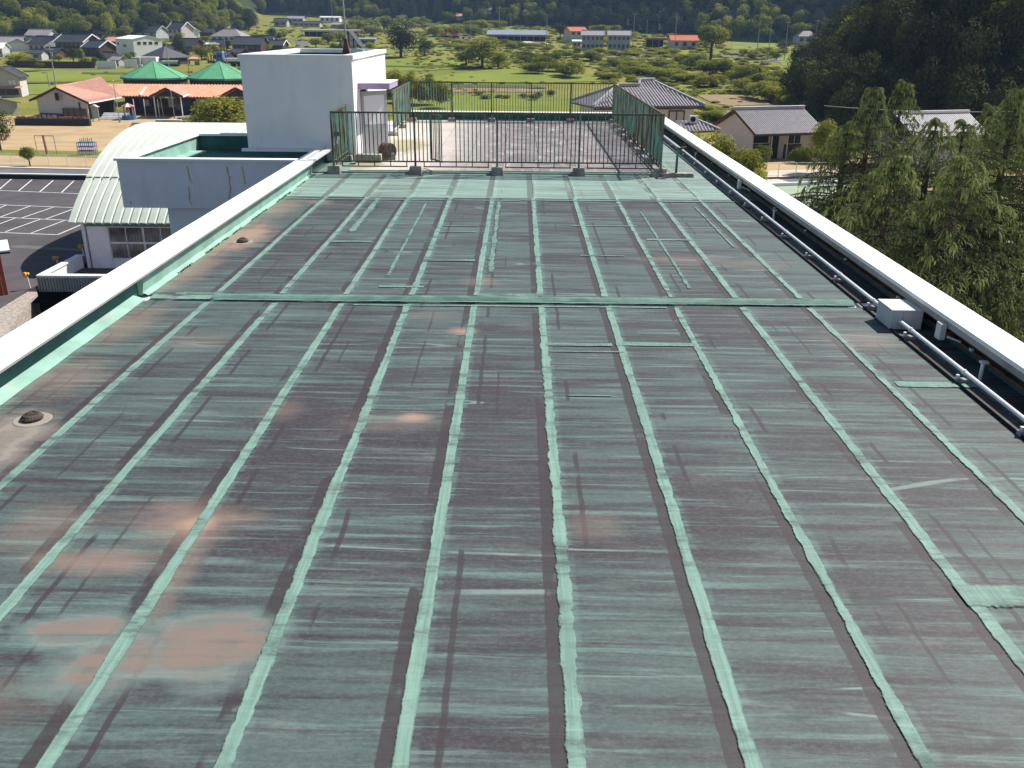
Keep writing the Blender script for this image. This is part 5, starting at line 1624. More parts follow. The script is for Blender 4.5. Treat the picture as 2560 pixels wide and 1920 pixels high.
# white warehouse
p = WT(352, 143); s = depth(p) / FPX
t = thing('white_warehouse', 'big white warehouse with four small windows below its flat gable', 'warehouse', p, math.radians(-42), local=True)
w_, dd, h_ = 74 * s, 92 * s, 54 * s * .93
MB().prism([(-dd / 2, -w_ / 2, -1), (-dd / 2, w_ / 2, -1), (-dd / 2, w_ / 2, h_ * .86), (-dd / 2, 0, h_), (-dd / 2, -w_ / 2, h_ * .86)], (dd, 0, 0)).build('wall', M_whitewall, t)
for q in ([(-dd / 2 - .2, -w_ / 2 - .3, h_ * .86), (dd / 2 + .2, -w_ / 2 - .3, h_ * .86), (dd / 2 + .2, 0, h_ + .12), (-dd / 2 - .2, 0, h_ + .12)],
          [(dd / 2 + .2, w_ / 2 + .3, h_ * .86), (-dd / 2 - .2, w_ / 2 + .3, h_ * .86), (-dd / 2 - .2, 0, h_ + .12), (dd / 2 + .2, 0, h_ + .12)]):
    slab('roof', q, M_whitewall, t, .1)
for k in range(4):
    yy = -w_ * .36 + k * w_ * .2
    win(t, yy, yy + w_ * .12, h_ * .6, h_ * .74, dd / 2, axis='x', sgn=1)
win(t, -dd * .1, dd * .1, h_ * .48, h_ * .6, -w_ / 2)
win(t, -dd * .4, -dd * .32, h_ * .58, h_ * .7, -w_ / 2)
# buildings behind and right of the warehouse
house(375, 92, 78, 12, 16, 12, -14, M_greywall, M_tileD, 'dark roofed house behind the white warehouse', barge=M_greywall, cols=3)
house(455, 102, 50, 30, 17, 9, -26, M_cream, M_tileD, 'two-storey house with white gable trim under the wooded hill', barge=M_whitewall, cols=3, storeys=2)
house(486, 98, 20, 20, 8, 6, -40, M_whitewall, M_whitewall, 'tiny white porch house right of the two-storey house', cols=1)
house(520, 92, 46, 12, 10, 8, -8, M_wood, M_tileD, 'low dark shed roof right of the tiny white porch house', cols=2)
house(415, 160, 76, 18, 26, 14, -20, M_wood, M_tileD, 'old thatch shaped dark farmhouse below the white warehouse', hip=True, cols=4)
house(475, 128, 62, 14, 18, 11, -16, M_wood, M_tileD, 'dark roofed farmhouse left of the small white flat house', barge=M_wood, cols=4)
house(523, 126, 36, 17, 2, 8, -6, M_whitewall, M_whitewall, 'small white flat roofed house in the village', cols=3)
house(578, 104, 84, 14, 18, 11, -10, M_cream, M_tilePale, 'house with a broad grey hipped roof at the foot of the wood', hip=True, cols=5)
house(628, 128, 78, 18, 18, 11, -4, M_wood, M_tileD, 'long dark roofed house with a black ridge behind the truck', cols=5)
house(695, 126, 46, 14, 12, 9, -4, M_wood, M_tileD, 'dark roofed house just left of the penthouse edge', barge=M_whitewall, cols=3)
house(600, 142, 34, 12, 10, 7, -18, M_wood, M_tileD, 'small gate house with a dark curved roof beside the truck', cols=1)
p = WT(368, 166); s = depth(p) / FPX
t = thing('white_container', 'white storage container below the warehouse', 'container', p, 0)
MB().box(p[0] - 24 * s, p[0] + 24 * s, p[1], p[1] + 3, p[2] - .2, p[2] + 22 * s).build('body', M_whitewall, t)
for k in range(11): MB().box(p[0] + (-23 + 4.4 * k) * s, p[0] + (-21.6 + 4.4 * k) * s, p[1] - .06, p[1] - .001, p[2], p[2] + 21 * s).build('rib', M_whitewall, t)
p = WT(345, 167); 
t = thing('grey_container', 'grey storage box left of the white container', 'container', p, 0)
MB().box(p[0] - 16 * s, p[0] - 2 * s + 1, p[1] + .2, p[1] + 3, p[2] - .2, p[2] + 20 * s).build('body', M_concrete, t)
MB().box(p[0] - 16.5 * s, p[0] - 1.5 * s + 1, p[1] + .1, p[1] + 3.1, p[2] + 20.1 * s, p[2] + 21 * s).build('lid', M_greywall, t)
p = WT(420, 165); s = depth(p) / FPX
t = thing('tunnel_greenhouse', 'low grey green tunnel greenhouse between container and orange canopy', 'greenhouse', p)
bb = MB()
for k in range(8):
    a, c = math.pi * k / 8, math.pi * (k + 1) / 8
    r = 9 * s
    bb.add([(p[0] - 28 * s, p[1] + r * math.cos(a), p[2] + .6 + r * math.sin(a)), (p[0] + 28 * s, p[1] + r * math.cos(a), p[2] + .6 + r * math.sin(a)), (p[0] + 28 * s, p[1] + r * math.cos(c), p[2] + .6 + r * math.sin(c)), (p[0] - 28 * s, p[1] + r * math.cos(c), p[2] + .6 + r * math.sin(c))], [(0, 1, 2, 3)])
bb.build('cover', mat('greenhouse_film', (.26, .30, .26), .1, 1), t)
MB().box(p[0] - 28 * s, p[0] + 28 * s, p[1] - r * .98, p[1] + r * .98, p[2] - .3, p[2] + .6).build('base', M_dark, t)
# walls in front of the village
def wall_run(name, label, a, c, hpx, m, capm=None):
    p, q = WT(*a), WT(*c); s = depth(p) / FPX
    t = thing(name, label, 'wall', p)
    h = hpx * s * .93
    L = np.hypot(q[0] - p[0], q[1] - p[1]); n = max(1, int(L / 9))
    for k in range(n):
        a_, c_ = p + (q - p) * k / n, p + (q - p) * (k + 1) / n
        g = (c_ - a_) / np.linalg.norm(c_ - a_) * .01
        MB().bar(a_ + g + np.array([0, 0, h / 2 - .3]), c_ - g + np.array([0, 0, h / 2 - .3]), .3, h + .6).build('wall_panel', m, t)
        MB().bar(a_ + g + np.array([0, 0, h + .06]), c_ - g + np.array([0, 0, h + .06]), .45, .12).build('cap', capm or m, t)
    return t
wall_run('dark_wall', 'long dark garden wall below the village houses', (20, 168), (238, 170), 15, M_wood, M_tileD)
wall_run('block_wall', 'pale concrete block wall below the white warehouse', (243, 172), (292, 171), 18, M_render)
wall_run('block_wall', 'short pale concrete wall right of the grey shed roof', (312, 170), (344, 169), 20, M_render)
house(299, 164, 30, 16, 9, 5, -16, M_greywall, M_tilePale, 'little garden shed between the two pale walls', cols=1, name='shed', cat='shed')
p = WT(470, 152); 
for (px, py, lab, mm_, dx) in ((528, 158, 'yellow crane arm standing beside the blue truck', M_yellow, 9), (541, 160, 'pale green machine next to the yellow crane arm', M_gymunder, 7)):
    p = WT(px, py); s = depth(p) / FPX
    t = thing('machine', lab, 'machine', p)
    MB().box(p[0] - dx * s, p[0] + dx * s, p[1], p[1] + 2, p[2], p[2] + 6 * s).build('base', M_iron, t)
    MB().bar(p + np.array([-4 * s, 0, 6 * s]), p + np.array([-6 * s, 0, 24 * s if dx == 9 else 14 * s]), 3.2 * s).build('arm', mm_, t)
    MB().bar(p + np.array([2 * s, 0, 6 * s]), p + np.array([5 * s, 0, 22 * s if dx == 9 else 15 * s]), 3.2 * s).build('arm', mm_, t)
p = WT(487, 163); s = depth(p) / FPX
t = thing('orange_canopy', 'orange awning over green drums beside the yellow crane', 'awning', p)
MB().prism([(p[0] - 14 * s, p[1] - 1, p[2] + 15 * s), (p[0] + 14 * s, p[1] - 1, p[2] + 15 * s), (p[0] + 7 * s, p[1] + 1, p[2] + 20 * s), (p[0] - 9 * s, p[1] + 1, p[2] + 20 * s)], (0, .1, -.25)).build('awning', M_tileO, t)
for dx in (-12, 12): MB().box(p[0] + dx * s - .1, p[0] + dx * s + .1, p[1] - .9, p[1] - .7, p[2], p[2] + 15 * s).build('post', M_wood, t)
for dx in (2, 9): MB().lathe([(3.2 * s, 0), (3.4 * s, 5 * s), (3.2 * s, 10 * s)], p + np.array([dx * s, .6, 0]), 10).build('drum', M_gcone, t)

def vehicle(px, py, lpx, label, cat, bodym, kind='truck', rz=0, bedm=None):
    p = WT(px, py); s = depth(p) / FPX
    L = lpx * s; t = thing(kind, label, cat, p, math.radians(rz), local=True)
    if kind == 'truck':
        w, h = L * .28, L * .42
        MB().box(-L / 2, L / 2, -w / 2, w / 2, L * .09, L * .16).build('chassis', M_iron, t)
        cab = MB().prism([(-L * .5, -w / 2, L * .17), (-L * .5, -w / 2, L * .30), (-L * .46, -w / 2, L * .45), (-L * .26, -w / 2, L * .45), (-L * .24, -w / 2, L * .17)], (0, w, 0)).build('cab', bodym, t)
        MB().box(-L * .45, -L * .30, -w / 2 - .03, -w / 2 - .005, L * .31, L * .42).build('window', M_glass, cab)
        MB().box(-L * .47, -L * .25, -w / 2 - .02, w / 2 + .02, L * .452, L * .53).build('hood', M_tilePale, t)
        MB().box(-L * .22, L * .5, -w / 2 - .05, w / 2 + .05, L * .17, L * .28).build('bed', bedm or M_whitewall, t)
        for x in (-.38, .10, .34): 
            for y in (-1, 1):
                MB().tube((x * L, y * w / 2 - .1, L * .07), (x * L, y * w / 2 + .1, L * .07), L * .07, n=12).build('wheel', M_dark, t)
    elif kind == 'excavator':
        MB().box(-L * .3, L * .3, -L * .2, -L * .1, 0, L * .14).build('track', M_dark, t)
        MB().box(-L * .3, L * .3, L * .1, L * .2, 0, L * .14).build('track', M_dark, t)
        b_ = MB().box(-L * .3, L * .2, -L * .2, L * .2, L * .15, L * .34).build('body', bodym, t)
        c_ = MB().box(0, L * .2, -L * .19, 0, L * .341, L * .6).build('cab', bodym, t)
        MB().box(.02 * L, L * .18, -L * .2, -L * .191, L * .4, L * .56).build('window', M_glass, c_)
        MB().bar((L * .15, 0, L * .3), (L * .42, 0, L * .72), L * .09).build('boom', bodym, t)
        MB().bar((L * .41, 0, L * .71), (L * .62, 0, L * .36), L * .07).build('arm', bodym, t)
        MB().box(L * .54, L * .70, -L * .09, L * .09, L * .20, L * .36).build('bucket', M_iron, t)
    else:
        w, h = L * .38, L * .40
        b_ = MB().prism([(-L / 2, -w / 2, L * .08), (L / 2, -w / 2, L * .08), (L / 2, -w / 2, L * .22), (L * .36, -w / 2, L * .25), (L * .24, -w / 2, h), (-L * .42, -w / 2, h), (-L * .5, -w / 2, L * .24)], (0, w, 0)).build('body', bodym, t)
        MB().box(-L * .38, L * .22, -w / 2 - .03, -w / 2 - .004, L * .25, L * .36).build('window', M_glass, b_)
        for x in (-.3, .3):
            for y in (-1, 1):
                MB().tube((x * L, y * w / 2 - .12, L * .08), (x * L, y * w / 2 + .08, L * .08), L * .085, n=12).build('wheel', M_dark, t)
    return t
vehicle(578, 165, 66, 'blue cab truck with a long white bed below the dark roofed house', 'truck', M_blue)
vehicle(352, 168, 14, 'white car parked beside the white container', 'car', M_whitewall, 'car')
vehicle(1112, 94, 34, 'orange red excavator left of the long blue grey hall', 'excavator', M_orange, 'excavator')
vehicle(1140, 95, 30, 'second excavator, the one nearer the white van', 'excavator', M_orange, 'excavator')
vehicle(1166, 97, 26, 'white van parked left of the long blue grey hall', 'van', M_whitewall, 'van', 6)
vehicle(895, 92, 26, 'yellow excavator above the dark gabled cottage', 'excavator', M_yellow, 'excavator')
vehicle(2056, 118, 15, 'white car half hidden by the dark trees on the right', 'car', M_whitewall, 'car')

# pinkish two-storey house at the far left
house(26, 240, 70, 50, 24, 7.5, -78, M_cream, M_tileD, 'two-storey house with a pink gable at the left edge beyond the yard', cols=2, storeys=2, barge=M_fascia, endwin=True, wmat=M_whitewall)
house(2, 285, 34, 30, 12, 7, -40, M_greywall, M_tilePale, 'small grey hut roof at the left edge above the round tree', cols=1, name='shed', cat='shed')

# ------------------------------------------------------------------ middle of the valley
field('rice_field', [(1040, 203), (1100, 190), (1190, 178), (1240, 172), (1330, 180), (1430, 189), (1490, 196), (1530, 204), (1380, 207), (1200, 206)], M_rice)
field('rice_field', [(700, 172), (960, 143), (1090, 150), (1180, 157), (1165, 168), (1060, 178), (980, 178), (880, 190)], M_rice)
field('rice_field', [(966, 290), (1560, 290), (1440, 246), (1300, 238), (1010, 240)], M_rice)
field('rice_field', [(40, 205), (300, 203), (330, 187), (300, 178), (120, 176), (50, 186)], M_rice)
field('rice_field', [(60, 238), (140, 235), (420, 212), (430, 208), (60, 212)], M_field2)
field('rice_field', [(1960, 168), (2040, 165), (2085, 148), (2080, 138), (1925, 138), (1940, 150)], M_rice)
field('field', [(1830, 124), (1920, 122), (1925, 100), (1930, 82), (2000, 78), (1985, 70), (1850, 72), (1832, 90)], M_field2)
field('field', [(1590, 92), (1660, 84), (1730, 72), (1715, 58), (1600, 70)], M_field2)
field('field', [(950, 137), (1100, 128), (1140, 125), (1250, 128), (1240, 112), (1010, 108)], M_field2)
field('field', [(1270, 152), (1320, 150), (1330, 135), (1290, 124), (1270, 130)], M_field2)
field('field', [(1020, 63), (1180, 62), (1500, 66), (1500, 58), (1320, 52), (1040, 52)], M_field2)
field('bare_field', [(1490, 142), (1560, 145), (1650, 143), (1640, 136), (1540, 130), (1490, 134)], M_dirtP)
field('bare_field', [(1745, 240), (1830, 238), (1915, 252), (1925, 262), (1830, 266), (1780, 258)], M_dirt)
field('bare_field', [(1000, 233), (1340, 231), (1380, 226), (1290, 221), (1010, 222)], M_dirt)
field('bare_field', [(1800, 310), (1880, 300), (1830, 280), (1760, 282)], M_dirtP)
field('bare_field', [(120, 187), (200, 186), (215, 178), (140, 178)], M_dirtP)
field('bank', [(205, 186), (420, 188), (420, 184), (205, 182)], M_fieldD, .2)
field('bank', [(60, 210), (200, 208), (200, 205), (60, 206)], M_fieldD, .2)
field('bank', [(60, 180), (130, 178), (130, 176), (60, 177)], M_fieldD, .2)
field('bank', [(1000, 221), (1370, 222), (1330, 214), (1010, 212)], M_fieldD, .2)
field('bank', [(960, 168), (1190, 169), (1190, 166), (960, 165)], M_fieldD, .25)
field('road', [(735, 140), (790, 140), (772, 112), (752, 98), (738, 98), (742, 112)], M_asph2, .15)
field('road', [(1790, 141), (1880, 150), (1955, 158), (1950, 150), (1880, 143), (1792, 136)], M_asph2, .15)
field('road', [(1690, 236), (1712, 236), (1730, 250), (1760, 262), (1830, 278), (1900, 285), (1850, 288), (1780, 278), (1740, 262), (1715, 250)], M_dirtP, .15)
field('road', [(1300, 108), (1370, 111), (1372, 107), (1300, 103)], M_drive, .15)

def post_hall(px, py, wpx, hpx, label, roofm, wallm, open_=True, name='open_hall', n=8, roofh=11):
    p = WT(px, py); s = depth(p) / FPX
    t = thing(name, label, 'hall', p)
    x0, x1 = p[0] - wpx * s / 2, p[0] + wpx * s / 2
    h = hpx * s * .93
    d_ = min(14, wpx * s * .25)
    MB().box(x0 + 1, x1 - 1, p[1] + 3 if open_ else p[1], p[1] + d_, p[2] - .5, p[2] + h * .95).build('wall', M_dark if open_ else wallm, t)
    slab('roof', [(x0, p[1] - 1, p[2] + h), (x1, p[1] - 1, p[2] + h), (x1, p[1] + d_ + 1, p[2] + h + roofh * s * .8), (x0, p[1] + d_ + 1, p[2] + h + roofh * s * .8)], roofm, t, .3)
    MB().box(x0, x1, p[1] - 1.06, p[1] - 1.0, p[2] + h - .7, p[2] + h + .1).build('eave', wallm, t)
    for k in range(n + 1):
        x = x0 + .6 + (x1 - x0 - 1.2) * k / n
        MB().box(x - .12, x + .12, p[1] - .6, p[1] - .35, p[2] - .3, p[2] + h - .1).build('post', M_polegrey, t)
    if not open_:
        for k in range(n):
            x = x0 + 1 + (x1 - x0 - 2) * (k + .5) / n
            win(t, x - .8, x + .8, p[2] + h * .35, p[2] + h * .7, p[1])
    return t
t = post_hall(1293, 103, 152, 16, 'long low hall with a blue grey roof and a dark open front', mat('blue_grey_roof', (.21, .25, .29), .08, .5), mat('blue_grey_sheet', (.20, .25, .28), .08, .5), True, 'long_hall', 9, 14)
post_hall(828, 92, 148, 16, 'long open shed with a thin pale roof behind the mast', M_tilePale, M_greywall, True, 'open_shed', 8, 3)
house(828, 56, 52, 13, 2, 10, 0, M_whitewall, M_whitewall, 'white flat roofed works building under the far forest', cols=4, storeys=1)
house(742, 62, 44, 16, 6, 10, 0, M_greywall, M_tilePale, 'grey works shed left of the white works building', cols=3)
house(770, 66, 70, 8, 5, 10, 0, M_greywall, M_tileD, 'long grey shed below the white works building', cols=5)
house(862, 70, 60, 9, 5, 10, 0, M_greywall, M_tilePale, 'low grey shed behind the mast', cols=4)
house(705, 66, 36, 12, 8, 9, 0, M_greywall, M_tileD, 'grey barn at the left of the works yard', cols=2)
# A-frame cottage
p = WT(874, 134); s = depth(p) / FPX
t = thing('gabled_cottage', 'dark timber cottage with a steep half-timbered gable behind the mast', 'house', p)
w_, h_ = 38 * s, 54 * s
MB().prism([(p[0] - w_ * .8, p[1], p[2] - .5), (p[0] + w_ * .8, p[1], p[2] - .5), (p[0] + w_ * .8, p[1], p[2] + h_ * .25), (p[0], p[1], p[2] + h_ * .95), (p[0] - w_ * .8, p[1], p[2] + h_ * .25)], (0, 9, 0)).build('wall', M_cream, t)
for sg in (-1, 1):
    slab('roof', [(p[0], p[1] - .8, p[2] + h_), (p[0] + sg * w_ * 1.08, p[1] - .8, p[2] + h_ * .02), (p[0] + sg * w_ * 1.08, p[1] + 9.5, p[2] + h_ * .02), (p[0], p[1] + 9.5, p[2] + h_)], M_tileD, t, .3)
for (xa, za, xb, zb) in ((-.7, .1, -.7, .3), (.7, .1, .7, .3), (-.3, 0, -.3, .66), (.3, 0, .3, .66), (0, 0, 0, .9), (-.8, .32, .8, .32), (-.45, .58, .45, .58), (-.6, .05, -.3, .3), (.6, .05, .3, .3), (-.55, 0, -.55, .4), (.55, 0, .55, .4)):
    MB().bar((p[0] + xa * w_, p[1] - .06, p[2] + za * h_), (p[0] + xb * w_, p[1] - .06, p[2] + zb * h_), .5, .1).build('timber', M_wood, t)
MB().box(p[0] - w_ * .5, p[0] + w_ * .5, p[1] - .03, p[1] - .002, p[2], p[2] + h_ * .26).build('glazing', M_glass, t)
p = WT(908, 108); 
post_hall(912, 110, 56, 12, 'small teal fronted garage right of the gabled cottage', M_tileG, mat('teal_sheet', (.12, .24, .24), .1, 1), False, 'garage', 4, 4)
# apartments
for (px, lab) in ((1481, 'grey two-storey apartment block, the left of the pair'), (1546, 'grey two-storey apartment block, the right of the pair')):
    house(px, 125, 58, 38, 11, 9, -4, M_greywall, M_tileG, lab, 'apartment block', cols=5, storeys=2, oh=.4, name='apartment_block', barge=M_greywall)
house(1441, 120, 24, 18, 3, 7, 0, M_greywall, M_whitewall, 'small annex with a bright white roof left of the apartment blocks', cols=2)
house(1438, 107, 50, 30, 10, 9, 22, M_cream, M_tileR, 'two-storey house with a rusty red roof behind the apartment blocks', cols=3, storeys=2)
post_hall(1638, 118, 54, 22, 'dark open barn left of the red roofed house', M_wood, M_redshed, True, 'barn', 3, 3)
house(1705, 122, 72, 22, 13, 10, 4, M_cream, M_tileR, 'low cream house with a bright red roof beside the lone tree', cols=3)
house(1662, 44, 36, 15, 9, 8, -8, M_greywall, M_tilePale, 'grey house with a hipped roof high on the wooded slope', hip=True, cols=2)
house(1686, 44, 16, 12, 6, 6, -8, M_cream, M_tilePale, 'small wing right of the hipped house on the slope', hip=True, cols=1)
house(1590, 62, 50, 12, 8, 9, 0, M_greywall, M_tileP, 'house with a pinkish roof at the foot of the slope', hip=True, cols=3)
house(1612, 72, 32, 7, 4, 7, 0, M_greywall, M_whitewall, 'white roofed shed below the pinkish house', cols=2, name='shed', cat='shed')
house(1640, 72, 20, 6, 2, 6, 0, M_greywall, M_whitewall, 'tiny white roofed shed right of the larger white shed', cols=1, name='shed', cat='shed')
house(1664, 72, 40, 9, 5, 8, 6, M_greywall, M_tilePale, 'pale roofed barn left of the lone tree', cols=2, name='barn', cat='barn')
house(1787, 40, 30, 8, 8, 8, 14, M_cream, M_tileP, 'brown roofed cottage above the lone tree', cols=2)
house(1822, 40, 28, 11, 2, 7, 0, M_cream, M_tileG, 'cream flat roofed house right of the brown cottage', cols=2)
house(1824, 66, 28, 7, 3, 7, 0, M_wood, M_whitewall, 'shed with a bright white roof right of the lone tree', cols=1, name='shed', cat='shed')
house(1880, 62, 28, 6, 3, 7, 0, M_wood, M_tilePale, 'grey roofed shed in front of the dark forest', cols=1, name='shed', cat='shed')
house(2012, 110, 56, 20, 14, 9, 4, M_greywall, M_tileD, 'dark hipped house beside the tall dark trees on the right', hip=True, cols=3)
house(2036, 98, 18, 12, 2, 6, 0, M_greywall, M_whitewall, 'white roofed shed behind the dark hipped house', cols=1, name='shed', cat='shed')
house(1160, 48, 40, 8, 6, 9, 0, M_greywall, M_tileP, 'brown roofed house at the foot of the far middle forest', cols=2)
house(1218, 34, 26, 10, 8, 8, 0, M_greywall, M_tilePale, 'pale house among trees at the far middle forest', cols=1)

GT = ['broad pale shrub above the dark garden wall, far left', 'small green shrub at the far left end of the dark wall', 'shrub right of the broad pale shrub', 'clipped shrub below the dark blue roof', 'small round bush behind the dark garden wall', 'dark tall tree before the black farmhouse', 'green tree joined to the dark tall tree', 'olive bush right of the dark tall tree', 'dark tree before the small white gabled house', 'small bush left of the dark tree before the white gable', 'tree over the little garden shed', 'dark bush left of the white container', 'pale tree left of the two-storey gabled house', 'green tree below the two-storey gabled house', 'large dark tree right of the white warehouse', 'smaller dark tree below the large dark one', 'tree behind the orange awning', 'pale tree above the yellow crane', 'small tree right of the yellow crane', 'tree left of the small white flat house', 'tree behind the small white flat house', 'dark tree below the grey hipped roof', 'tree before the left end of the long black roof', 'tree before the middle of the long black roof', 'pale bush at the right end of the long black roof', 'small tree by the road left of the penthouse top', 'small tree behind the white warehouse']
RDT = ['dark tree by the road, left of the open shed', 'green tree at the left end of the open shed', 'tree in front of the open shed', 'pale tree right of the trees before the open shed', 'low tree left of the gabled cottage', 'pale tree right of the teal garage', 'green tree beside the broad dark tree', 'tree just left of the gabled cottage roof']
# trees of the valley floor
tree(1003, 143, 88, 128, 'broad dark tree standing in the rice fields right of the penthouse', 'dark', trunk=.06)
tree(1062, 140, 50, 50, 'lower lobe of dark trees right of the broad dark tree', 'dark', trunk=.05)
tree(1775, 166, 124, 118, 'lone round tree on a thin trunk beside the red roofed house', 'mid', trunk=.3)
tree(1400, 100, 44, 60, 'dark round tree between the long hall and the red roofed house', 'dark', trunk=.25)
tree(1205, 170, 78, 120, 'wide leafy tree at the edge of the rice field', 'lite', trunk=.05)
tree(1165, 165, 52, 70, 'darker tree joined to the wide leafy tree on its left', 'mid', trunk=.05)
tree(1245, 172, 50, 60, 'small pale tree right of the wide leafy tree', 'lite', trunk=.05)
tree(1500, 90, 36, 60, 'round tree behind the apartment blocks', 'mid', trunk=.1)
tree(1535, 84, 26, 44, 'small tree behind the right apartment block', 'mid', trunk=.1)
tree(1940, 152, 22, 28, 'small dark tree by the utility pole in the right fields', 'dark', trunk=.1)
tree(1960, 124, 26, 60, 'dark clipped trees in front of the dark hipped house, left one', 'dark', trunk=.05)
tree(2020, 130, 24, 50, 'olive tree in front of the dark hipped house', 'mid', trunk=.05)
for i, (px, py, h, w, k) in enumerate(((900, 82, 46, 110, 'bam'), (960, 76, 40, 90, 'bam'), (1015, 70, 36, 80, 'bam'), (1050, 68, 30, 60, 'bam'), (870, 84, 34, 60, 'bam'), (930, 90, 30, 70, 'mid'))):
    tree(px, py, h, w, 'pale yellow green bamboo clump below the far forest' if k == 'bam' else 'dark bush at the foot of the pale bamboo', k, 'bamboo below the far forest' if k == 'bam' else None, name='bamboo_clump' if k == 'bam' else 'bush', cat='bamboo' if k == 'bam' else 'bush', trunk=.02)
for i, (px, py, h, w, k) in enumerate(((680, 96, 30, 40, 'dark'), (705, 100, 26, 34, 'mid'), (820, 110, 34, 60, 'mid'), (850, 104, 28, 50, 'lite'), (790, 118, 26, 44, 'mid'), (925, 134, 30, 44, 'lite'), (950, 142, 30, 40, 'mid'), (835, 128, 26, 40, 'mid'))):
    tree(px, py, h, w, RDT[i], k, 'roadside trees around the gabled cottage', trunk=.05)
for i, (px, py, h, w, k) in enumerate(((45, 160, 30, 74, 'lite'), (25, 168, 22, 40, 'mid'), (75, 164, 26, 50, 'mid'), (148, 156, 22, 34, 'lite'), (100, 172, 20, 24, 'mid'), (185, 160, 46, 44, 'dark'), (205, 158, 44, 34, 'mid'), (215, 168, 30, 40, 'mid'), (250, 160, 38, 38, 'dark'), (238, 164, 26, 30, 'mid'), (318, 158, 32, 44, 'mid'), (330, 150, 24, 30, 'dark'),
                                          (430, 88, 26, 40, 'lite'), (450, 104, 30, 38, 'mid'), (448, 140, 56, 46, 'dark'), (466, 152, 36, 40, 'dark'), (505, 150, 44, 56, 'mid'), (535, 140, 34, 50, 'lite'), (560, 140, 26, 34, 'mid'), (515, 110, 26, 40, 'mid'), (548, 116, 22, 34, 'mid'), (570, 122, 24, 40, 'dark'), (612, 116, 26, 44, 'mid'), (640, 120, 26, 48, 'mid'), (665, 128, 20, 40, 'lite'), (700, 100, 22, 30, 'mid'), (400, 84, 22, 40, 'mid'))):
    tree(px, py, h, w, GT[i], k, 'garden trees of the left village', trunk=.08)
# scrub along the stream and the railway bank, thing by thing
R_ = random.Random(5)
LAB = ["dark thicket bush in the long band right of the apartment blocks' field", 'pale round bush at the right corner of the rice field', 'thicket bush on the slope below the long dark band', 'bush of the dark thicket under the lone round tree', 'leafy bush between the brown soil patch and the dark wood', 'small bush on the bank above the tiled house', 'low bush along the grassy strip before the apartment blocks', 'bush on the bank in front of the long low hall', 'bush between the excavators and the bamboo', 'tall bush behind the left end of the far railing', 'weedy bush on the far bank seen through the far railing', 'bush around the right-hand utility poles', 'bush along the edge of the far right fields', 'bush along the far road below the dark forest', 'yellow green bush between the two tiled houses']
lines = [([(1300, 152), (1400, 148), (1500, 160), (1620, 172), (1700, 185)], 15, 20, 58, 'mid', 'dark'), ([(1330, 178), (1400, 185), (1450, 190)], 6, 34, 62, 'lite', 'mid'),
         ([(1540, 176), (1640, 190), (1720, 205), (1800, 222)], 15, 24, 60, 'lite', 'shrub'), ([(1700, 165), (1800, 190), (1900, 212), (2000, 235)], 16, 36, 70, 'mid', 'lite'),
         ([(1850, 235), (1920, 248), (1990, 268), (2040, 285)], 13, 36, 66, 'lite', 'shrub'), ([(1480, 194), (1560, 202), (1660, 216)], 9, 12, 40, 'lite', 'shrub'),
         ([(1320, 128), (1440, 132), (1560, 134), (1700, 140)], 13, 11, 40, 'lite', 'shrub'), ([(1110, 122), (1240, 118), (1330, 124)], 10, 14, 56, 'mid', 'lite'), ([(1080, 92), (1180, 84), (1240, 74)], 9, 20, 56, 'lite', 'mid'),
         ([(970, 250), (1060, 262), (1110, 268)], 9, 62, 52, 'mid', 'shrub'), ([(1180, 244), (1300, 246), (1400, 248)], 8, 12, 30, 'mid', 'dark'), ([(1850, 150), (1900, 138), (1960, 142), (1990, 136)], 9, 14, 28, 'lite', 'mid'), ([(1880, 74), (1960, 76), (2040, 84)], 8, 14, 40, 'dark', 'mid'),
         ([(1120, 62), (1240, 58), (1330, 52), (1500, 56)], 12, 14, 44, 'mid', 'dark'), ([(1750, 292), (1800, 302), (1760, 280)], 6, 22, 44, 'lite', 'shrub')]
for (pl, n_, h, w, k1, k2), lab_ in zip(lines, LAB):
    seg = [math.dist(pl[i], pl[i + 1]) for i in range(len(pl) - 1)]
    for i in range(n_):
        u = (i + R_.uniform(.1, .9)) / n_ * sum(seg); j = 0
        while j < len(seg) - 1 and u > seg[j]: u -= seg[j]; j += 1
        f = u / seg[j]
        px, py = pl[j][0] + (pl[j + 1][0] - pl[j][0]) * f, pl[j][1] + (pl[j + 1][1] - pl[j][1]) * f
        bush(px + R_.uniform(-4, 4), py + R_.uniform(-7, 7), h * R_.uniform(.9, 1.6), w * R_.uniform(.9, 1.5), lab_, R_.choice((k1, k1, k2)), 'valley bushes: ' + lab_)

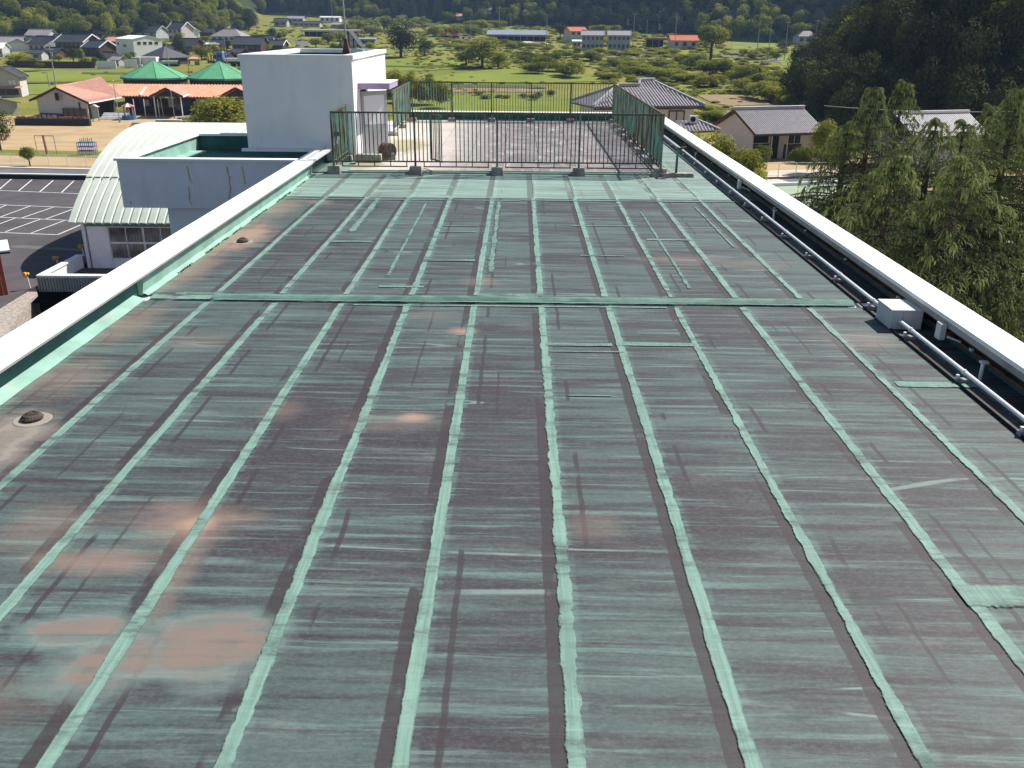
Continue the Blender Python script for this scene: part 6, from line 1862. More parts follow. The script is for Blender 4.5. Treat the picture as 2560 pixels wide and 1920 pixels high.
# utility poles
for (px, pyb, pyt, lab, a_) in ((140, 214, 108, 'leaning concrete utility pole behind the nursery gable', 2), (124, 218, 178, 'short thin pole beside the leaning pole', 0), (424, 178, 95, 'concrete utility pole between the green pyramid roofs and the warehouse', 1),
                                (475, 196, 138, 'thin dark pole between the two green pyramid roofs', 0), (568, 168, 88, 'concrete utility pole beside the blue truck', 1), (645, 98, 48, 'utility pole at the right end of the wooded hill', 1),
                                (832, 60, 0, 'tall pole above the white works building', 1), (1177, 92, 50, 'utility pole beside the white van', 1), (1248, 100, 20, 'tall utility pole in front of the long hall', 1), (1277, 72, 34, 'pole behind the long hall', 1),
                                (1366, 112, 36, 'utility pole at the right end of the long hall', 1), (1582, 120, 34, 'utility pole at the right end of the apartment blocks', 1), (1616, 92, 48, 'thin pole behind the dark open barn', 0),
                                (1686, 126, 34, 'twin utility pole in front of the red roofed house', 2), (1891, 146, 58, 'thin concrete pole left of the three right-hand poles', 1), (1922, 122, 56, 'brown pole behind the right fields', 1),
                                (1960, 152, 54, 'tall dark utility pole over the small dark tree', 1), (2032, 150, 50, 'tall utility pole in front of the dark trees', 1), (706, 104, 62, 'utility pole beside the road to the works', 1), (752, 96, 60, 'slim pole at the far end of the road', 0)):
    upole(px, pyb, pyt, lab, a_)
for k, px in enumerate((1445, 1487, 1520, 1555, 1215, 1345)):
    upole(px, 58 + (k % 3), 36 + (k % 2) * 4, 'thin far pole along the road below the dark far forest', 0)

# ------------------------------------------------------------------ the tiled houses on the right
ze = -3.95
B_, C_, A_ = W(1484, 268, ze), W(1762, 265, ze), W(1425, 255, ze)
t = thing('tiled_house', 'two-storey house with a wide grey hipped tile roof beyond the right parapet', 'house', ((B_[0] + C_[0]) / 2, (B_[1] + C_[1]) / 2 + 4, GZ))
T1p = W(1600, 204, ze + 2.15); T2p = W(1628, 203, ze + 2.15)
nrm = np.cross(C_ - B_, T1p - B_)
def onpl(px, py):
    d = ray(px, py); tt = np.dot(nrm, B_ - CAM) / np.dot(nrm, d)
    return CAM + d * tt
R1, R2 = onpl(1546, 215.5), onpl(1598, 214.5)
D_ = C_ + (A_ - B_) * 1.0
front = [B_, C_, T2p, T1p, R2, R1]
slab('roof', front, M_tileGd, t, .14)
slab('roof', [A_, B_, R1], M_tileGd, t, .14)
slab('roof', [C_, D_, T2p], M_tileGd, t, .14)
slab('roof', [D_, A_, R1, R2, T1p, T2p], M_tileGd, t, .14)
tile_rows(t, front, 0, 1, .335, M_tileG, .075)
tile_rows(t, [A_, B_, R1], 0, 1, .335, M_tileG, .06)
for a, c, w_ in ((T1p, T2p, .4), (R1, R2, .34), (B_, R1, .26), (R2, T1p, .26), (T2p, C_, .28), (A_, R1, .26)):
    MB().bar(np.array(a) + np.array([0, 0, .14]), np.array(c) + np.array([0, 0, .14]), w_, .26).build('ridge', M_ridge if w_ > .3 or a is B_ else M_tileG, t)
MB().bar(T1p + np.array([-.3, 0, .3]), T2p + np.array([.35, 0, .3]), .3, .12).build('ridge_cap', M_whitewall, t)
e1 = (C_ - B_) / np.linalg.norm(C_ - B_); e2 = (A_ - B_) / np.linalg.norm(A_ - B_)
def hp_(u, v, z): q = B_ + e1 * u + e2 * v; return (q[0], q[1], z)
Lf, Ls = np.linalg.norm(C_ - B_), np.linalg.norm(A_ - B_)
MB().prism([hp_(.8, .8, GZ), hp_(Lf - .8, .8, GZ), hp_(Lf - .8, Ls - .8, GZ), hp_(.8, Ls - .8, GZ)], (0, 0, ze - .1 - GZ)).build('wall', M_cream, t)
MB().bar(hp_(-.05, -.05, ze - .22), hp_(Lf + .05, -.05, ze - .22), .12, .14).build('gutter', M_wood, t)
for (u0, u1, z0, z1) in ((.58 * Lf, .60 * Lf, -5.2, -4.5), (.705 * Lf, .85 * Lf, -5.95, -4.45)):
    w = MB()
    zz = [(u0, u1, z1 - .09, z1), (u0, u1, z0, z0 + .09), (u0, u0 + .09, z0 + .09, z1 - .09), (u1 - .09, u1, z0 + .09, z1 - .09), ((u0 + u1) / 2 - .04, (u0 + u1) / 2 + .04, z0 + .09, z1 - .09)]
    for a, c, d_, f_ in zz:
        w.prism([hp_(a, .797, d_), hp_(c, .797, d_), hp_(c, .70, d_), hp_(a, .70, d_)], (0, 0, f_ - d_))
    wf = w.build('window', M_dark, t)
    MB().prism([hp_(u0 + .05, .796, z0 + .05), hp_(u1 - .05, .796, z0 + .05), hp_(u1 - .05, .76, z0 + .05), hp_(u0 + .05, .76, z0 + .05)], (0, 0, z1 - z0 - .1)).build('pane', M_greywall, wf)
# lower wing roof with an air-conditioner on it
La, Lb, Lc = WY(1730, 332, B_[1] - 2.2), WY(1800, 327, B_[1] - 2.2), WY(1745, 303, B_[1] + .7)
low = [WY(1680, 331, B_[1] - 2.2), Lb, Lc + np.array([0, .2, 0]), WY(1690, 300, B_[1] + .7)]
slab('porch_roof', low, M_tileGd, t, .14)
tile_rows(t, low, 0, 1, .335, M_tileG, .075)
MB().bar(low[2] + np.array([0, 0, .12]), low[1] + np.array([0, 0, .12]), .26, .22).build('ridge', M_tileG, t)
q = WY(1733, 308, B_[1] - .1)
ac = thing('air_conditioner', 'white air conditioner unit standing on the lower tile roof', 'air conditioner', q)
MB().box(q[0] - .42, q[0] + .42, q[1] - .18, q[1] + .18, q[2], q[2] + .75).build('case', M_whitewall, ac)
MB().tube((q[0] - .08, q[1] - .20, q[2] + .4), (q[0] - .08, q[1] - .181, q[2] + .4), .27, n=16).build('fan_grille', M_dark, ac)

# the single-storey tiled house
ze = -8.95
P1, P2 = W(1889, 336.5, ze), W(2066, 331, ze)
e1 = (P2 - P1) / np.linalg.norm(P2 - P1); e1[2] = 0
e2 = np.array([-e1[1], e1[0], 0])
Lf = np.linalg.norm(P2 - P1); dep = 11.4; rise = 2.55
P3, P4 = P2 + e2 * dep, P1 + e2 * dep
Rg1, Rg2 = P1 + e2 * dep / 2 + np.array([0, 0, rise]), P2 + e2 * dep / 2 + np.array([0, 0, rise])
t = thing('tiled_house', 'long single-storey house with a grey tile roof and plain gable end beside the dark wood', 'house', ((P1 + P3) / 2)[:2].tolist() + [GZ])
front = [P1, P2, Rg2, Rg1]
slab('roof', front, M_tileGd, t, .14); slab('roof', [P3, P4, Rg1, Rg2], M_tileGd, t, .14)
tile_rows(t, front, 0, 1, .29, M_tileG, .07)
MB().bar(Rg1 + np.array([-.1, 0, .18]), Rg2 + np.array([.1, 0, .18]), .36, .36).build('ridge', M_ridge, t)
MB().bar(Rg1 + np.array([-.15, 0, .39]), Rg2 + np.array([.15, 0, .39]), .44, .06).build('ridge_cap', M_whitewall, t)
for k, c in ((0, P1), (1, P4)):
    MB().bar(c - e1 * .05 + np.array([0, 0, -.05]), Rg1 - e1 * .05 + np.array([0, 0, -.05]), .12, .3).build('bargeboard', M_wood, t)
def h2(u, v, z): q = P1 + e1 * u + e2 * v; return (q[0], q[1], z)
MB().prism([h2(.5, 1.5, GZ), h2(.5, dep - .7, GZ), h2(.5, dep - .7, ze + .1), h2(.5, dep / 2, ze + rise - .25), h2(.5, 1.5, ze + .42)], (e1 * .25)).build('gable_wall', M_cream, t)
MB().prism([h2(.76, 2.2, GZ), h2(Lf - .5, 2.2, GZ), h2(Lf - .5, 2.2, ze + .25), h2(.76, 2.2, ze + .25)], e2 * .2).build('front_wall', M_cream, t)
MB().prism([h2(Lf - .5, 1.5, GZ), h2(Lf - .5, dep - .7, GZ), h2(Lf - .5, dep - .7, ze), h2(Lf - .5, 1.5, ze)], e1 * .2).build('side_wall', M_cream, t)
for (u0, u1, z0, z1, m_, nm) in ((.8, 3.6, GZ, -10.4, M_wood, 'wall_panel'), (3.75, 5.0, GZ, -9.2, M_dark, 'door'), (5.9, 8.6, GZ, -10.6, M_wood, 'wall_panel'), (1.2, 3.4, -10.3, -9.3, M_dark, 'glazing'), (6.4, 7.3, -10.5, -9.4, M_glass, 'glazing'), (7.5, 8.3, -10.5, -9.4, M_glass, 'glazing')):
    MB().prism([h2(u0, 2.197, z0), h2(u1, 2.197, z0), h2(u1, 2.197, z1), h2(u0, 2.197, z1)], -e2 * .06).build(nm, m_, t)
for u in (2.9, 5.3):
    MB().bar(h2(u, .6, GZ), h2(u, .6, ze - .1), .13).build('post', M_cream, t)
MB().bar(h2(0, .02, ze - .2), h2(Lf, .02, ze - .2), .12, .12).build('gutter', M_wood, t)
# the third tile roof, among the cedars
ze = -8.3
Q1, Q2 = W(2330, 342, ze), W(2475, 338, ze)
e1 = (Q2 - Q1) / np.linalg.norm(Q2 - Q1); e1[2] = 0; e2 = np.array([-e1[1], e1[0], 0])
Lf = np.linalg.norm(Q2 - Q1); dep = 8.5
Q3, Q4 = Q2 + e2 * dep, Q1 + e2 * dep
G1, G2 = Q1 + e2 * dep / 2 + np.array([0, 0, 2.3]), Q2 + e2 * dep / 2 + np.array([0, 0, 2.3])
G1 = G1 - e1 * 2.6; Q1b = Q1 - e1 * 2.6; Q4 = Q4 - e1 * 2.6
t = thing('tiled_house', 'house roof of grey tiles with a white ridge glimpsed between the cedars', 'house', ((Q1 + Q3) / 2)[:2].tolist() + [GZ])
slab('roof', [Q1b, Q2, G2, G1], M_tileGd, t, .14); slab('roof', [Q3, Q4, G1, G2], M_tileGd, t, .14)
tile_rows(t, [Q1b, Q2, G2, G1], 0, 1, .29, M_tileG, .07)
MB().bar(G1 + np.array([0, 0, .2]), G2 + np.array([0, 0, .2]), .4, .3).build('ridge', M_whitewall, t)
def h3(u, v, z): q = Q1b + e1 * u + e2 * v; return (q[0], q[1], z)
MB().prism([h3(.4, .6, GZ), h3(Lf + 2.2, .6, GZ), h3(Lf + 2.2, dep - .6, GZ), h3(.4, dep - .6, GZ)], (0, 0, ze - .1 - GZ)).build('wall', M_greywall, t)

# drive, railing, walkway roof
o = ground('house_drive', [(1905, 455), (2100, 452), (2110, 392), (1985, 394), (1925, 396)], GZ + .04, M_drive)
o = ground('house_lane', [(1950, 415), (2000, 428), (2040, 440), (2100, 444), (2105, 408), (1990, 408)], GZ + .052, M_asph2)
rf = thing('pipe_railing', 'white pipe railing in front of the beige drive of the tiled house', 'railing', W(1975, 444, GZ))
a, c = W(1900, 447, GZ), W(2330, 441, GZ)
for zz in (.38, .72):
    MB().bar(a + np.array([0, 0, zz]), c + np.array([0, 0, zz]), .02).build('wire', M_galv, rf)
MB().bar(a + np.array([0, 0, 1.75]), c + np.array([0, 0, 1.75]), .06).build('top_rail', M_whitewall, rf)
for k in range(11):
    q = a + (c - a) * k / 10
    MB().bar(q + np.array([0, 0, 0]), q + np.array([0, 0, 1.72]), .07).build('post', M_whitewall, rf)
MB().bar(a + np.array([0, -.15, .02]), c + np.array([0, -.15, .02]), .5, .3).build('base', M_dark, rf)
wk = thing('walkway_roof', 'pale green flat walkway roof with a white edge beside the cedars', 'roof', W(1990, 475, -10.2))
zw = -9.6
a, c = W(1925, 466, zw), W(2130, 458, zw)
d_, e_ = W(2130, 520, zw), W(1925, 520, zw)
MB().prism([a, c, d_, e_], (0, 0, -.2)).build('roof', mat('pale_green_sheet', (.30, .36, .25), .08, .6), wk)
MB().bar(a + np.array([0, .1, .1]), c + np.array([0, .1, .1]), .3, .35).build('edge', M_whitewall, wk)
MB().prism([a + np.array([.3, -.4, -.2]), c + np.array([-.3, -.4, -.2]), d_ + np.array([-.3, .4, -.2]), e_ + np.array([.3, .4, -.2])], (0, 0, GZ - zw + .2)).build('wall', M_greywall, wk)
# white roofs and a car below the cedars
for (pts, zz, lab) in (((( 2500, 690), (2620, 770), (2640, 720), (2530, 655)), -9.3, 'white metal roof glimpsed below the cedar branches at the right edge'),):
    t = thing('white_roof', lab, 'roof', W(2560, 710, zz))
    P = [W(px, py, zz) for px, py in pts]
    slab('roof', P, M_whitewall, t, .15)
    MB().prism([tuple(p - np.array([0, 0, .16])) for p in P], (0, 0, GZ - zz + .16)).build('wall', M_greywall, t)
vehicle(2035, 386, 30, 'blue and white car parked behind the long clipped hedge', 'car', M_blue, 'car', 8)
vehicle(2478, 772, 70, 'grey car parked below the cedar branches', 'car', M_polegrey, 'car', 24)
# white plastic chair-like stand by the door
p = W(1963, 388, GZ); t = thing('garden_chair', 'little white garden chair by the dark doorway of the tiled house', 'chair', p)
MB().box(p[0] - .25, p[0] + .25, p[1] - .25, p[1] + .25, p[2] + .42, p[2] + .46).build('seat', M_whitewall, t)
MB().box(p[0] - .25, p[0] + .25, p[1] + .22, p[1] + .25, p[2] + .461, p[2] + .9).build('backrest', M_whitewall, t)
for dx in (-.22, .22):
    for dy in (-.22, .22): MB().bar(p + np.array([dx, dy, 0]), p + np.array([dx, dy, .419]), .04).build('leg', M_whitewall, t)
# shrubs beside the school
def near(px, py, z, D, hpx, wpx, label, kind, name='bush', cat='bush', trunk=0.0):
    p = PD(px, py, D); s = D / FPX
    h = hpx * s * .93
    return plant(np.array([p[0], p[1], p[2]]), h, wpx * s / 2, kind, label, cat, None, name, trunk)
def rooted(px, pytop, D, wpx, label, kind, name='tree', cat='tree', hr=1.0, trunk=.2):
    """a plant whose top is seen at a pixel and whose foot stands on the ground"""
    q = PD(px, pytop, D); g = T1(q[0], q[1]); s = D / FPX
    return plant(np.array([q[0], q[1], g]), q[2] - g, wpx * s / 2, kind, label, cat, None, name, trunk)
rooted(1800, 318, 72, 150, 'big reddish green shrub rising above the right coping', 'shrub', trunk=.35)
rooted(1868, 356, 70, 130, 'second reddish green shrub in front of the round clipped bush', 'shrub', trunk=.35)
rooted(1900, 402, 68, 80, 'thin leafy end of the shrubbery beside the drive', 'shrub', trunk=.05)
rooted(1740, 318, 84, 100, 'yellow green bush below the air conditioner', 'shrub', trunk=.05)
def hedge(label, px, pyb, wpx, hpx, r=None, dep=1.6):
    p = W(px, pyb, GZ); s = depth(p) / FPX
    t = thing('clipped_hedge', label, 'hedge', p, 0, 'clipped hedges before the tiled house')
    me = leaf_cloud('foliage', M_lf_hedge, int(px), 5200, .062, lobes=16, lr=(.5, .6))
    link('foliage', me, t, (0, 0, hpx * s * .36), 0, (wpx * s / 2, dep, hpx * s * .60))
    return t
hedge('round clipped bush beside the dark wall of the tiled house', 1898, 412, 60, 52)
hedge('long clipped hedge in front of the tiled house, left length', 2005, 408, 76, 42)
hedge('long clipped hedge in front of the tiled house, right length', 2065, 408, 90, 44)
rooted(2070, 290, 105, 90, 'bushy tree at the right end of the single-storey tiled house', 'shrub')
rooted(2120, 300, 98, 100, 'bushy tree between the tiled house and the cedars', 'mid')

# ------------------------------------------------------------------ the cedars
def cedar_mesh(name, seed, H, Rm, z0=.10, whorl=.50):
    R = np.random.RandomState(seed)
    V, F, TIP = [], [], []
    cur = [0.0]
    TV = MB()
    TV.tube((0, 0, 0), (0, 0, H * .55), .30 * Rm / 4.5, .17 * Rm / 4.5, 9)
    TV.tube((0, 0, H * .55), (.05, .03, H * .97), .17 * Rm / 4.5, .02, 7)
    h = z0 * H
    def spray(p, d, ln, w):
        # a drooping sprig: two joined quads, bent downwards
        d = d / np.linalg.norm(d)
        sd_ = np.cross(d, [0, 0, 1.0]) + R.normal(size=3) * .25
        sd_ /= np.linalg.norm(sd_)
        m_ = p + d * ln * .55
        e_ = m_ + (d * .45 + np.array([0, 0, -.55])) * ln * .6
        k = len(V)
        V.extend([p - sd_ * w * .35, p + sd_ * w * .35, m_ + sd_ * w * .5, m_ - sd_ * w * .5, e_ + sd_ * w * .08, e_ - sd_ * w * .08])
        F.append((k, k + 1, k + 2, k + 3)); F.append((k + 3, k + 2, k + 4, k + 5))
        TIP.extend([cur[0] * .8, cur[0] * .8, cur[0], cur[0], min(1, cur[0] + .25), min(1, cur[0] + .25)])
    while h < H * .985:
        f = h / H
        nb = R.randint(4, 7)
        a0 = R.uniform(0, 6.28)
        for b in range(nb):
            a = a0 + 6.28 * b / nb + R.uniform(-.35, .35)
            L = Rm * min(1.0, (max(0.0, 1 - f) / .58) ** 1.35) * R.uniform(.66, 1.12) + .25
            if f < .2: L *= .75 + f
            out = np.array([math.cos(a), math.sin(a), 0.0])
            side = np.array([-math.sin(a), math.cos(a), 0.0])
            rise = R.uniform(.10, .26) if f < .7 else R.uniform(.18, .42)
            droop = R.uniform(.20, .36)
            n = max(5, int(L / .20))
            prev = None
            sgn = 1
            for i in range(n + 1):
                s = i / n
                p = out * (L * s) + np.array([0, 0, h + L * (rise * s - droop * s ** 2.6)])
                p = p + side * math.sin(s * 3 + b) * .07 * L
                if prev is None: prev = p
                elif L > 1.2 and i % 2 == 0:
                    TV.tube(prev, p, .026 * (1.25 - s) * (L / 3) ** .5 + .005, n=4); prev = p
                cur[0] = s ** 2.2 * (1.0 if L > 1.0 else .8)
                if s < .12 and L > 1.5: continue
                # side twigs, flat and drooping, hung with sprigs
                for sg in (1, -1):
                    tl = (.20 + .42 * math.sin(min(1.0, .15 + s * .95) * math.pi)) * min(L, 3.2) * .50 * R.uniform(.6, 1.15) + .12
                    td = out * R.uniform(.45, .9) + side * sg * R.uniform(.6, 1.0)
                    td /= np.linalg.norm(td)
                    nq = max(3, int(tl / .062))
                    for q in range(nq):
                        u = (q + R.uniform(.2, .8)) / nq
                        pp = p + td * tl * u + np.array([0, 0, -tl * .42 * u * u + R.uniform(-.03, .03)])
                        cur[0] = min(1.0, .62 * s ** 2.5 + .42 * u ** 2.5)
                        dd = td * .55 + R.normal(size=3) * .30 + np.array([0, 0, -R.uniform(.15, 1.0) * (.4 + u)])
                        spray(pp, dd, R.uniform(.09, .19) * (1.3 if u > .7 else 1), R.uniform(.026, .046))
                if i == n:
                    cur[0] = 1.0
                    for q in range(9): spray(p, out * .5 + side * R.uniform(-.5, .5) + np.array([0, 0, -R.uniform(.5, 1.2)]), R.uniform(.25, .5), .05)
        h += whorl * R.uniform(.7, 1.2) * (1.15 - .45 * f)
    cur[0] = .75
    # nodding leader
    for i in range(26):
        s = i / 25
        p = np.array([.05 + .32 * s * s, .03, H * .955 + H * .05 * s - .25 * s ** 3])
        for q in range(5):
            a = R.uniform(0, 6.28)
            spray(p, np.array([math.cos(a) * .6, math.sin(a) * .6, -.35]), R.uniform(.15, .34), .07)
    me = bpy.data.meshes.new(name)
    me.from_pydata([tuple(v) for v in V], [], F); me.materials.append(M_lf_ced); me.update()
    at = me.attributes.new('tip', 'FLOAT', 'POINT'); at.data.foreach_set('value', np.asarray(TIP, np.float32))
    return me, TV.mesh('trunk', M_bark)
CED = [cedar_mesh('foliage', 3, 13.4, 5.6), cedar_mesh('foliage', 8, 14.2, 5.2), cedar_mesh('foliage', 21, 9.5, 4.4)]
def cedar(px, pytop, D, k, label, rz=0.0, wf=1.0):
    q = PD(px, pytop, D)
    H0 = (13.4, 14.2, 9.5)[k]
    sc = (q[2] - GZ) / H0
    t = thing('cedar', label, 'tree', (q[0], q[1], GZ), 0, 'drooping cedars beside the school')
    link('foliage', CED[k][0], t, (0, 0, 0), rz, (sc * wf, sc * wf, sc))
    link('trunk', CED[k][1], t, (0, 0, 0), rz, (sc, sc, sc))
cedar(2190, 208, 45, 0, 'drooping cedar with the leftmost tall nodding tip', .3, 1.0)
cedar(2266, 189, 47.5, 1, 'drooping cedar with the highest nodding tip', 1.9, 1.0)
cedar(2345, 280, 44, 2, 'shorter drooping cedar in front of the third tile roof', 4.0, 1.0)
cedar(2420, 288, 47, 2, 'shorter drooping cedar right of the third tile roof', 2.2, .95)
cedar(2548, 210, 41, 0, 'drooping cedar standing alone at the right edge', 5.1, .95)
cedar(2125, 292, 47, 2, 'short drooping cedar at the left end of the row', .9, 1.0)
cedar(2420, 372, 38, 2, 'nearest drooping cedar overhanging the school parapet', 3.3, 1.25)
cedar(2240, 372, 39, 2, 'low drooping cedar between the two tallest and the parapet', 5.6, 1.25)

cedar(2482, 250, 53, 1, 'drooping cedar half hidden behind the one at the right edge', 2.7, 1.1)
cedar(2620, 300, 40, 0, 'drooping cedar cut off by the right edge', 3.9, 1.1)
# overhead wire on the right
a, c = PD(2060, 264, 104), PD(2640, 276, 92)
t = thing('overhead_wire', 'thin pale overhead wire crossing before the dark wooded hill', 'wire', a)
bb = MB(); prev = a
for k in range(1, 13):
    f = k / 12; q = a + (c - a) * f + np.array([0, 0, -1.2 * 4 * f * (1 - f) * .3]); bb.tube(prev, q, .03, n=5); prev = q
bb.build('wire', M_galv, t)

# ------------------------------------------------------------------ woods and rough ground
def scatter(name, pts, rots, scl, sources, label, seed=1):
    """one object: copies of the crowns standing at many points"""
    me = bpy.data.meshes.new(name)
    me.from_pydata([tuple(p) for p in pts], [], [])
    a = me.attributes.new('scl', 'FLOAT_VECTOR', 'POINT'); a.data.foreach_set('vector', np.asarray(scl, np.float32).ravel())
    a = me.attributes.new('rot', 'FLOAT', 'POINT'); a.data.foreach_set('value', np.asarray(rots, np.float32))
    o = bpy.data.objects.new(name, me); COL.objects.link(o)
    tag(o, label, None, kind='stuff')
    ng = bpy.data.node_groups.new(name, 'GeometryNodeTree')
    ng.interface.new_socket(name='Geometry', in_out='INPUT', socket_type='NodeSocketGeometry')
    ng.interface.new_socket(name='Geometry', in_out='OUTPUT', socket_type='NodeSocketGeometry')
    N, Lk = ng.nodes, ng.links
    gi, go = N.new('NodeGroupInput'), N.new('NodeGroupOutput')
    iop = N.new('GeometryNodeInstanceOnPoints')
    jn = N.new('GeometryNodeJoinGeometry')
    for s in sources:
        oi = N.new('GeometryNodeObjectInfo'); oi.transform_space = 'ORIGINAL'
        oi.inputs['Object'].default_value = s; oi.inputs['As Instance'].default_value = True
        Lk.new(oi.outputs['Geometry'], jn.inputs[0])
    Lk.new(gi.outputs[0], iop.inputs['Points']); Lk.new(jn.outputs[0], iop.inputs['Instance'])
    iop.inputs['Pick Instance'].default_value = True
    rv = N.new('FunctionNodeRandomValue'); rv.data_type = 'INT'
    mn = [i for i in rv.inputs if i.name == 'Min' and i.type == 'INT'][0]; mx_ = [i for i in rv.inputs if i.name == 'Max' and i.type == 'INT'][0]
    mn.default_value = 0; mx_.default_value = max(0, len(sources) - 1)
    sd_ = [i for i in rv.inputs if i.name == 'Seed'][0]; sd_.default_value = seed
    ro = [i for i in rv.outputs if i.type == 'INT'][0]
    Lk.new(ro, iop.inputs['Instance Index'])
    na = N.new('GeometryNodeInputNamedAttribute'); na.data_type = 'FLOAT_VECTOR'; na.inputs['Name'].default_value = 'scl'
    Lk.new([x for x in na.outputs if x.name == 'Attribute' and x.type == 'VECTOR'][0], iop.inputs['Scale'])
    nr = N.new('GeometryNodeInputNamedAttribute'); nr.data_type = 'FLOAT'; nr.inputs['Name'].default_value = 'rot'
    cx = N.new('ShaderNodeCombineXYZ')
    Lk.new([x for x in nr.outputs if x.name == 'Attribute' and x.type == 'VALUE'][0], cx.inputs[2])
    Lk.new(cx.outputs[0], iop.inputs['Rotation'])
    Lk.new(iop.outputs[0], go.inputs[0])
    md = o.modifiers.new('scatter', 'NODES'); md.node_group = ng
    return o

def inframe(p, m=80):
    v = np.asarray(p) - CAM
    if np.dot(v, FW) < 1: return False
    x, y = proj(p)
    return -m < x < 2560 + m and -m - 60 < y < 1920

def wood(idx, dmin, dmax, step, rr, hh, kinds, ncap, label_t, label_s, gname, bbox, nm, dclear=None):
    poly = HILLS[idx][0]
    R = np.random.RandomState(100 + idx)
    X, Y = np.meshgrid(np.arange(bbox[0], bbox[1], step), np.arange(bbox[2], bbox[3], step))
    X = X.ravel() + R.uniform(-.42, .42, X.size) * step; Y = Y.ravel() + R.uniform(-.42, .42, Y.size) * step
    d = sdist(poly, X, Y)
    k = (d > dmin) & (d < dmax)
    X, Y, d = X[k], Y[k], d[k]
    Z = T(X, Y)
    items = []
    for x, y, z, dd in zip(X, Y, Z, d):
        if not inframe((x, y, z + 5), 160): continue
        items.append((dd, x, y, z))
    items.sort()
    front = [it for it in items if inframe((it[1], it[2], it[3] + 4), 10)][:ncap]
    fs = set((it[1], it[2]) for it in front)
    big = []
    for dd, x, y, z in items:
        kind = kinds(x, y, R)
        r = R.uniform(*rr) * (1.0 if kind != 'con' else .72); h = R.uniform(*hh) * (1.0 if kind != 'con' else 1.35)
        if (x, y) in fs:
            plant(np.array([x, y, z - .3]), h, r, kind, label_t, 'tree', gname, 'forest_tree', .12)
        else:
            big.append((kind, x, y, z, r, h))
    for kind in sorted(set(b[0] for b in big)):
        S = [b for b in big if b[0] == kind]
        src = [o for o in bpy.data.objects if o.name.startswith('crown') and o.data in CROWN[kind]]
        seen, srcs = set(), []
        for o in src:
            if o.data.name not in seen: seen.add(o.data.name); srcs.append(o)
        if not srcs: continue
        scatter(nm, [(b[1], b[2], b[3] + b[5] * .42) for b in S], R.uniform(0, 6.28, len(S)), [(b[4], b[4], b[5] * .56) for b in S], srcs, label_s)

def kL(x, y, R):
    n_ = math.sin(x * .05) + math.sin(y * .06 + 1) + R.uniform(-1.0, 1.0)
    return 'lite' if n_ > .55 else ('mid' if n_ > -.9 else 'dark')
def kC(x, y, R):
    if x < -5: 
        n_ = math.sin(x * .07) + R.uniform(-1, 1)
        return 'con' if n_ > -.1 else 'mid'
    n_ = math.sin(x * .045 + 2) + math.sin(y * .05) + R.uniform(-1, 1)
    return 'lite' if n_ > 1.25 else ('dark' if n_ < .6 else 'mid')
def kR(x, y, R):
    return 'dark' if R.uniform() > .12 else 'mid'
wood(0, -2, 120, 6.2, (4.2, 6.6), (8, 13), kL, 40, 'leafy tree at the foot of the sunlit wooded hill', 'sunlit wood covering the hill above the left village', 'trees at the foot of the left hill', (-520, -140, 430, 640), 'hill_wood')
wood(1, -2, 120, 7.5, (4.2, 6.4), (9, 14), kC, 40, 'tree at the edge of the dark far forest', 'dark forest on the far hills beyond the valley', 'trees at the edge of the far forest', (-300, 330, 470, 900), 'far_forest')
wood(2, -1, 95, 5.2, (3.2, 5.0), (8, 12.5), kR, 40, 'dark tree at the edge of the shaded wood on the right', 'dense shaded wood on the steep hill at the right', 'trees at the edge of the right wood', (35, 190, 95, 330), 'shaded_wood')

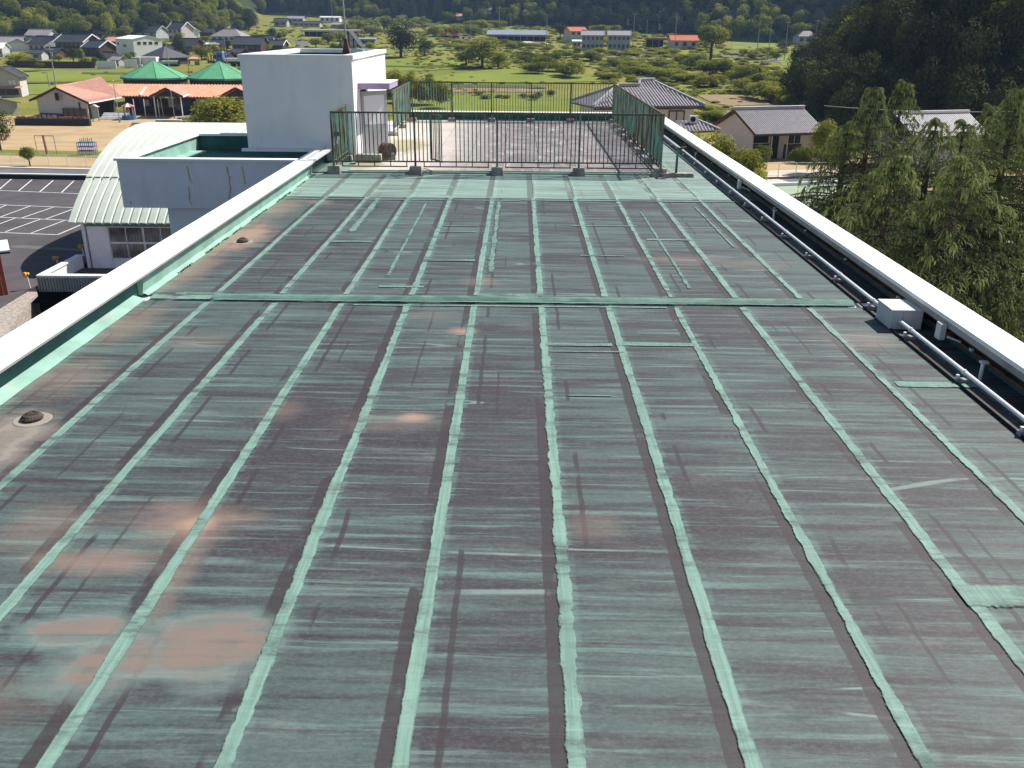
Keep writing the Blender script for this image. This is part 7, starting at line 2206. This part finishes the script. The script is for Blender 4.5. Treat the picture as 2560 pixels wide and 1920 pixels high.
# rough grass and low scrub over the unfarmed ground
R = np.random.RandomState(77)
n_ = 4600
pxs, pys = R.uniform(1040, 2060, n_), R.uniform(56, 330, n_)
pts, rots, scl = [], [], []
def clear(px, py):
    if 1090 < px < 1500 and 172 < py < 207: return False
    if 960 < px < 1560 and 222 < py < 292: return R.uniform() < .04
    if 1740 < px < 1925 and 236 < py < 268: return R.uniform() < .10
    if 1925 < px < 2090 and 134 < py < 170: return False
    if 1820 < px < 1990 and 70 < py < 124: return R.uniform() < .12
    return True
for px, py in zip(pxs, pys):
    if not clear(px, py) or (py > 210 and px < 1640): continue
    p = WT(px, py); s = depth(p) / FPX
    r = s * R.uniform(3.0, 9) * (1.35 if px > 1500 else 1)
    pts.append((p[0], p[1], p[2] + r * .2)); rots.append(R.uniform(0, 6.28)); scl.append((r * 1.7, r * 1.7, r * R.uniform(.35, .7)))
srcA = bush(1610, 150, 8, 20, 'low pale scrub bush above the stream thicket', 'scrub')
srcB = bush(1650, 152, 8, 20, 'low green scrub bush right of the low pale one', 'scrubd')
half = len(pts) * 2 // 3
scatter('rough_scrub', pts[:half], rots[:half], scl[:half], [srcA.children[0]], 'pale rough scrub growing over the valley floor')
scatter('rough_scrub', pts[half:], rots[half:], scl[half:], [srcB.children[0]], 'green rough scrub growing over the valley floor', 2)
pts, rots, scl = [], [], []
for px, py in zip(R.uniform(0, 1240, 2600), R.uniform(56, 240, 2600)):
    if (px < 520 and py > 150) or (830 < px < 1240 and 140 < py < 215): 
        if R.uniform() < .9: continue
    p = WT(px, py)
    if sdist(HILLS[0][0], p[0], p[1]) > -2: continue
    s = depth(p) / FPX; r = s * R.uniform(2.5, 7)
    pts.append((p[0], p[1], p[2] + r * .2)); rots.append(R.uniform(0, 6.28)); scl.append((r * 1.6, r * 1.6, r * .6))
scatter('rough_grass', pts, rots, scl, [srcA.children[0], srcB.children[0]], 'rough grass and weeds between the fields and houses', 3)

# ------------------------------------------------------------------ the summer haze
mh = bpy.data.materials.new('haze_air'); mh.use_nodes = True
hn, hl = mh.node_tree.nodes, mh.node_tree.links
hn.clear()
pv = hn.new('ShaderNodeVolumePrincipled'); pv.inputs['Color'].default_value = (.42, .64, 1.0, 1); pv.inputs['Density'].default_value = .00017
ho = hn.new('ShaderNodeOutputMaterial'); hl.new(pv.outputs[0], ho.inputs['Volume'])
hz_ = MB().box(-960, 960, -330, 1290, -14.5, 300).build('haze', mh, None, kind='stuff')
